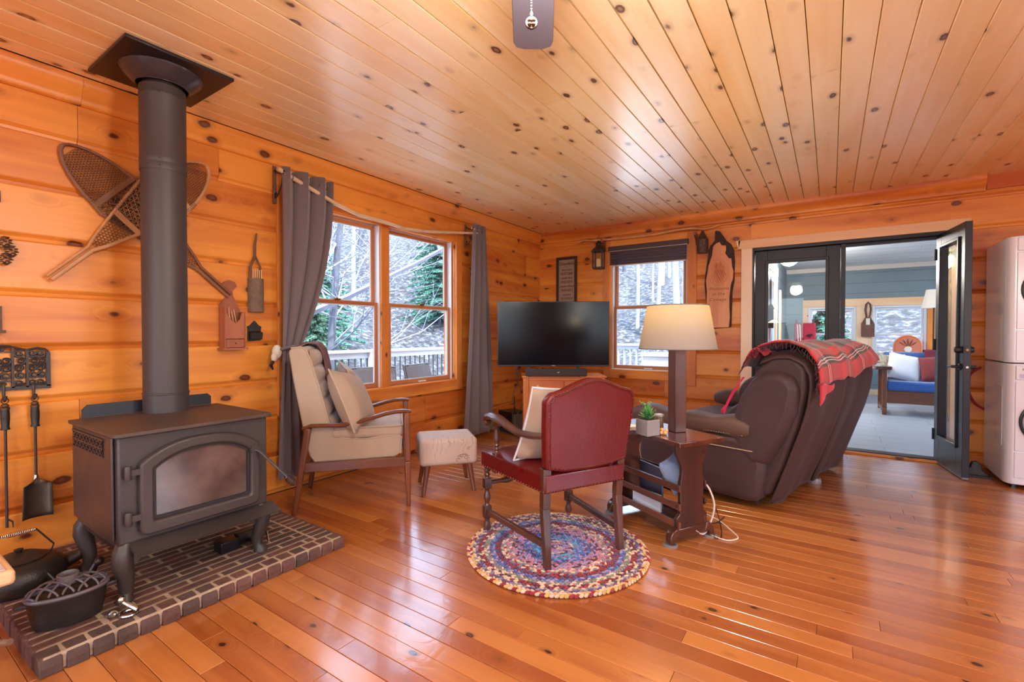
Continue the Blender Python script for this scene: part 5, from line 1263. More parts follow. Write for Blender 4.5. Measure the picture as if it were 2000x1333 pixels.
q = onZ(1287, 830, TH); t = thing('candle_jar', 'small lidded glass jar candle behind the planter', 'candle', (q.x, q.y, TH))
MB().lathe([(.026, 0), (.028, .005), (.028, .055)], (q.x, q.y, TH), 24).build('jar', plain('smoky jar', srgb(120, 104, 84), .15, coat=.5), t, smooth=True); MB().lathe([(.030, .055), (.030, .064), (.026, .067)], (q.x, q.y, TH), 24).build('lid', plain('pewter lid', srgb(190, 190, 194), .3, metal=.7), t, smooth=True)
bead = plain('wooden bead', srgb(226, 168, 112), .5)
q0 = onZ(1288, 848, TH)
bt = thing('bead_garland', 'heap of round natural wooden beads in front of the planter', 'beads', (q0.x, q0.y, TH))
for i, (dx, dy, dz) in enumerate(((-.042, -.012, 0), (-.02, -.014, 0), (.0, -.012, 0), (.02, -.004, 0), (.038, .008, 0), (-.012, .004, .0), (.008, .008, 0), (.026, .018, 0), (-.002, -.004, .016), (.018, .004, .016), (.034, .02, .012), (-.03, .004, 0))):
    v = Mt.to_3x3() @ Vector((dy, -dx, 0)); MB().ball((q0.x + v.x, q0.y + v.y, TH + .0105 + dz), .0105, 12, 8).build('bead', bead, bt, smooth=True)
q = onZ(1226, 838, TH)
for i in range(3):
    t = thing('coaster', ['bottom pale coaster of the pile behind the red armchair', 'middle pale coaster of the pile behind the red armchair', 'top pale coaster of the pile behind the red armchair'][i], 'coaster', (q.x, q.y, TH + .007 * i), R(60), group='pale coasters on the side table')
    MB().bx(-.05, .05, -.05, .05, 0, .0068).build('tile', plain('pale stone', srgb(206, 196, 194), .5, var=.08), t, bev=.001, seg=1)
# in the rack: grey power cushion and papers; cords
ph = thing('grey_headrest_cushion', 'grey blue folded cushion tucked in the magazine rack', 'cushion', Mt @ Vector((.13, .12, .2)), group=None)
m = cushion(0, 0, 0, .15, .20, .10, M=Mt @ Matrix.Translation((.135, .13, .34)) @ Matrix.Rotation(R(70), 4, 'X') @ Matrix.Rotation(R(20), 4, 'Z')); m.build('cover', plain('blue grey fleece', srgb(120, 138, 170), .9, sheen=.4), ph, smooth=True)
for i, (x, y, rz, l) in enumerate(((.08, .30, 5, 'white papers standing in the magazine rack'), (.15, .34, -6, 'dark magazine standing in the rack of the side table'))):
    t = thing('papers' if i == 0 else 'magazine', l, 'paper', Mt @ Vector((x, y, .1))); m = MB(); m.M = Mt @ Matrix.Translation((x, y, .100)) @ Matrix.Rotation(R(rz), 4, 'Z'); m.bx(-.006, .006, -.11, .11, 0, .10 if i == 0 else .24); m.build('sheets', [plain('paper', srgb(220, 224, 232), .6), plain('glossy cover', srgb(70, 70, 84), .3)][i], t)
wh = plain('white cable', srgb(232, 222, 210), .5)
def cord(name, label, pts, r_, mat, rz=None):
    # smooth through the points
    P = [Vector(p) for p in pts]; out = []
    for i in range(len(P) - 1):
        p0, p1, p2, p3 = P[max(i - 1, 0)], P[i], P[i + 1], P[min(i + 2, len(P) - 1)]
        for k in range(8):
            t = k / 8; out.append(.5 * ((2 * p1) + (-p0 + p2) * t + (2 * p0 - 5 * p1 + 4 * p2 - p3) * t * t + (-p0 + 3 * p1 - 3 * p2 + p3) * t ** 3))
    out.append(P[-1]); o = MB().tube(out, r_, 7).build(name, mat, None, smooth=True); tag(o, label, 'cord'); return o
def Gz(x, y, z=.005): return onZ(x, y, z)
tl = lambda x, y, z: Mt @ Vector((x, y, z))
cord('power_cord', 'thick white cord looping behind the side table', [tl(.16, .0, .055), Gz(1375, 1043, .02), Gz(1388, 1020, .06), tl(.33, .02, .16), tl(.29, .02, .26), tl(.26, .04, .30)], .0055, wh)
cord('power_cord', 'thin white cord making a long loop on the floor behind the side table', [Gz(1378, 1004), Gz(1405, 1018), Gz(1432, 1040), Gz(1441, 1052), Gz(1420, 1056), Gz(1395, 1048), Gz(1378, 1040), Gz(1368, 1030)], .0040, wh)
cord('power_cord', 'thin black cord curling on the floor beside the white one', [Gz(1415, 1010), Gz(1398, 1022), Gz(1375, 1022, .01), Gz(1385, 1045), Gz(1408, 1050), Gz(1405, 1015, .03), tl(.35, .06, .20)], .0025, blackP)

# loveseat ------------------------------------------------------------------
suede = plain('brown suede', srgb(60, 36, 37), .62, sheen=.05, bump=.1, bscale=120, var=.10, vscale=3, coat=.05)
suede2 = plain('lighter brown suede', srgb(84, 58, 50), .62, sheen=.12, bump=.1, bscale=120, var=.10, vscale=4)
seamM = plain('contrast stitching', srgb(176, 150, 124), .7)
LS = Matrix.Translation((-.36, 3.40, 0)) @ Matrix.Rotation(R(75), 4, 'Z')
ls = thing('loveseat', 'brown suede reclining loveseat seen from behind with a plaid blanket on top', 'sofa', (-.36, 3.40, 0), R(75))
LW = 1.50
def yz(pts, x0, x1): return MB().prism(pts, x0, x1, 'YZ')
def softbox(x0, x1, y0, y1, z0, z1, name, mat, rad=.05, par=None, puff=0.0):
    m = MB(); nx, ny = 9, 11
    m.bx(x0, x1, y0, y1, z0, z1); return m.build(name, mat, par or ls, bev=rad, seg=5)
body = [(.0, .06), (.10, .045), (.80, .05), (.88, .10), (.905, .22), (.90, .38), (.86, .45), (.75, .47), (.10, .47), (.02, .44), (-.03, .30)]
for x0, x1, nm in ((-.03, .14, 'side_panel'), (LW - .14, LW + .03, 'side_panel')):
    o = yz(body, x0, x1).build(nm, suede, ls, bev=.045, seg=5)
MB().tube([(-.034, .04, .385), (-.036, .2, .385), (-.036, .5, .385), (-.036, .80, .375)], .0035, 6).build('welt', seamM, ls, smooth=True)
MB().bx(.1, LW - .1, .05, .86, .06, .36).build('base', suede, ls, bev=.03)
for x0, x1 in ((-.055, .17), (LW - .17, LW + .055)):
    def armg(u, v, x0=x0, x1=x1):
        a = 2 * math.pi * u; y = .06 + .90 * v; e = (1 - abs(2 * v - 1) ** 8) ** .3 if 0 < v < 1 else .45
        zc = .515 + .018 * math.sin(v * 9) * .5; ww = (x1 - x0) / 2 * (.86 + .14 * e); hh = (.068 + .010 * math.sin(v * 16)) * (.55 + .45 * e)
        c, s_ = math.cos(a), math.sin(a); return ((x0 + x1) / 2 + ww * math.copysign(abs(c) ** .6, c), y, zc + hh * math.copysign(abs(s_) ** .7, s_))
    m = MB(); m.grid(armg, 28, 30, cu=True); n0 = 28 * 30
    m.f.append(tuple(i * 30 for i in range(28))); m.f.append(tuple(i * 30 + 29 for i in range(27, -1, -1))); m.build('armrest', suede2, ls, smooth=True)
    xe = x0 - .002 if x0 < 0 else x1 + .002; m = MB()
    for k in range(48): y = .10 + .82 * k / 48; m.bar((xe + (.012 if x0 < 0 else -.012), y, .480), (xe + (.012 if x0 < 0 else -.012), y + .009, .480), .003)
    m.build('stitching', seamM, ls, stuff=True)
for k in range(2):
    xa = .155 + k * .60; xb = xa + .59
    softbox(xa, xb, .28, .95, .33, .46, 'seat_cushion', suede, .05)
    softbox(xa + .02, xb - .02, .90, .97, .10, .40, 'footrest', suede, .03)
    # back: lumbar, middle and head pillow in front of a leaning shell
    for (yc, zc, ry, rz_, nm) in ((.24, .53, .09, .12, 'lumbar_cushion'), (.145, .72, .10, .13, 'back_cushion'), (-.03, .915, .125, .125, 'head_cushion')):
        def pg(u, v, yc=yc, zc=zc, ry=ry, rz_=rz_, xa=xa, xb=xb):
            a = 2 * math.pi * u; b_ = 2 * v - 1; e = max(0, 1 - abs(b_) ** 5) ** .35
            gx = 1 + .05 * math.sin(v * 22) * (1 if nm != 'head_cushion' else .3); c, s_ = math.cos(a), math.sin(a)
            return ((xa + xb) / 2 + (xb - xa) / 2 * b_ * 1.0, yc + ry * e * c * gx, zc + rz_ * e * s_)
        m = MB(); m.grid(pg, 20, 26, cu=True); m.build(nm, suede, ls, smooth=True)
# side wings of the back
wing = [(.155, .36), (.185, .46), (.175, .60), (.135, .73), (.06, .85), (-.02, .905), (-.11, .915), (-.18, .88), (-.22, .82), (-.20, .66), (-.13, .48), (-.05, .32), (.04, .27)]
for x0, x1 in ((-.035, .13), (LW - .13, LW + .035)): yz(wing, x0, x1).build('back_wing', suede, ls, bev=.055, seg=5)
# cloth covered rear shells, one per seat, with loose hanging flaps and a gap between
def shell_back(xa, xb, name, seedv):
    def g(u, v):
        x = xa + (xb - xa) * u
        path = [(.02, 1.000), (-.06, 1.035), (-.15, 1.035), (-.225, .995), (-.262, .92), (-.265, .84), (-.25, .72), (-.215, .58), (-.17, .44), (-.125, .30), (-.085, .18), (-.04, .055)]
        s = v * (len(path) - 1); i = min(int(s), len(path) - 2); f = s - i; y = path[i][0] * (1 - f) + path[i + 1][0] * f; z = path[i][1] * (1 - f) + path[i + 1][1] * f
        fold = .010 * math.sin(u * 7 + seedv) * v + .004 * math.sin(u * 17 + v * 4 + seedv) * v ** 2
        e = (1 - (2 * u - 1) ** 8); zz = z - (1 - e) * .05 * (1 - v); hem = -.02 * math.sin(u * 5 + seedv) * v ** 6
        inset = .03 * (v ** 3) * (1 if u > .5 else -1) * abs(2 * u - 1) ** 3
        return (x - inset * (0 if False else 1), y - fold - .012 * e, zz + hem * .5)
    m = MB(); m.grid(g, 26, 40); return m.build(name, suede, ls, smooth=True, solid=.012)
shell_back(.02, .755, 'rear_cover', .3); shell_back(.765, LW - .02, 'rear_cover', 2.1)
yz([(.10, .10), (-.035, .10), (-.115, .30), (-.205, .58), (-.245, .80), (-.245, .93), (-.20, .985), (-.12, 1.01), (-.03, 1.0), (.06, .90), (.14, .60)], .03, LW - .03).build('back_frame', suede, ls, bev=.03, seg=3)
# two stone-like coasters under the back feet
t = thing('floor_coaster', 'speckled round coaster under the rear of the loveseat', 'coaster', LS @ Vector((.93, -.03, 0)))
q = LS @ Vector((.93, -.03, 0)); MB().lathe([(.045, 0), (.047, .02), (.04, .04), (.0, .042)], (q.x, q.y, 0), 24, cap=False).build('disc', plain('speckled stone', srgb(140, 136, 130), .4, var=.6, vscale=120), t, smooth=True)
for x, y in ((.93, -.03), (.2, .1), (1.3, .1), (.2, .8), (1.3, .8)): MB().lathe([(.022, .042 if (x == .93) else 0), (.022, .08)], (x, y, 0), 12).build('foot', blackP, ls)

# plaid blanket over the back
def plaidmat():
    m, nt, b = base('red plaid wool'); L = nt.links.new; uv = node(nt, 'ShaderNodeUVMap'); sp = node(nt, 'ShaderNodeSeparateXYZ'); L(uv.outputs[0], sp.inputs[0])
    def stripes(sock, scale, stops):
        mu = node(nt, 'ShaderNodeMath', operation='MULTIPLY', i_1=scale); L(sock, mu.inputs[0]); fr = node(nt, 'ShaderNodeMath', operation='FRACT'); L(mu.outputs[0], fr.inputs[0])
        cr = node(nt, 'ShaderNodeValToRGB'); cr.color_ramp.interpolation = 'CONSTANT'; e = cr.color_ramp.elements; e[0].position = 0; e[0].color = stops[0][1]; e[1].position = stops[1][0]; e[1].color = stops[1][1]
        for p_, c_ in stops[2:]: q = e.new(p_); q.color = c_
        L(fr.outputs[0], cr.inputs[0]); return cr.outputs[0]
    RD, GY, BK, WH, DR_ = srgb(200, 34, 48), srgb(84, 76, 74), srgb(22, 16, 20), srgb(240, 226, 222), srgb(130, 24, 36)
    s1 = stripes(sp.outputs[0], 2.6, [(0, RD), (.22, GY), (.40, BK), (.46, WH), (.485, BK), (.52, WH), (.545, BK), (.60, GY), (.78, DR_)])
    s2 = stripes(sp.outputs[1], 3.4, [(0, RD), (.20, DR_), (.30, GY), (.55, RD), (.68, BK), (.72, WH), (.735, BK), (.76, WH), (.775, BK), (.82, RD)])
    mx = node(nt, 'ShaderNodeMix', data_type='RGBA'); mx.inputs['Factor'].default_value = .6; L(s1, mx.inputs['A']); L(s2, mx.inputs['B']); L(mx.outputs['Result'], b.inputs['Base Color'])
    n = node(nt, 'ShaderNodeTexNoise', i_Scale=300.0); bp = node(nt, 'ShaderNodeBump', i_Strength=.25, i_Distance=.003); L(n.outputs['Fac'], bp.inputs['Height']); L(bp.outputs[0], b.inputs['Normal'])
    b.inputs['Roughness'].default_value = .9; b.inputs['Sheen Weight'].default_value = .3; return m
bb = thing('plaid_blanket', 'red and grey plaid wool blanket with fringe draped over the loveseat back', 'blanket', LS @ Vector((.7, -.1, 1.05)))
redW = plain('red wool', srgb(190, 28, 50), .9, sheen=.3)
NU, NV = 60, 34
def bl_(u, v):
    x = .015 + 1.48 * u
    path = [(.135, .905), (.100, .990), (.03, 1.052), (-.06, 1.078), (-.15, 1.080), (-.250, 1.040), (-.312, .95), (-.322, .86), (-.312, .78)]
    ln = .86 + .05 * math.sin(u * 4.4) - .03 * u + (.12 * max(0, 1 - u * 7))
    s = min(v * ln, 1) * (len(path) - 1); i = min(int(s), len(path) - 2); f = s - i; y = path[i][0] * (1 - f) + path[i + 1][0] * f; z = path[i][1] * (1 - f) + path[i + 1][1] * f
    z += .010 * math.sin(u * 17 + v * 2) + .006 * math.sin(u * 41) - .022 * math.exp(-((x - .76) / .05) ** 2) + .01
    y += .012 * math.sin(u * 13 + 1) * (1 if v > .4 else .3) - .006
    return (x, y, z)
m = MB(); m.M = LS; m.grid(bl_, NU, NV); o = m.build('cloth', plaidmat(), bb, smooth=True, solid=.008); setuv(o, lambda co, i: ((i // NV) / (NU - 1) * 1.5, (i % NV) / (NV - 1) * .5 + .12))
m = MB(); m.M = LS     # turned-up red corner at the front and fringe down the side
def hang(u, v): return (.012 + .05 * v + .01 * math.sin(u * 12), -.315 + .012 * math.sin(u * 7) - .010 * (1 - v) , .86 - .11 * u * (1 - v * .9) + .012)
def corner(u, v): return (.0 + .25 * v, -.327 - .006 * math.sin(v * 9), .84 - .10 * u * (1 - v) ** 1.2 - .02 * u + .01 * math.sin(v * 6))
m.grid(corner, 10, 20); m.build('red_underside', redW, bb, smooth=True, solid=.006)
m = MB(); m.M = LS
for k in range(46):
    t = k / 45; p = bl_(0, t); p = Vector(p); m.tube([p, p + Vector((-.018, rnd.uniform(-.01, .01), -.02)), p + Vector((-.022, rnd.uniform(-.015, .015), -.045))], .0022, 4)
m.build('fringe', plain('dark fringe', srgb(70, 40, 44), .9), bb, stuff=True)
m = MB(); m.M = LS     # long red tassels hanging at the front of the seat back
for k in range(14):
    a = rnd.uniform(-.012, .012); m.tube([(.0 + a, .115, .86), (-.01 + a, .175 + a, .76), (-.005 + a * 1.5, .225 + a, .66), (.01 + a * 2, .255 + a * 2, .60 + rnd.uniform(0, .03))], .004, 4)
m.build('tassel', plain('pink red yarn', srgb(214, 50, 90), .9), bb, stuff=True)
m = MB(); m.M = LS
def frontfold(u, v): return (.0 + .22 * v, .09 - .10 * u + .008 * math.sin(v * 12), .985 + .035 * math.sin(math.pi * u) + .02 * u + .014 * math.sin(v * 10 + u * 3) + .012)
m.grid(frontfold, 8, 14); m.build('folded_edge', redW, bb, smooth=True, solid=.006)
# ================================================================== TV CORNER AND FAR WALL
TVA = YAW
def cam_at(px, py, d): return _C + ray(px, py) * d
oc = cam_at(1102, 660, 4.95); oc.z = 0
cabM = wood('honey cabinet', 'X', srgb(214, 128, 66), srgb(184, 92, 42), KN, rough=.35, knots=.4)
cb = thing('corner_cabinet', 'honey pine cabinet with carved drawer fronts across the corner under the television', 'cabinet', oc, TVA)
CWD, CHT, CDP = .86, .70, .42
MB().bx(-CWD / 2, CWD / 2, .01, CDP, .0, CHT - .02).build('carcass', cabM, cb)
MB().bx(-CWD / 2 - .015, CWD / 2 + .015, -.012, CDP + .01, CHT - .02, CHT).build('top', cabM, cb, bev=.005)
for s in (-1, 1): MB().bx(s * (CWD / 2 - .03) - .028, s * (CWD / 2 - .03) + .028, -.004, .02, .0, CHT - .02).build('corner_post', pineZ, cb, bev=.006)
knob = plain('pale knob', srgb(230, 180, 110), .4)
for i, (z0, z1) in enumerate(((.535, .655), (.36, .515), (.185, .34), (.03, .165))):
    for s in (-1, 1) if i == 0 else (-1, 1):
        a, b = (-.365, -.006) if s < 0 else (.006, .365); dwr = MB().bx(a, b, -.012, .012, z0, z1).build('drawer', cabM, cb, bev=.006)
        MB().ball(((a + b) / 2 - .09 * (1 if i == 0 else 0), -.028, (z0 + z1) / 2), .015, 12, 8).build('knob', knob, dwr, smooth=True)
        if i == 0:
            m = MB(); cx = (a + b) / 2 + .02
            for k in range(5): m.tube([(cx - .08 + .045 * k + .014 * math.cos(q) * (1 - q / 9), -.0135, .60 + .016 * math.sin(q) * (1 - q / 9)) for q in [.55 * j for j in range(12)]], .0028, 5)
            m.build('carving', cabM, dwr, stuff=True)
tvM = plain('tv screen', srgb(9, 9, 17), .16, spec=.16); tvB = plain('tv bezel', srgb(24, 24, 28), .3)
ot = cam_at(1081, 660, 4.98); ot.z = 0
tv = thing('television', 'large black flat screen television standing across the corner', 'television', (ot.x, ot.y, CHT), TVA); dz = -CHT
TW, T0, T1 = 1.185, .800, 1.488
MB().bx(-TW / 2, TW / 2, .0, .035, T0 + dz, T1 + dz).build('housing', tvB, tv, bev=.004); MB().bx(-TW / 2 + .008, TW / 2 - .008, -.002, .0, T0 + .014 + dz, T1 - .008 + dz).build('screen', tvM, tv)
MB().bx(-.3, .3, .035, .07, T0 + .08 + dz, T0 + .42 + dz).build('rear_housing', tvB, tv, bev=.01)
for s in (-1, 1): MB().bar((s * .26, .03, T0 + dz + .01), (s * .26, .03, .006), .02, .03).bar((s * .26, .12, .006), (s * .26, -.08, .006), .012, .02, up=(0, 0, 1)).build('stand_foot', tvB, tv)
MB().bx(-.018, .018, -.003, -.001, T0 + .004 + dz, T0 + .010 + dz).build('logo_plate', plain('silver print', srgb(170, 170, 180), .4), tv)
sb = thing('soundbar', 'dark grey fabric soundbar with a tiny white mark under the television', 'soundbar', (*cam_at(1090, 660, 4.90).xy, CHT), TVA)
MB().bx(-.34, .30, -.035, .035, .003, .082).build('body', plain('speaker cloth', srgb(62, 54, 52), .85, bump=.3, bscale=400), sb, bev=.012, seg=3)
MB().prism([(-.01, .047), (.004, .047), (.006, .053), (.010, .053), (.008, .042), (-.004, .042), (-.010, .038)], -.0365, -.0355, 'XZ').build('logo', whiteM, sb)
sub = onZ(987, 850, 0); t = thing('subwoofer', 'black cube subwoofer with its front coloured as lit on the floor by the curtain', 'speaker', (sub.x - .02, sub.y + .18, 0), R(70))
MB().bx(-.11, .11, -.14, .14, .01, .25).build('box', blackP, t, bev=.006); MB().bx(-.095, .095, -.146, -.14, .03, .235).build('grille', plain('lit front tone', srgb(104, 92, 80), .85), t, bev=.003)  # paler front sheet carries the light on the black box in its colour
for x in (-.08, .08):
    for y in (-.11, .11): MB().lathe([(.012, 0), (.012, .012)], (x, y, 0), 10).build('foot', blackP, t)
t = thing('router_antenna_box', 'small black box with a stub antenna behind the subwoofer', 'box', (-2.98, 4.55, 0), R(20))
MB().bx(-.06, .06, -.04, .04, 0, .20).build('box', blackP, t, bev=.004); MB().tube([(-.05, 0, .2), (-.05, 0, .42)], .006, 6).build('antenna', blackP, t)
cab = oc + Vector((0, 0, 0)); er = Vector((math.cos(TVA), math.sin(TVA), 0)); ed = Vector((-math.sin(TVA), math.cos(TVA), 0))
for i, (s, w_) in enumerate(((-.50, .02), (-.475, -.03))):
    a = cab + er * s + ed * .15; cord('tv_cable', ['outer black cable hanging left of the corner cabinet', 'inner black cable hanging left of the corner cabinet'][i], [a + Vector((0, 0, .85)), a + er * w_ + Vector((0, 0, .65)), a - er * w_ * 2 + Vector((0, 0, .45)), a + er * w_ + Vector((0, 0, .22)), a + er * .02 + Vector((0, 0, .006))], .004, blackP)

# framed sign ------------------------------------------------------------------
def Bm(x, z, off): return Matrix.Translation((x, WY - off, z)) @ Matrix.Rotation(math.pi / 2, 4, 'X')
sg = thing('framed_sign', 'narrow framed sign headed Grandkids with names and dates above the television', 'sign', (-2.87, WY, 1.55))
xa, xb, za, zb2 = -3.02, -2.725, 1.33, 2.15
m = MB()
for q in ((xa, xa + .03, za, zb2), (xb - .03, xb, za, zb2), (xa + .03, xb - .03, zb2 - .035, zb2), (xa + .03, xb - .03, za, za + .035)): m.bx(q[0], q[1], WY - .03, WY - .002, q[2], q[3])
m.build('frame', plain('dark brown frame', srgb(54, 34, 30), .5), sg, bev=.002); MB().bx(xa + .02, xb - .02, WY - .012, WY - .004, za + .02, zb2 - .02).build('board', plain('taupe board', srgb(158, 132, 114), .7), sg)
ink = plain('dark brown ink', srgb(48, 32, 28), .7); cx = (xa + xb) / 2
text('Grandkids', .058, Bm(cx, 2.045, .0125), ink, sg, .0006, space=.9)
MB().bx(cx - .03, cx + .03, WY - .0135, WY - .012, 2.022, 2.025).build('rule', ink, sg)
for i, l in enumerate(('Jenny Noah', '03.07.2008', 'Isabelle Marie', '03.03.2010', 'Jonathan Michael', '09.04.2013', 'Joy James', '09.24.2014', 'Emma Jane', '01.02.2019', 'Lucy Rose', '06.11.2020')):
    text(l, .034 if i % 2 == 0 else .044, Bm(cx, 1.972 - .054 * i, .0125), ink, sg, .0006, shear=.3 if i % 2 == 0 else 0, space=.9)

# branch pole over window 2, lanterns, brackets -----------------------------------------
BO = WY - .10
def Bq(x, y, off=.10): return onY(x, y, WY - off)
m = MB(); P = [Bq(1126, 476), Bq(1140, 470), Bq(1165, 470), Bq(1200, 467), Bq(1240, 463), Bq(1280, 458), Bq(1320, 450), Bq(1350, 446), Bq(1375, 448), Bq(1390, 445), Bq(1404, 440)]
t = thing('branch_pole', 'crooked peeled branch hung over the small far window', 'pole', P[5]); MB().tube(P, [.006, .010, .012, .014, .014, .014, .014, .013, .011, .010, .008], 9).build('branch', plain('warm peeled branch', srgb(206, 150, 100), .5, bump=.3, bscale=30, var=.2), t, smooth=True)
MB().tube([Bq(1165, 470), Bq(1150, 468), Bq(1135, 474)], [.008, .007, .003], 6).build('twig', barkM, t, smooth=True)
def wbracket(px, py, label):
    p = Bq(px, py, 0); t = thing('wood_bracket', label, 'bracket', p); x = p.x
    MB().prism([(WY - .001, p.z - .16), (WY - .001, p.z + .02), (WY - .115, p.z + .015), (WY - .125, p.z + .035), (WY - .135, p.z + .03), (WY - .13, p.z - .01), (WY - .07, p.z - .03), (WY - .03, p.z - .08)], x - .011, x + .011, 'YZ').build('bracket', walZ, t, bev=.002)
wbracket(1183, 475, 'small wooden bracket holding the left end of the branch pole'); wbracket(1362, 462, 'small wooden bracket holding the branch pole right of the window')
c = onY(1169, 505, WY - .10); lt = thing('candle_lantern', 'dark metal box lantern with a cream candle hanging left of the far window', 'lantern', (c.x, c.y, 1.95), R(8)); z0 = -.0; lx = 1.955
LH = .215; hw = .058
brz = plain('bronze metal', srgb(58, 50, 46), .45, metal=.4)
MB().bx(-hw - .006, hw + .006, -hw - .006, hw + .006, 0, .016).build('base', brz, lt, bev=.002)
for sx in (-1, 1):
    for sy in (-1, 1): MB().bx(sx * hw - .006, sx * hw + .006, sy * hw - .006, sy * hw + .006, .016, LH).build('post', brz, lt)
for q in ((-hw, -hw, hw, -hw), (-hw, hw, hw, hw), (-hw, -hw, -hw, hw), (hw, -hw, hw, hw)): MB().bar((q[0], q[1], LH), (q[2], q[3], LH), .014).build('top_rail', brz, lt)
for s in (-1, 1): MB().bx(-hw, hw, s * hw - .001, s * hw + .001, .016, LH).bx(s * hw - .001, s * hw + .001, -hw, hw, .016, LH).build('pane', glassM, lt)
MB().lathe([(.098, LH), (.094, LH + .012), (.050, LH + .050), (.038, LH + .056), (.036, LH + .095), (.044, LH + .10), (.020, LH + .125), (.010, LH + .14)], (0, 0, 0), 4).build('roof', brz, lt)
MB().tube([(.016 * math.cos(a), 0, LH + .150 + .016 * math.sin(a)) for a in [2 * math.pi * k / 14 for k in range(14)]], .003, 5, closed=True).tube([(0, 0, LH + .165), (0, 0, LH + .2)], .003, 5).build('hanger', brz, lt)
tt = thing('pillar_candle', 'cream pillar candle inside the box lantern', 'candle', (c.x, c.y, 1.97)); MB().lathe([(.032, .0), (.032, .10), (.026, .105)], (c.x, c.y, 1.966), 20).build('wax', plain('cream wax', srgb(240, 206, 140), .5), tt, smooth=True); MB().lathe([(.0015, .105), (.0015, .118)], (c.x, c.y, 1.966), 6).build('wick', blackM, tt)
lt.location.z = 1.95
c = onY(1372, 480, WY - .10); t = thing('tin_lantern', 'pierced dark tin lantern with a cone top beside the carved slab', 'lantern', (c.x, c.y, 2.03)); zc = 2.03
tin = plain('aged tin', srgb(92, 72, 64), .5, metal=.5, bump=.6, bscale=120, var=.3, vscale=40)
MB().lathe([(.055, 0), (.058, .004), (.058, .135), (.060, .137), (.060, .142), (.056, .144), (.012, .235), (.008, .24)], (c.x, c.y, zc), 28).build('body', tin, t, smooth=True)
MB().tube([(c.x + .014 * math.cos(a), c.y, zc + .250 + .014 * math.sin(a)) for a in [2 * math.pi * k / 14 for k in range(14)]], .003, 5, closed=True).build('ring', tin, t)
m = MB()
for k in range(14):
    for j in range(5): a = 2 * math.pi * k / 14; m.ball((c.x + .0585 * math.cos(a), c.y + .0585 * math.sin(a), zc + .025 + .023 * j), .003, 5, 4)
m.build('pierced_dots', blackM, t, stuff=True)
# roller blind
a0, a1 = W2[0], W2[1]
bd = thing('roller_blind', 'dark brown blind raised to the top of the small far window', 'blind', (-1.8, WY, 2.2)); blM = plain('dark blind', srgb(66, 50, 56), .5)
MB().bx(a0 - .012, a1 + .012, WY - .055, WY - .022, 2.155, 2.215).build('headrail', blM, bd, bev=.004)
for k in range(5): MB().bx(a0 + .012, a1 - .012, WY - .048 + .003 * (k % 2), WY - .020, 1.985 + .034 * k, 1.985 + .034 * k + .031).build('fold', blM, bd, bev=.003)
MB().bx(a0 + .014, a1 - .014, WY - .050, WY - .018, 1.972, 1.984).build('bottom_bar', plain('pale rail', srgb(196, 186, 186), .4), bd); MB().bx(a0 + .0, a1, WY - .058, WY - .055, 2.150, 2.158).build('trim_strip', steelM, bd)
MB().tube([(a0 + .10, WY - .055, 2.15), (a0 + .095, WY - .055, 1.7), (a0 + .09, WY - .055, 1.28)], .003, 5).build('pull_cord', blackP, bd)
# carved slab -----------------------------------------------------------------
bkM = plain('dark bark', srgb(62, 46, 44), .9, bump=.8, bscale=40, var=.3, vscale=20); slM = wood('spalted slab', 'Z', srgb(220, 150, 100), srgb(190, 112, 66), rough=.45, knots=.6, scale=1.2)
sl = thing('carved_slab', 'live edge wood slab carved with an animal head in an oval and Welcome to the Cottage', 'sign', (-1.04, WY, 1.7))
def pxz(l): return [(onY(x, y, WY - .03).x, onY(x, y, WY - .03).z) for x, y in l]
outer = pxz([(1397, 451), (1406, 452), (1413, 462), (1419, 471), (1428, 477), (1433, 488), (1435, 510), (1434, 530), (1434, 548), (1430, 570), (1429, 600), (1428, 638), (1424, 640), (1385, 643), (1380, 606), (1379, 590), (1376, 556), (1377, 540), (1380, 520), (1383, 500), (1387, 480), (1390, 478), (1396, 470)])
face = pxz([(1399, 476), (1406, 473), (1410, 480), (1418, 480), (1419, 487), (1417, 495), (1424, 505), (1429, 505), (1430, 520), (1433, 530), (1432, 545), (1428, 555), (1425, 580), (1425, 600), (1426, 620), (1424, 640), (1387, 641), (1384, 620), (1380, 590), (1381, 570), (1379, 548), (1383, 530), (1384, 520), (1391, 500), (1393, 482)])
MB().prism(outer, WY - .034, WY - .004, 'XZ').build('bark_edge', bkM, sl, bev=.004); MB().prism(face, WY - .046, WY - .033, 'XZ').build('slab_face', slM, sl, bev=.004)
oc2 = onY(1404, 532, WY - .046); cx, cz, rx, rz = oc2.x, oc2.z, .088, .135
rel = plain('carved wood', srgb(186, 110, 70), .6, var=.15, vscale=30)
MB().lathe([(0, 0), (.9, 0), (1, .006), (1.06, .004), (1.09, 0)], (0, 0, 0), 44, cap=False)
m = MB(); m.M = Matrix.Translation((cx, WY - .0475, cz)) @ Matrix.Rotation(math.pi / 2, 4, 'X'); n = 44
m.tube([(rx * math.cos(a), rz * math.sin(a), 0) for a in [2 * math.pi * k / n for k in range(n)]], .006, 6, closed=True); m.build('oval_rim', slM, sl, smooth=True)
m = MB(); m.M = Matrix.Translation((cx, WY - .047, cz)) @ Matrix.Rotation(math.pi / 2, 4, 'X')
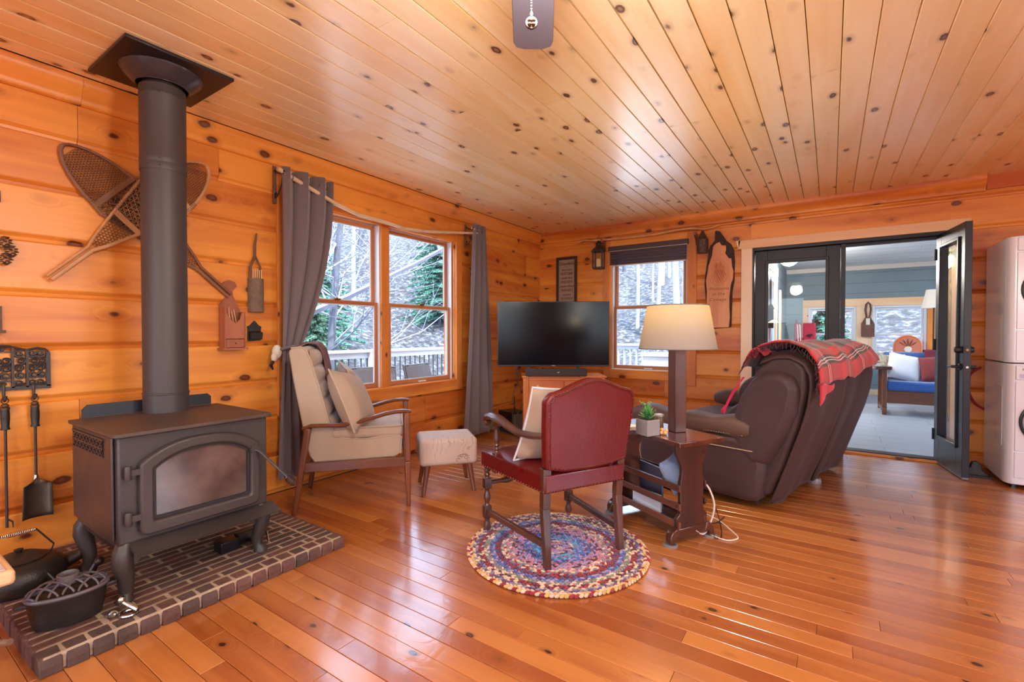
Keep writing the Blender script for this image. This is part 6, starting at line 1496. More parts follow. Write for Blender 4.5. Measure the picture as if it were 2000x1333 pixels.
def relf(u, v):
    r_ = u; a = 2 * math.pi * v; x, y = r_ * math.cos(a), r_ * math.sin(a)
    h = .010 * math.exp(-((x - .1) ** 2 / .18 + (y + .0) ** 2 / .25)) + .008 * math.exp(-((x - .45) ** 2 / .04 + (y + .12) ** 2 / .03)) + .007 * (math.exp(-((x + .25) ** 2 / .015 + (y - .55) ** 2 / .03)) + math.exp(-((x - .18) ** 2 / .015 + (y - .6) ** 2 / .03)))
    h += .0022 * math.sin(22 * (x + .6 * y)) * (1 if y < -.1 else .35) - .006 * math.exp(-((x - .2) ** 2 + (y - .12) ** 2) / .004) - .006 * math.exp(-((x + .12) ** 2 + (y - .12) ** 2) / .004)
    return (rx * x * .97, rz * y * .97, h - .002)
m.grid(relf, 22, 60, cv=True); m.build('relief', rel, sl, smooth=True)
burn = plain('burnt lettering', srgb(128, 70, 36), .7)
for l, px_, py_ in (('Welcome', 1404, 567), ('to the', 1402.5, 577), ('Cottage', 1401.5, 588)):
    q = onY(px_, py_, WY - .0463); text(l, .047, Bm(q.x, q.z, .0463), burn, sl, .0006, shear=.25, space=1.12)

# washer and dryer -----------------------------------------------------------------
encM = plain('white enamel', srgb(232, 240, 252), .2, coat=.5); encM2 = plain('warm white enamel', srgb(222, 222, 230), .22, coat=.5); gapM = plain('shadow gap', srgb(60, 58, 66), .6)
AX0, AX1, AY0, AY1 = 1.085, 1.765, 4.95, 5.535
def cabbody(z0, z1, name, mat, par):
    q = [(AX0, AY1), (AX0, AY0 + .10), (AX0 + .004, AY0 + .05), (AX0 + .018, AY0 + .018), (AX0 + .04, AY0 + .004), (AX0 + .06, AY0), (AX1 - .06, AY0), (AX1 - .018, AY0 + .018), (AX1, AY0 + .06), (AX1, AY1)]
    return MB().prism(q, z0, z1, 'XY').build(name, mat, par, bev=.008, seg=3)
def appliance(name, label, z0, z1, cz_, mat, washer):
    t = thing(name, label, 'washing machine' if washer else 'dryer', ((AX0 + AX1) / 2, 5.25, z0), group=None)
    cabbody(z0, z1, 'cabinet', mat, t); ccx = (AX0 + AX1) / 2
    m = MB(); m.bx(AX0 + .05, AX1 - .05, AY0 - .004, AY0 + .01, *((.05 + z0, z0 + .24) if washer else (z0 + .015, z0 + .24))).build('lower_panel', mat, t, bev=.004)
    MB().bx(AX0 + .05, AX1 - .05, AY0 - .006, AY0 + .01, *((z0 + .25, z1 - .13) if washer else (z0 + .25, z1 - .12))).build('front_panel', mat, t, bev=.004)
    MB().bx(AX0 + .05, AX1 - .05, AY0 - .008, AY0 + .01, z1 - (.12 if washer else .11), z1 - .012).build('control_panel', mat, t, bev=.006)
    MB().tube([(ccx + .262 * math.cos(a), AY0 - .010, cz_ + .205 * math.sin(a)) for a in [2 * math.pi * k / 48 for k in range(48)]], .010, 8, closed=True).build('door_ring', blackP, t, smooth=True)
    dd = MB().lathe([(.255, .0), (.235, .03), (.15, .05), (.0, .055)], (ccx, AY0 - .006, cz_), 44, axis=(0, -1, 0), cap=False, sy=.79).build('door', mat, t, smooth=True)
    MB().prism([(AX0 + .13, z1 - .135), (AX0 + .30, z1 - .150), (AX1 - .13, z1 - .150), (AX1 - .08, z1 - .135)], AY0 - .012, AY0 - .005, 'XZ').build('finger_grip', gapM, t)
    text('Kenmore', .022, Matrix.Translation((AX0 + .125, AY0 - .0095, z1 - .048)) @ Matrix.Rotation(math.pi / 2, 4, 'X'), plain('logo ink', srgb(70, 70, 84), .5), t, .0006)
    for k in range(3): MB().lathe([(.030, 0), (.026, .02), (.0, .021)], (AX1 - .30 + .09 * k, AY0 - .008, z1 - .065), 20, axis=(0, -1, 0), cap=False).build('knob', mat, t, smooth=True)
    if washer:
        for x in (AX0 + .06, AX1 - .06):
            for y in (AY0 + .06, AY1 - .06): MB().lathe([(.022, 0), (.022, .035)], (x, y, 0), 12).build('foot', blackP, t)
        MB().prism([(5.03, .30), (5.03, .74), (5.05, .76), (5.20, .76), (5.22, .74), (5.22, .30)], AX0 - .002, AX0 + .004, 'YZ').build('pressed_panel', mat, t, bev=.003)
        MB().bx(AX0 + .07, AX0 + .30, AY0 - .010, AY0 - .008, z1 - .105, z1 - .075).build('instruction_strip', plain('lilac print', srgb(184, 184, 206), .5), t)
appliance('washing_machine', 'white front loading washing machine under the dryer at the right edge', .03, .925, .50, encM2, True)
appliance('tumble_dryer', 'white tumble dryer stacked on top of the washing machine', .932, 1.865, 1.47, encM, False)
cord('red_hose', 'red rubber hose curving to the wall beside the washing machine', [(1.10, 5.53, .50), (1.02, 5.50, .56), (.975, 5.48, .68), (.99, 5.49, .80), (1.06, 5.52, .86)], .010, plain('red rubber', srgb(150, 36, 44), .45))
t = thing('iron_door_stop', 'small black cast figure door stop on the floor behind the open door', 'door stop', (.985, 5.22, 0))
MB().prism([(.90, 0), (1.06, 0), (1.05, .03), (1.02, .05), (1.01, .10), (.985, .125), (.955, .115), (.945, .07), (.915, .05)], 5.20, 5.235, 'XZ').build('figure', castM, t, bev=.006); MB().bx(.89, 1.07, 5.18, 5.28, 0, .012).build('base', castM, t, bev=.002)
t = thing('wall_phone', 'small dark device on the log wall right of the open door', 'device', (.985, WY, 1.36)); MB().bx(.945, .985, WY - .03, WY - .001, 1.30, 1.41).build('body', blackP, t, bev=.006); MB().bx(.950, .980, WY - .033, WY - .03, 1.36, 1.40).build('display', tvM, t)

globeM = plain('fill lamp glass', srgb(250, 236, 214), .3, emit=(1, .86, .68, 1), es=1.2)  # glowing glass for the added fan bowl and fill pendants
# ceiling fan blade and pull chain ---------------------------------------------------
FZ = 2.17
_fd = ray(1040, 60); _fd = Vector((_fd.x, _fd.y, 0)).normalized(); _ft = onZ(1040, 74, FZ); fxy = _ft - _fd * .62
fan = thing('ceiling_fan', 'ceiling fan with grey blades and a bead pull chain, one blade tip in view', 'fan', (fxy.x, fxy.y, CH)); fx, fy = fxy.x, fxy.y
MB().lathe([(.07, -.06), (.08, 0)], (fx, fy, CH), 24).build('canopy', ironM, fan, smooth=True); MB().lathe([(.014, -.25), (.014, -.05)], (fx, fy, CH), 12).build('downrod', ironM, fan, smooth=True)
MB().lathe([(.05, -.08), (.12, -.06), (.13, .0), (.10, .05), (.04, .07)], (fx, fy, FZ + .02), 28).build('motor', ironM, fan, smooth=True)
MB().lathe([(.0, -.13), (.07, -.12), (.10, -.09), (.105, -.065)], (fx, fy, FZ), 24, cap=False).build('fill_light_bowl', globeM, fan, smooth=True)  # bowl of the added light kit, out of view
ld = bpy.data.lights.new('fan_fill_bulb', 'POINT'); ld.energy = 42; ld.color = (1, .93, .84); ld.shadow_soft_size = .10; lo = bpy.data.objects.new('fan_fill_bulb', ld); C.objects.link(lo); lo.parent = fan; lo.matrix_parent_inverse = Matrix.Translation(fan.location).inverted(); lo.location = (fx, fy, FZ - .20)  # light added at the fan hub to brighten ceiling and far corner
blM2 = plain('grey fan blade', srgb(98, 92, 104), .45)
tipc = _ft; a0_ = math.atan2(tipc.y - fy, tipc.x - fx)
for k in range(5):
    a = a0_ + k * 2 * math.pi / 5; M = Matrix.Translation((fx, fy, FZ)) @ Matrix.Rotation(a, 4, 'Z') @ Matrix.Rotation(R(10), 4, 'X')
    Lb = (Vector((tipc.x, tipc.y)) - Vector((fx, fy))).length + .05
    q = [(.20, -.055), (.24, -.062), (Lb - .05, -.072), (Lb - .022, -.066), (Lb + .000, -.040), (Lb + .018, .03), (Lb + .014, .058), (Lb - .012, .068), (.24, .062), (.20, .055)]
    m = MB(); m.M = M; m.prism(q, -.004, .004, 'XY'); b_ = m.build('blade', blM2, fan, bev=.003); m = MB(); m.M = M; m.bx(.10, .28, -.02, .02, .004, .012); m.build('blade_iron', ironM, b_, bev=.002)
d_ = ray(1038, 45); ch = _C + d_ * 1.03
t = thing('pull_chain', 'ball chain with a round wooden medallion hanging in front of the fan blade', 'pull chain', ch)
m = MB()
for k in range(60): m.ball((ch.x, ch.y, ch.z + .018 + .0062 * k), .0019, 6, 4)
m.build('ball_chain', steelM, t, stuff=True); MB().lathe([(.0035, .012), (.004, .018), (.002, .024)], ch, 10).build('clasp', blackM, t)
fw = Vector((_f.x, _f.y, 0)).normalized()
MB().lathe([(.0, -.003), (.013, -.003), (.0135, 0), (.013, .003), (.0, .003)], ch, 28, axis=-fw, cap=False).build('medallion', plain('carved wooden disc', srgb(70, 40, 20), .5), t, smooth=True)
m = MB()
for k in range(4):
    a = math.pi / 4 + k * math.pi / 2; c_ = ch + _r * (.006 * math.cos(a)) + Vector((0, 0, .006 * math.sin(a))) - fw * .003; m.ball(c_, (.0045, .0045, .0045), 8, 6)
m.build('clover_relief', plain('carved clover', srgb(86, 52, 28), .5), t, smooth=True, stuff=True)

# corner of a small wooden table at the left edge ---------------------------------------
q = onZ(27, 1117, .40); t = thing('wooden_stool', 'corner of a small rustic pine stool at the lower left edge', 'stool', (q.x - .162, q.y - .142, 0), 0)
MB().bx(-.16, .145, -.16, .15, .352, .40).build('top', paleX, t, bev=.012, seg=2); MB().bx(-.13, .13, -.13, .128, .401, .404).build('runner', plain('pale cloth', srgb(196, 186, 186), .9), t)
for sx in (-1, 1):
    for sy in (-1, 1): MB().bar((sx * .10, sy * .10, 0), (sx * .085, sy * .085, .355), .030, .030).build('leg', walZ, t, bev=.006)
for sx in (-1, 1): MB().tube([(sx * .095, -.09, .14), (sx * .095, .09, .14)], .012, 8).build('stretcher', barkM, t, smooth=True)
MB().tube([(-.09, .095, .17), (.095, .095, .17), (.17, .13, .185)], .010, 8).build('stretcher', barkM, t, smooth=True)
# ================================================================== SUNROOM BEYOND THE DOORS
FY = 11.0; SCH = 2.42; SLX, SRX = -.74, 3.7
tileM = plain('grey floor tile', srgb(158, 164, 174), .42, coat=.15, var=.04, vscale=2); groutM = plain('grout', srgb(176, 180, 186), .8)
sf = struct('floor_sunroom'); MB().bx(SLX - .1, SRX, WY + .15, FY + .1, -.10, -.004).build('grout_bed', groutM, sf)
y = WY + .155; k = 0
while y < FY:
    x = SLX - (.6 if k % 2 else 0); y1 = min(y + .30, FY)
    while x < SRX:
        xa, xb = max(x, SLX), min(x + 1.20, SRX)
        if xb - xa > .02: MB().bx(xa + .002, xb - .002, y + .002, y1 - .002, -.02, 0).build('floor_tile', tileM, sf, bev=.001, seg=1)
        x += 1.20
    y += .30; k += 1
paintM = wood('white washed boards', 'X', srgb(206, 212, 214), srgb(182, 188, 192), srgb(150, 150, 150), rough=.5, knots=.5, var=.05)
sc_ = struct('ceiling_sunroom'); MB().bx(SLX - .2, SRX + .2, WY + .15, FY + .2, SCH + .02, SCH + .2).build('unseen_ceiling_slab', whiteM, sc_)
y = WY + .15; k = 0
while y < FY:
    for a, b in (((SLX, 1.1 + (k % 3) * .5), (1.1 + (k % 3) * .5, SRX))): MB().bx(a + .002, b - .002, y + .003, min(y + .14, FY) - .003, SCH, SCH + .02).build('ceiling_board', paintM, sc_, bev=.002, seg=1)
    y += .14; k += 1
blueM = plain('blue grey wall paint', srgb(116, 134, 142), .6, var=.04, vscale=2)
def shiplap(par, plane, face, s, u0, u1, holes, hh=.19, top=SCH):
    v = 0
    while v < top:
        v1 = min(v + hh, top)
        for a, b, c, d in rects(u0, u1, v, v1, holes):
            m = MB()
            if plane == 'XZ': m.bx(a, b, min(face, face + s * .02), max(face, face + s * .02), c + (.003 if c == v else 0), d - (.003 if d == v1 else 0))
            else: m.bx(min(face, face + s * .02), max(face, face + s * .02), a, b, c + (.003 if c == v else 0), d - (.003 if d == v1 else 0))
            m.build('wall_plank', blueM, par)
        v = v1
    m = MB()
    for a, b, c, d in rects(u0, u1, 0, top, holes):
        if plane == 'XZ': m.bx(a, b, min(face + s * .02, face + s * .12), max(face + s * .02, face + s * .12), c, d)
        else: m.bx(min(face + s * .02, face + s * .12), max(face + s * .02, face + s * .12), a, b, c, d)
    m.build('wall_core', blueM, par)
def sx_(px, py): return onY(px, py, FY)
WA = (sx_(1585, 0).x, sx_(1680, 0).x, .66, 1.66); WB2 = (sx_(1711, 0).x, sx_(1820, 0).x, .66, 1.66)
swb = struct('wall_sunroom_back'); shiplap(swb, 'XZ', FY, 1, SLX, SRX, [WA, WB2, (2.3, 3.3, .66, 1.66)])
swl = struct('wall_sunroom_left'); DL = (7.55, 8.35, .35, 1.95); shiplap(swl, 'YZ', SLX, -1, WY + .15, FY, [DL])
swr = struct('wall_sunroom_right'); HS = [(6.0, 8.3, .15, 2.2), (8.5, 10.8, .15, 2.2)]; shiplap(swr, 'YZ', SRX, 1, WY + .15, FY, HS)  # unseen openings added on the right to brighten the sunroom
m = MB()
for a, b, c, d in rects(SLX - .1, SRX, 0, SCH, [DR]): m.bx(a, b, WY + .151, WY + .17, c, d)
m.build('plaster_skin', blueM, swb)
for a, b, c, d in HS: portal('daylight_portal', (SRX + .1, (a + b) / 2, (c + d) / 2), (0, R(90), 0), d - c, b - a)
for a, b, c, d in (WA, WB2): portal('daylight_portal', ((a + b) / 2, FY + .11, (c + d) / 2), (R(-90), 0, 0), b - a, d - c)
st_ = struct('trim_7', (0, FY, 0)); X0, X1 = WA[0] - .09, WB2[1] + .13; e = FY - .02
for a, b, c, d, mt in ((X0, X1, 1.66, 1.80, paleX), (X0, X1, .50, .64, paleX), (X0, WA[0], .64, 1.66, paleZ), (WA[1], WB2[0], .64, 1.66, paleZ), (WB2[1], X1, .64, 1.66, pineZ)):
    MB().bx(a, b, e, FY, c, d).build('casing', mt, st_, bev=.002, seg=1)
MB().bx(X0 - .02, X1 + .02, FY - .09, FY, .625, .645).build('sill_shelf', paleX, st_, bev=.003)
for nm, (a, b, c, d) in (('window_3', WA), ('window_4', WB2)):
    t = struct(nm, ((a + b) / 2, FY, c)); zmid = 1.13
    m = MB()
    for q in ((a, a + .04, c, d), (b - .04, b, c, d), (a + .04, b - .04, c, c + .04), (a + .04, b - .04, d - .04, d)): m.bx(q[0], q[1], FY + .0, FY + .09, q[2], q[3])
    m.build('vinyl_frame', vinylM, t, bev=.004)
    for (z0, z1, dy) in ((c + .04, zmid + .02, .02), (zmid - .02, d - .04, .05)):
        m = MB()
        for q in ((a + .04, a + .075, z0, z1), (b - .075, b - .04, z0, z1), (a + .075, b - .075, z0, z0 + .035), (a + .075, b - .075, z1 - .035, z1)): m.bx(q[0], q[1], FY + dy, FY + dy + .028, q[2], q[3])
        m.build('sash', vinylM, t, bev=.003); MB().bx(a + .07, b - .07, FY + dy + .012, FY + dy + .016, z0 + .03, z1 - .03).build('glass', glassM, t)
t = struct('baseboard_sunroom'); MB().bx(SLX, SRX, FY - .018, FY, 0, .11).build('baseboard', paleX, t, bev=.003); MB().bx(SLX, SRX, FY - .05, FY, SCH - .09, SCH).build('crown_moulding', plain('cream moulding', srgb(206, 196, 188), .5), t, bev=.01)
# side door of the sunroom with pale trim
t = struct('door_3', (SLX, 7.95, 0))
for a, b, c, d in ((7.28, 7.44, 0, 2.06), (8.45, 8.72, 0, 2.06), (9.35, 9.55, 0, 1.90)): MB().bx(SLX, SLX + .03, a, b, c, d).build('casing', paleZ, t, bev=.003, seg=1)
MB().bx(SLX, SLX + .035, 7.26, 8.74, 2.06, 2.20).build('casing', paleY, t, bev=.003)
m = MB()
for q in ((7.44, 7.56, 0, 2.06), (8.34, 8.45, 0, 2.06), (7.56, 8.34, 0, .36), (7.56, 8.34, 1.94, 2.06)): m.bx(SLX - .02, SLX + .015, *q)
m.build('door_leaf', whiteM, t, bev=.003); MB().bx(SLX - .004, SLX + .002, 7.55, 8.35, .35, 1.95).build('glass', glassM, t)
MB().tube([(SLX + .015, 8.39, .95), (SLX + .06, 8.39, .95), (SLX + .065, 8.30, .95)], .009, 7).build('lever_handle', blackM, t)
p = Vector((SLX + .06, 7.36, 1.35)); t = thing('hanging_lantern', 'dark narrow lantern hung on a cord on the sunroom side trim', 'lantern', p)
MB().bx(p.x - .035, p.x + .035, p.y - .05, p.y + .05, 1.22, 1.48).build('body', brz, t, bev=.004); MB().lathe([(.05, 1.48), (.02, 1.54), (.005, 1.56)], (p.x, p.y, 0), 4).build('roof', brz, t); MB().tube([(p.x, p.y, 1.56), (p.x, p.y, 1.93), (SLX + .01, p.y, 1.95)], .006, 5).build('cord', blackM, t)
# ceiling light
q = onY(1541, 540, 8.5); LZ = 2.42; t = thing('ceiling_light', 'sunroom ceiling light with pale opal shades over a green glass bowl', 'lamp', (q.x, q.y, LZ))
opal = plain('opal shade', srgb(236, 226, 206), .3, emit=(1, .85, .6, 1), es=.8); grn = plain('green glass bowl', srgb(150, 206, 140), .15, coat=.6, emit=(.4, .8, .35, 1), es=.15)
MB().lathe([(.07, -.03), (.08, 0)], (q.x, q.y, LZ), 18).build('canopy', brassM, t, smooth=True); MB().tube([(q.x, q.y, LZ - .02), (q.x, q.y, LZ - .12)], .01, 7).build('stem', brassM, t)
for k in range(3): a = k * 2.094 + .4; MB().lathe([(.03, .05), (.07, .03), (.10, -.01), (.10, -.03), (.05, -.055)], (q.x + .09 * math.cos(a), q.y + .09 * math.sin(a), LZ - .10), 22).build('opal_shade', opal, t, smooth=True)
MB().lathe([(.0, -.23), (.06, -.215), (.11, -.18), (.135, -.135), (.135, -.13)], (q.x, q.y, LZ), 28, cap=False).build('glass_bowl', grn, t, smooth=True)
d = bpy.data.lights.new('sunroom_bulb', 'POINT'); d.energy = 80; d.color = (1, .95, .88); d.shadow_soft_size = .12; o = bpy.data.objects.new('sunroom_bulb', d); C.objects.link(o); o.parent = t; o.matrix_parent_inverse = Matrix.Translation(t.location).inverted(); o.location = (q.x + .0, q.y, LZ - .27)
# wooden futon sofa
SX_, SY_ = .62, 8.42; sfm = walZ; bluM = plain('blue futon cloth', srgb(34, 78, 150), .7, sheen=.3, bump=.1, bscale=200)
t = thing('wooden_sofa', 'dark wood mission sofa with blue cushions in the sunroom', 'sofa', (SX_, SY_, 0))
def legframe(x):
    MB().bx(x, x + .05, SY_, SY_ + .07, 0, .64).bx(x, x + .05, SY_ + .72, SY_ + .79, 0, .64).build('post', sfm, t, bev=.004)
    for k in range(4): MB().bx(x + .015, x + .035, SY_ + .15 + .13 * k, SY_ + .18 + .13 * k, .10, .64).build('slat', sfm, t, bev=.002)
    MB().bx(x, x + .05, SY_ - .04, SY_ + .82, .04, .10).build('foot_rail', walX, t, bev=.006)
    MB().bx(x - .08, x + .10, SY_ - .05, SY_ + .84, .64, .685).build('arm', darkX, t, bev=.006)
legframe(SX_); legframe(SX_ + 1.95)
MB().bx(SX_ + .05, SX_ + 1.95, SY_ + .02, SY_ + .05, .17, .34).build('front_board', walX, t, bev=.003)
MB().bx(SX_ + .05, SX_ + 1.95, SY_ + .75, SY_ + .78, .17, .75).build('back_board', walX, t, bev=.003)
MB().bx(SX_ + .055, SX_ + 1.945, SY_ - .01, SY_ + .72, .345, .475).build('seat_cushion', bluM, t, bev=.03, seg=3)
m = MB(); m.prism([(SY_ + .54, .48), (SY_ + .70, .48), (SY_ + .82, .87), (SY_ + .65, .86)], SX_ + .055, SX_ + 1.945, 'YZ'); m.build('back_cushion', bluM, t, bev=.04, seg=3)
whP = plain('white pillow', srgb(226, 226, 232), .85, sheen=.2); mrP = plain('brick red pillow', srgb(126, 48, 50), .85, sheen=.2)
pillow('throw_pillow', 'white throw pillow at the left end of the sunroom sofa', Matrix.Translation((SX_ + .27, SY_ + .32, .66)) @ Matrix.Rotation(R(8), 4, 'Z') @ Matrix.Rotation(R(68), 4, 'X') @ Matrix.Rotation(R(-14), 4, 'Z'), (.42, .40), .16, whP, 'pillows on the sunroom sofa')
pillow('throw_pillow', 'brick red throw pillow beside the white one on the sunroom sofa', Matrix.Translation((SX_ + .62, SY_ + .27, .655)) @ Matrix.Rotation(R(-6), 4, 'Z') @ Matrix.Rotation(R(68), 4, 'X') @ Matrix.Rotation(R(8), 4, 'Z'), (.40, .38), .16, mrP, 'pillows on the sunroom sofa')
pillow('throw_pillow', 'striped pillow tucked behind the white one on the sunroom sofa', Matrix.Translation((SX_ + .16, SY_ + .40, .66)) @ Matrix.Rotation(R(30), 4, 'Z') @ Matrix.Rotation(R(72), 4, 'X'), (.38, .38), .10, plain('striped linen', srgb(176, 170, 150), .85, var=.4, vscale=30), 'pillows on the sunroom sofa')
bt_ = thing('patchwork_throw', 'maroon, black and cream patchwork throw with fringe over the sunroom sofa back', 'blanket', (SX_ + 1.0, SY_ + .7, .95))
def ptch(xa, xb, mat, nm, z0=.70, off=0.0):
    def g(u, v):
        path = [(SY_ + .60 - .0, z0), (SY_ + .635, .82), (SY_ + .648, .882), (SY_ + .71, .900), (SY_ + .80, .892), (SY_ + .84, .83)]; s = v * 5; i = min(int(s), 4); f = s - i
        return (xa + (xb - xa) * u, path[i][0] * (1 - f) + path[i + 1][0] * f - .028 - off + .004 * math.sin(u * 9 + v * 5), path[i][1] * (1 - f) + path[i + 1][1] * f + .008)
    m = MB(); m.grid(g, 8, 16); m.build(nm, mat, bt_, smooth=True, solid=.006)
ptch(SX_ + .52, SX_ + 1.6, plain('maroon wool', srgb(112, 40, 58), .9), 'maroon_field'); ptch(SX_ + .68, SX_ + .88, plain('cream patch', srgb(220, 210, 200), .9), 'cream_patch', .76, .008); ptch(SX_ + .90, SX_ + 1.5, plain('black wool', srgb(34, 30, 34), .9), 'black_field', .70, .008)
m = MB(); m.tube([(SX_ + .90 + .02 * k, SY_ + .575, .835 + .008 * math.sin(k * 1.7)) for k in range(31)], .008, 5); m.build('cream_edging', plain('cream fringe', srgb(226, 220, 210), .9), bt_)
MB().prism([(SX_ + .72, .78), (SX_ + .76, .81), (SX_ + .84, .81), (SX_ + .80, .795), (SX_ + .79, .77), (SX_ + .78, .795), (SX_ + .75, .77)], SY_ + .555, SY_ + .558, 'XZ').build('dark_motif', blackM, bt_)
# radio and figurine on the sill shelf
rx_ = sx_(1779.5, 0).x; t = thing('cathedral_radio', 'arched orange wooden radio standing on the sunroom window sill', 'radio', (rx_, FY - .10, .645)); hw = .195
arc = [(rx_ - hw, .645), (rx_ + hw, .645)] + [(rx_ + hw * math.cos(a), .645 + .27 + .20 * math.sin(a)) for a in [math.pi * k / 18 for k in range(19)]]
rdM = wood('radio veneer', 'X', srgb(226, 124, 68), srgb(196, 92, 50), rough=.3, knots=0, coat=.4); MB().prism(arc, FY - .20, FY - .02, 'XZ').build('case', rdM, t, bev=.006)
MB().prism([(rx_ + (x - rx_) * .86, .665 + (z - .645) * .88) for x, z in arc], FY - .206, FY - .199, 'XZ').build('front_panel', plain('pinkish veneer', srgb(206, 120, 96), .4), t)
for k in range(5):
    a = R(38 + 26 * k); MB().tube([(rx_ + .03 * math.cos(a), FY - .209, .90 + .03 * math.sin(a)), (rx_ + .10 * math.cos(a), FY - .209, .90 + .10 * math.sin(a)), (rx_ + .15 * math.cos(a), FY - .209, .90 + .15 * math.sin(a))], [.006, .016, .008], 6, flat=.4).build('grille_slot', plain('dark slot', srgb(84, 56, 44), .8), t)
MB().lathe([(.055, 0), (.05, .01), (.0, .012)], (rx_, FY - .207, .865), 22, axis=(0, -1, 0), cap=False).build('dial', offW, t, smooth=True)
for x in (-.09, 0, .09): MB().lathe([(.014, 0), (.012, .018), (.0, .019)], (rx_ + x, FY - .206, .74), 12, axis=(0, -1, 0), cap=False).build('knob', brassM, t, smooth=True)
px_ = sx_(1738, 0).x; t = thing('animal_figurine', 'small white four-legged animal figurine on the sill left of the radio', 'figurine', (px_, FY - .06, .645))
m = MB(); m.tube([(px_ - .09, FY - .06, .76), (px_ - .03, FY - .06, .775), (px_ + .05, FY - .06, .77), (px_ + .09, FY - .06, .755)], [.02, .045, .048, .03], 10); m.ball((px_ - .10, FY - .06, .79), (.034, .024, .026), 10, 7); m.build('body', offW, t, smooth=True)
for x in (-.05, .06):
    for y in (-.02, .02): MB().tube([(px_ + x, FY - .06 + y, .645), (px_ + x, FY - .06 + y, .75)], .012, 7).build('leg', offW, t, smooth=True)
# wooden wall pocket between the windows
c_ = sx_(1694.5, 640); t = thing('wall_pocket', 'brown wooden wall pocket with a looped leather strap between the sunroom windows', 'wall pocket', (c_.x, FY - .02, 1.1))
bz = sx_(1694, 658).z; MB().bx(c_.x - .10, c_.x + .10, FY - .09, FY - .021, bz, bz + .24).build('box', plain('brown box wood', srgb(104, 66, 56), .6, var=.2), t, bev=.004)
MB().prism([(c_.x - .10, bz + .24), (c_.x - .04, bz + .36), (c_.x + .04, bz + .36), (c_.x + .10, bz + .24)], FY - .04, FY - .021, 'XZ').build('back_board', plain('brown box wood', srgb(104, 66, 56), .6), t)
MB().tube([(c_.x - .02, FY - .05, bz + .34), (c_.x - .042, FY - .05, bz + .50), (c_.x - .03, FY - .05, bz + .60), (c_.x, FY - .05, bz + .64), (c_.x + .03, FY - .05, bz + .60), (c_.x + .042, FY - .05, bz + .50), (c_.x + .02, FY - .05, bz + .34)], .014, 8).build('strap', plain('brown leather', srgb(92, 60, 50), .6), t, smooth=True)
MB().bx(c_.x - .03, c_.x + .03, FY - .10, FY - .09, bz + .22, bz + .34).build('tag', offW, t)
# second wooden chair seen over the loveseat
t = thing('wooden_armchair', 'dark wooden armchair whose arm and front leg show left of the sunroom sofa', 'armchair', (.10, 9.45, 0)); x = .36
MB().bx(x - .02, x + .03, 9.45, 9.52, 0, .62).build('front_post', walZ, t, bev=.004); MB().bx(x - .02, x + .03, 10.1, 10.16, 0, .62).build('rear_post', walZ, t, bev=.004); MB().bx(x - .10, x + .11, 9.38, 10.2, .62, .665).build('arm', darkX, t, bev=.006); MB().bx(x - .02, x + .06, 9.40, 10.2, .05, .12).build('foot_rail', walX, t, bev=.006)
x2 = -.22; MB().bx(x2 - .03, x2 + .02, 9.45, 9.52, 0, .62).bx(x2 - .03, x2 + .02, 10.1, 10.16, 0, .62).build('post', walZ, t, bev=.004); MB().bx(x2 - .10, x2 + .08, 9.38, 10.2, .62, .665).build('arm', darkX, t, bev=.006)
MB().bx(x2, x, 9.5, 10.1, .32, .45).build('seat_cushion', plain('brown patterned cushion', srgb(92, 66, 70), .8, var=.3, vscale=20), t, bev=.03, seg=3); MB().prism([(9.98, .45), (10.12, .45), (10.24, .98), (10.12, .98)], x2, x, 'YZ').build('back_cushion', bluM, t, bev=.03, seg=3)
# white throw over a chair, blue stool cushion, blanket ladder
t = thing('draped_chair', 'chair covered by a white fringed throw in the sunroom corner', 'chair', (-.46, 10.15, 0))
def dr_(u, v): a = 2 * math.pi * u; r = .16 + .05 * v + .012 * math.sin(a * 7) * v; return (-.46 + r * 1.1 * math.cos(a), 10.15 + r * math.sin(a), .86 - .62 * v - .02 * math.cos(a))
m = MB(); m.grid(dr_, 40, 12, cu=True); m.ball((-.46, 10.15, .84), (.175, .155, .06), 16, 8); m.build('throw', plain('white fringed throw', srgb(206, 204, 212), .9, bump=.5, bscale=60), t, smooth=True)
for x in (-.15, .15):
    for y in (-.13, .13): MB().bar((-.46 + x, 10.15 + y, 0), (-.46 + x, 10.15 + y, .3), .03).build('leg', walZ, t)
t = thing('blanket_ladder', 'dark wooden ladder rack leaning in the sunroom corner', 'rack', (-.45, 10.7, 0))
for s in (-1, 1): MB().bar((-.42 + s * .17, 10.60, 0), (-.42 + s * .14, 10.93, 1.42), .035).build('rail', darkZ, t)
for k in range(5): z = .25 + .26 * k; MB().bar((-.57, 10.62 + .30 * z / 1.42, z), (-.27, 10.62 + .30 * z / 1.42, z), .025).build('rung', darkX, t)
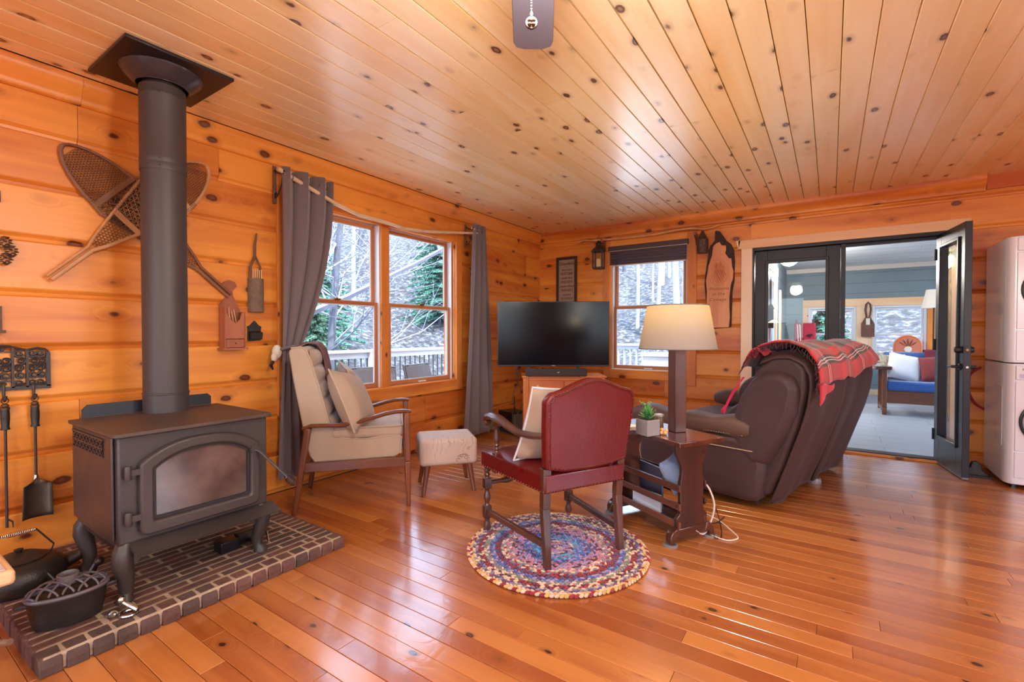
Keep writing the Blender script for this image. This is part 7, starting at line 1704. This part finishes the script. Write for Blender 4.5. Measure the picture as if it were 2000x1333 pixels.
for i, (xa, xb, c1, nm, z0) in enumerate(((-.60, -.47, srgb(176, 54, 78), 'red blanket with cream stripes folded on the ladder, left half', .86), (-.46, -.25, srgb(196, 50, 76), 'red folded blanket with a dark moose shape on the ladder', .86))):
    t = thing('folded_blanket', nm, 'blanket', ((xa + xb) / 2, 10.86, 1.2), group='red blankets on the ladder')
    def fb(u, v, xa=xa, xb=xb): path = [(10.80, .90), (10.83, 1.10), (10.86, 1.30), (10.905, 1.335), (10.95, 1.30), (10.965, 1.1)]; s = v * 5; j = min(int(s), 4); f = s - j; return (xa + (xb - xa) * u + .03 * (1 - v), path[j][0] * (1 - f) + path[j + 1][0] * f, path[j][1] * (1 - f) + path[j + 1][1] * f)
    m = MB(); m.grid(fb, 8, 16); cl = m.build('cloth', plain('crimson blanket' + str(i), c1, .9), t, smooth=True, solid=.03)
    if i == 0:
        for dx in (.05, .09): m = MB(); m.grid(lambda u, v, dx=dx: (lambda p: (xa + dx + .018 * u + .03 * (1 - v), p[1] - .02, p[2] + .004))(fb(0, v * .52)), 3, 12); m.build('stripe', offW, t, solid=.006)
    else: MB().prism([(xa + .06, 1.10), (xa + .10, 1.13), (xa + .17, 1.14), (xa + .19, 1.10), (xa + .15, 1.10), (xa + .14, 1.06), (xa + .10, 1.09)], 10.785, 10.80, 'XZ').build('moose_motif', plain('dark motif', srgb(60, 34, 44), .9), t)
# floor lamp, white tub and door trim behind the open leaf
q = sx_(1826, 575); fx_ = q.x - .12; t = thing('floor_lamp', 'white shaded floor lamp standing behind the sunroom sofa', 'lamp', (fx_, 10.2, 0))
MB().lathe([(.13, 0), (.13, .02), (.012, .03), (.012, 1.60)], (fx_, 10.2, 0), 24).build('stand', brz, t, smooth=True); MB().lathe([(.16, 1.56), (.10, 1.86)], (fx_, 10.2, 0), 32, cap=False).build('lamp_shade', plain('white shade', srgb(236, 230, 220), .7, emit=(1, .9, .8, 1), es=.05), t, smooth=True)
q = onY(1850, 780, 9.9); t = thing('white_tub', 'round white tub with a dark band seen through the open door glass', 'tub', (q.x + .22, 9.9, 0)); q.x += .22
MB().lathe([(.24, 0), (.27, .02), (.27, .20), (.25, .21), (.25, .23), (.27, .24), (.27, .38), (.30, .40), (.30, .42), (.0, .42)], (q.x, 9.9, 0), 36, cap=False).build('body', whiteM, t, smooth=True)
q2 = sx_(1846, 0).x; t = struct('trim_8', (q2, FY, 0))
MB().bx(q2 - .02, q2 + .08, FY - .03, FY, .11, 2.0).build('casing', pineZ, t, bev=.003); MB().bx(q2 + .08, q2 + .75, FY - .012, FY, .11, 1.9).build('pale_panel', plain('pale pink panel', srgb(226, 204, 196), .5), t); MB().bx(q2 + .75, q2 + .85, FY - .03, FY, .11, 2.0).build('casing', pineZ, t, bev=.003); MB().bx(q2 - .02, q2 + .85, FY - .03, FY, 1.9, 2.0).build('casing', pineX, t, bev=.003)
# ================================================================== unseen fill lamps added behind and right of the camera
globeM = plain('fill lamp glass', srgb(250, 236, 214), .3, emit=(1, .86, .68, 1), es=1.2)
def pendant(x, y, label, W):  # invented pendant, hung out of view to fill the room with light
    t = thing('fill_pendant', label, 'lamp', (x, y, CH))
    MB().lathe([(.05, -.025), (.05, 0)], (x, y, CH), 14).build('canopy', blackM, t); MB().tube([(x, y, CH - .02), (x, y, 2.08)], .004, 6).build('cord', blackM, t)
    MB().lathe([(.02, .20), (.06, .17), (.14, .0)], (x, y, 1.90), 20, cap=False).build('shade', globeM, t, smooth=True)
    d = bpy.data.lights.new('fill_pendant_bulb', 'POINT'); d.energy = W; d.color = (1, .93, .85); d.shadow_soft_size = .14
    o = bpy.data.objects.new('fill_pendant_bulb', d); C.objects.link(o); o.parent = t; o.matrix_parent_inverse = Matrix.Translation(t.location).inverted(); o.location = (x, y, 1.86)
pendant(-1.5, -1.3, 'left added fill pendant behind the camera', 30)
pendant(.4, -1.5, 'middle added fill pendant behind the camera', 30)
pendant(2.5, -.6, 'right added fill pendant behind the camera', 30)
pendant(3.0, 2.2, 'added fill pendant right of the camera', 25)
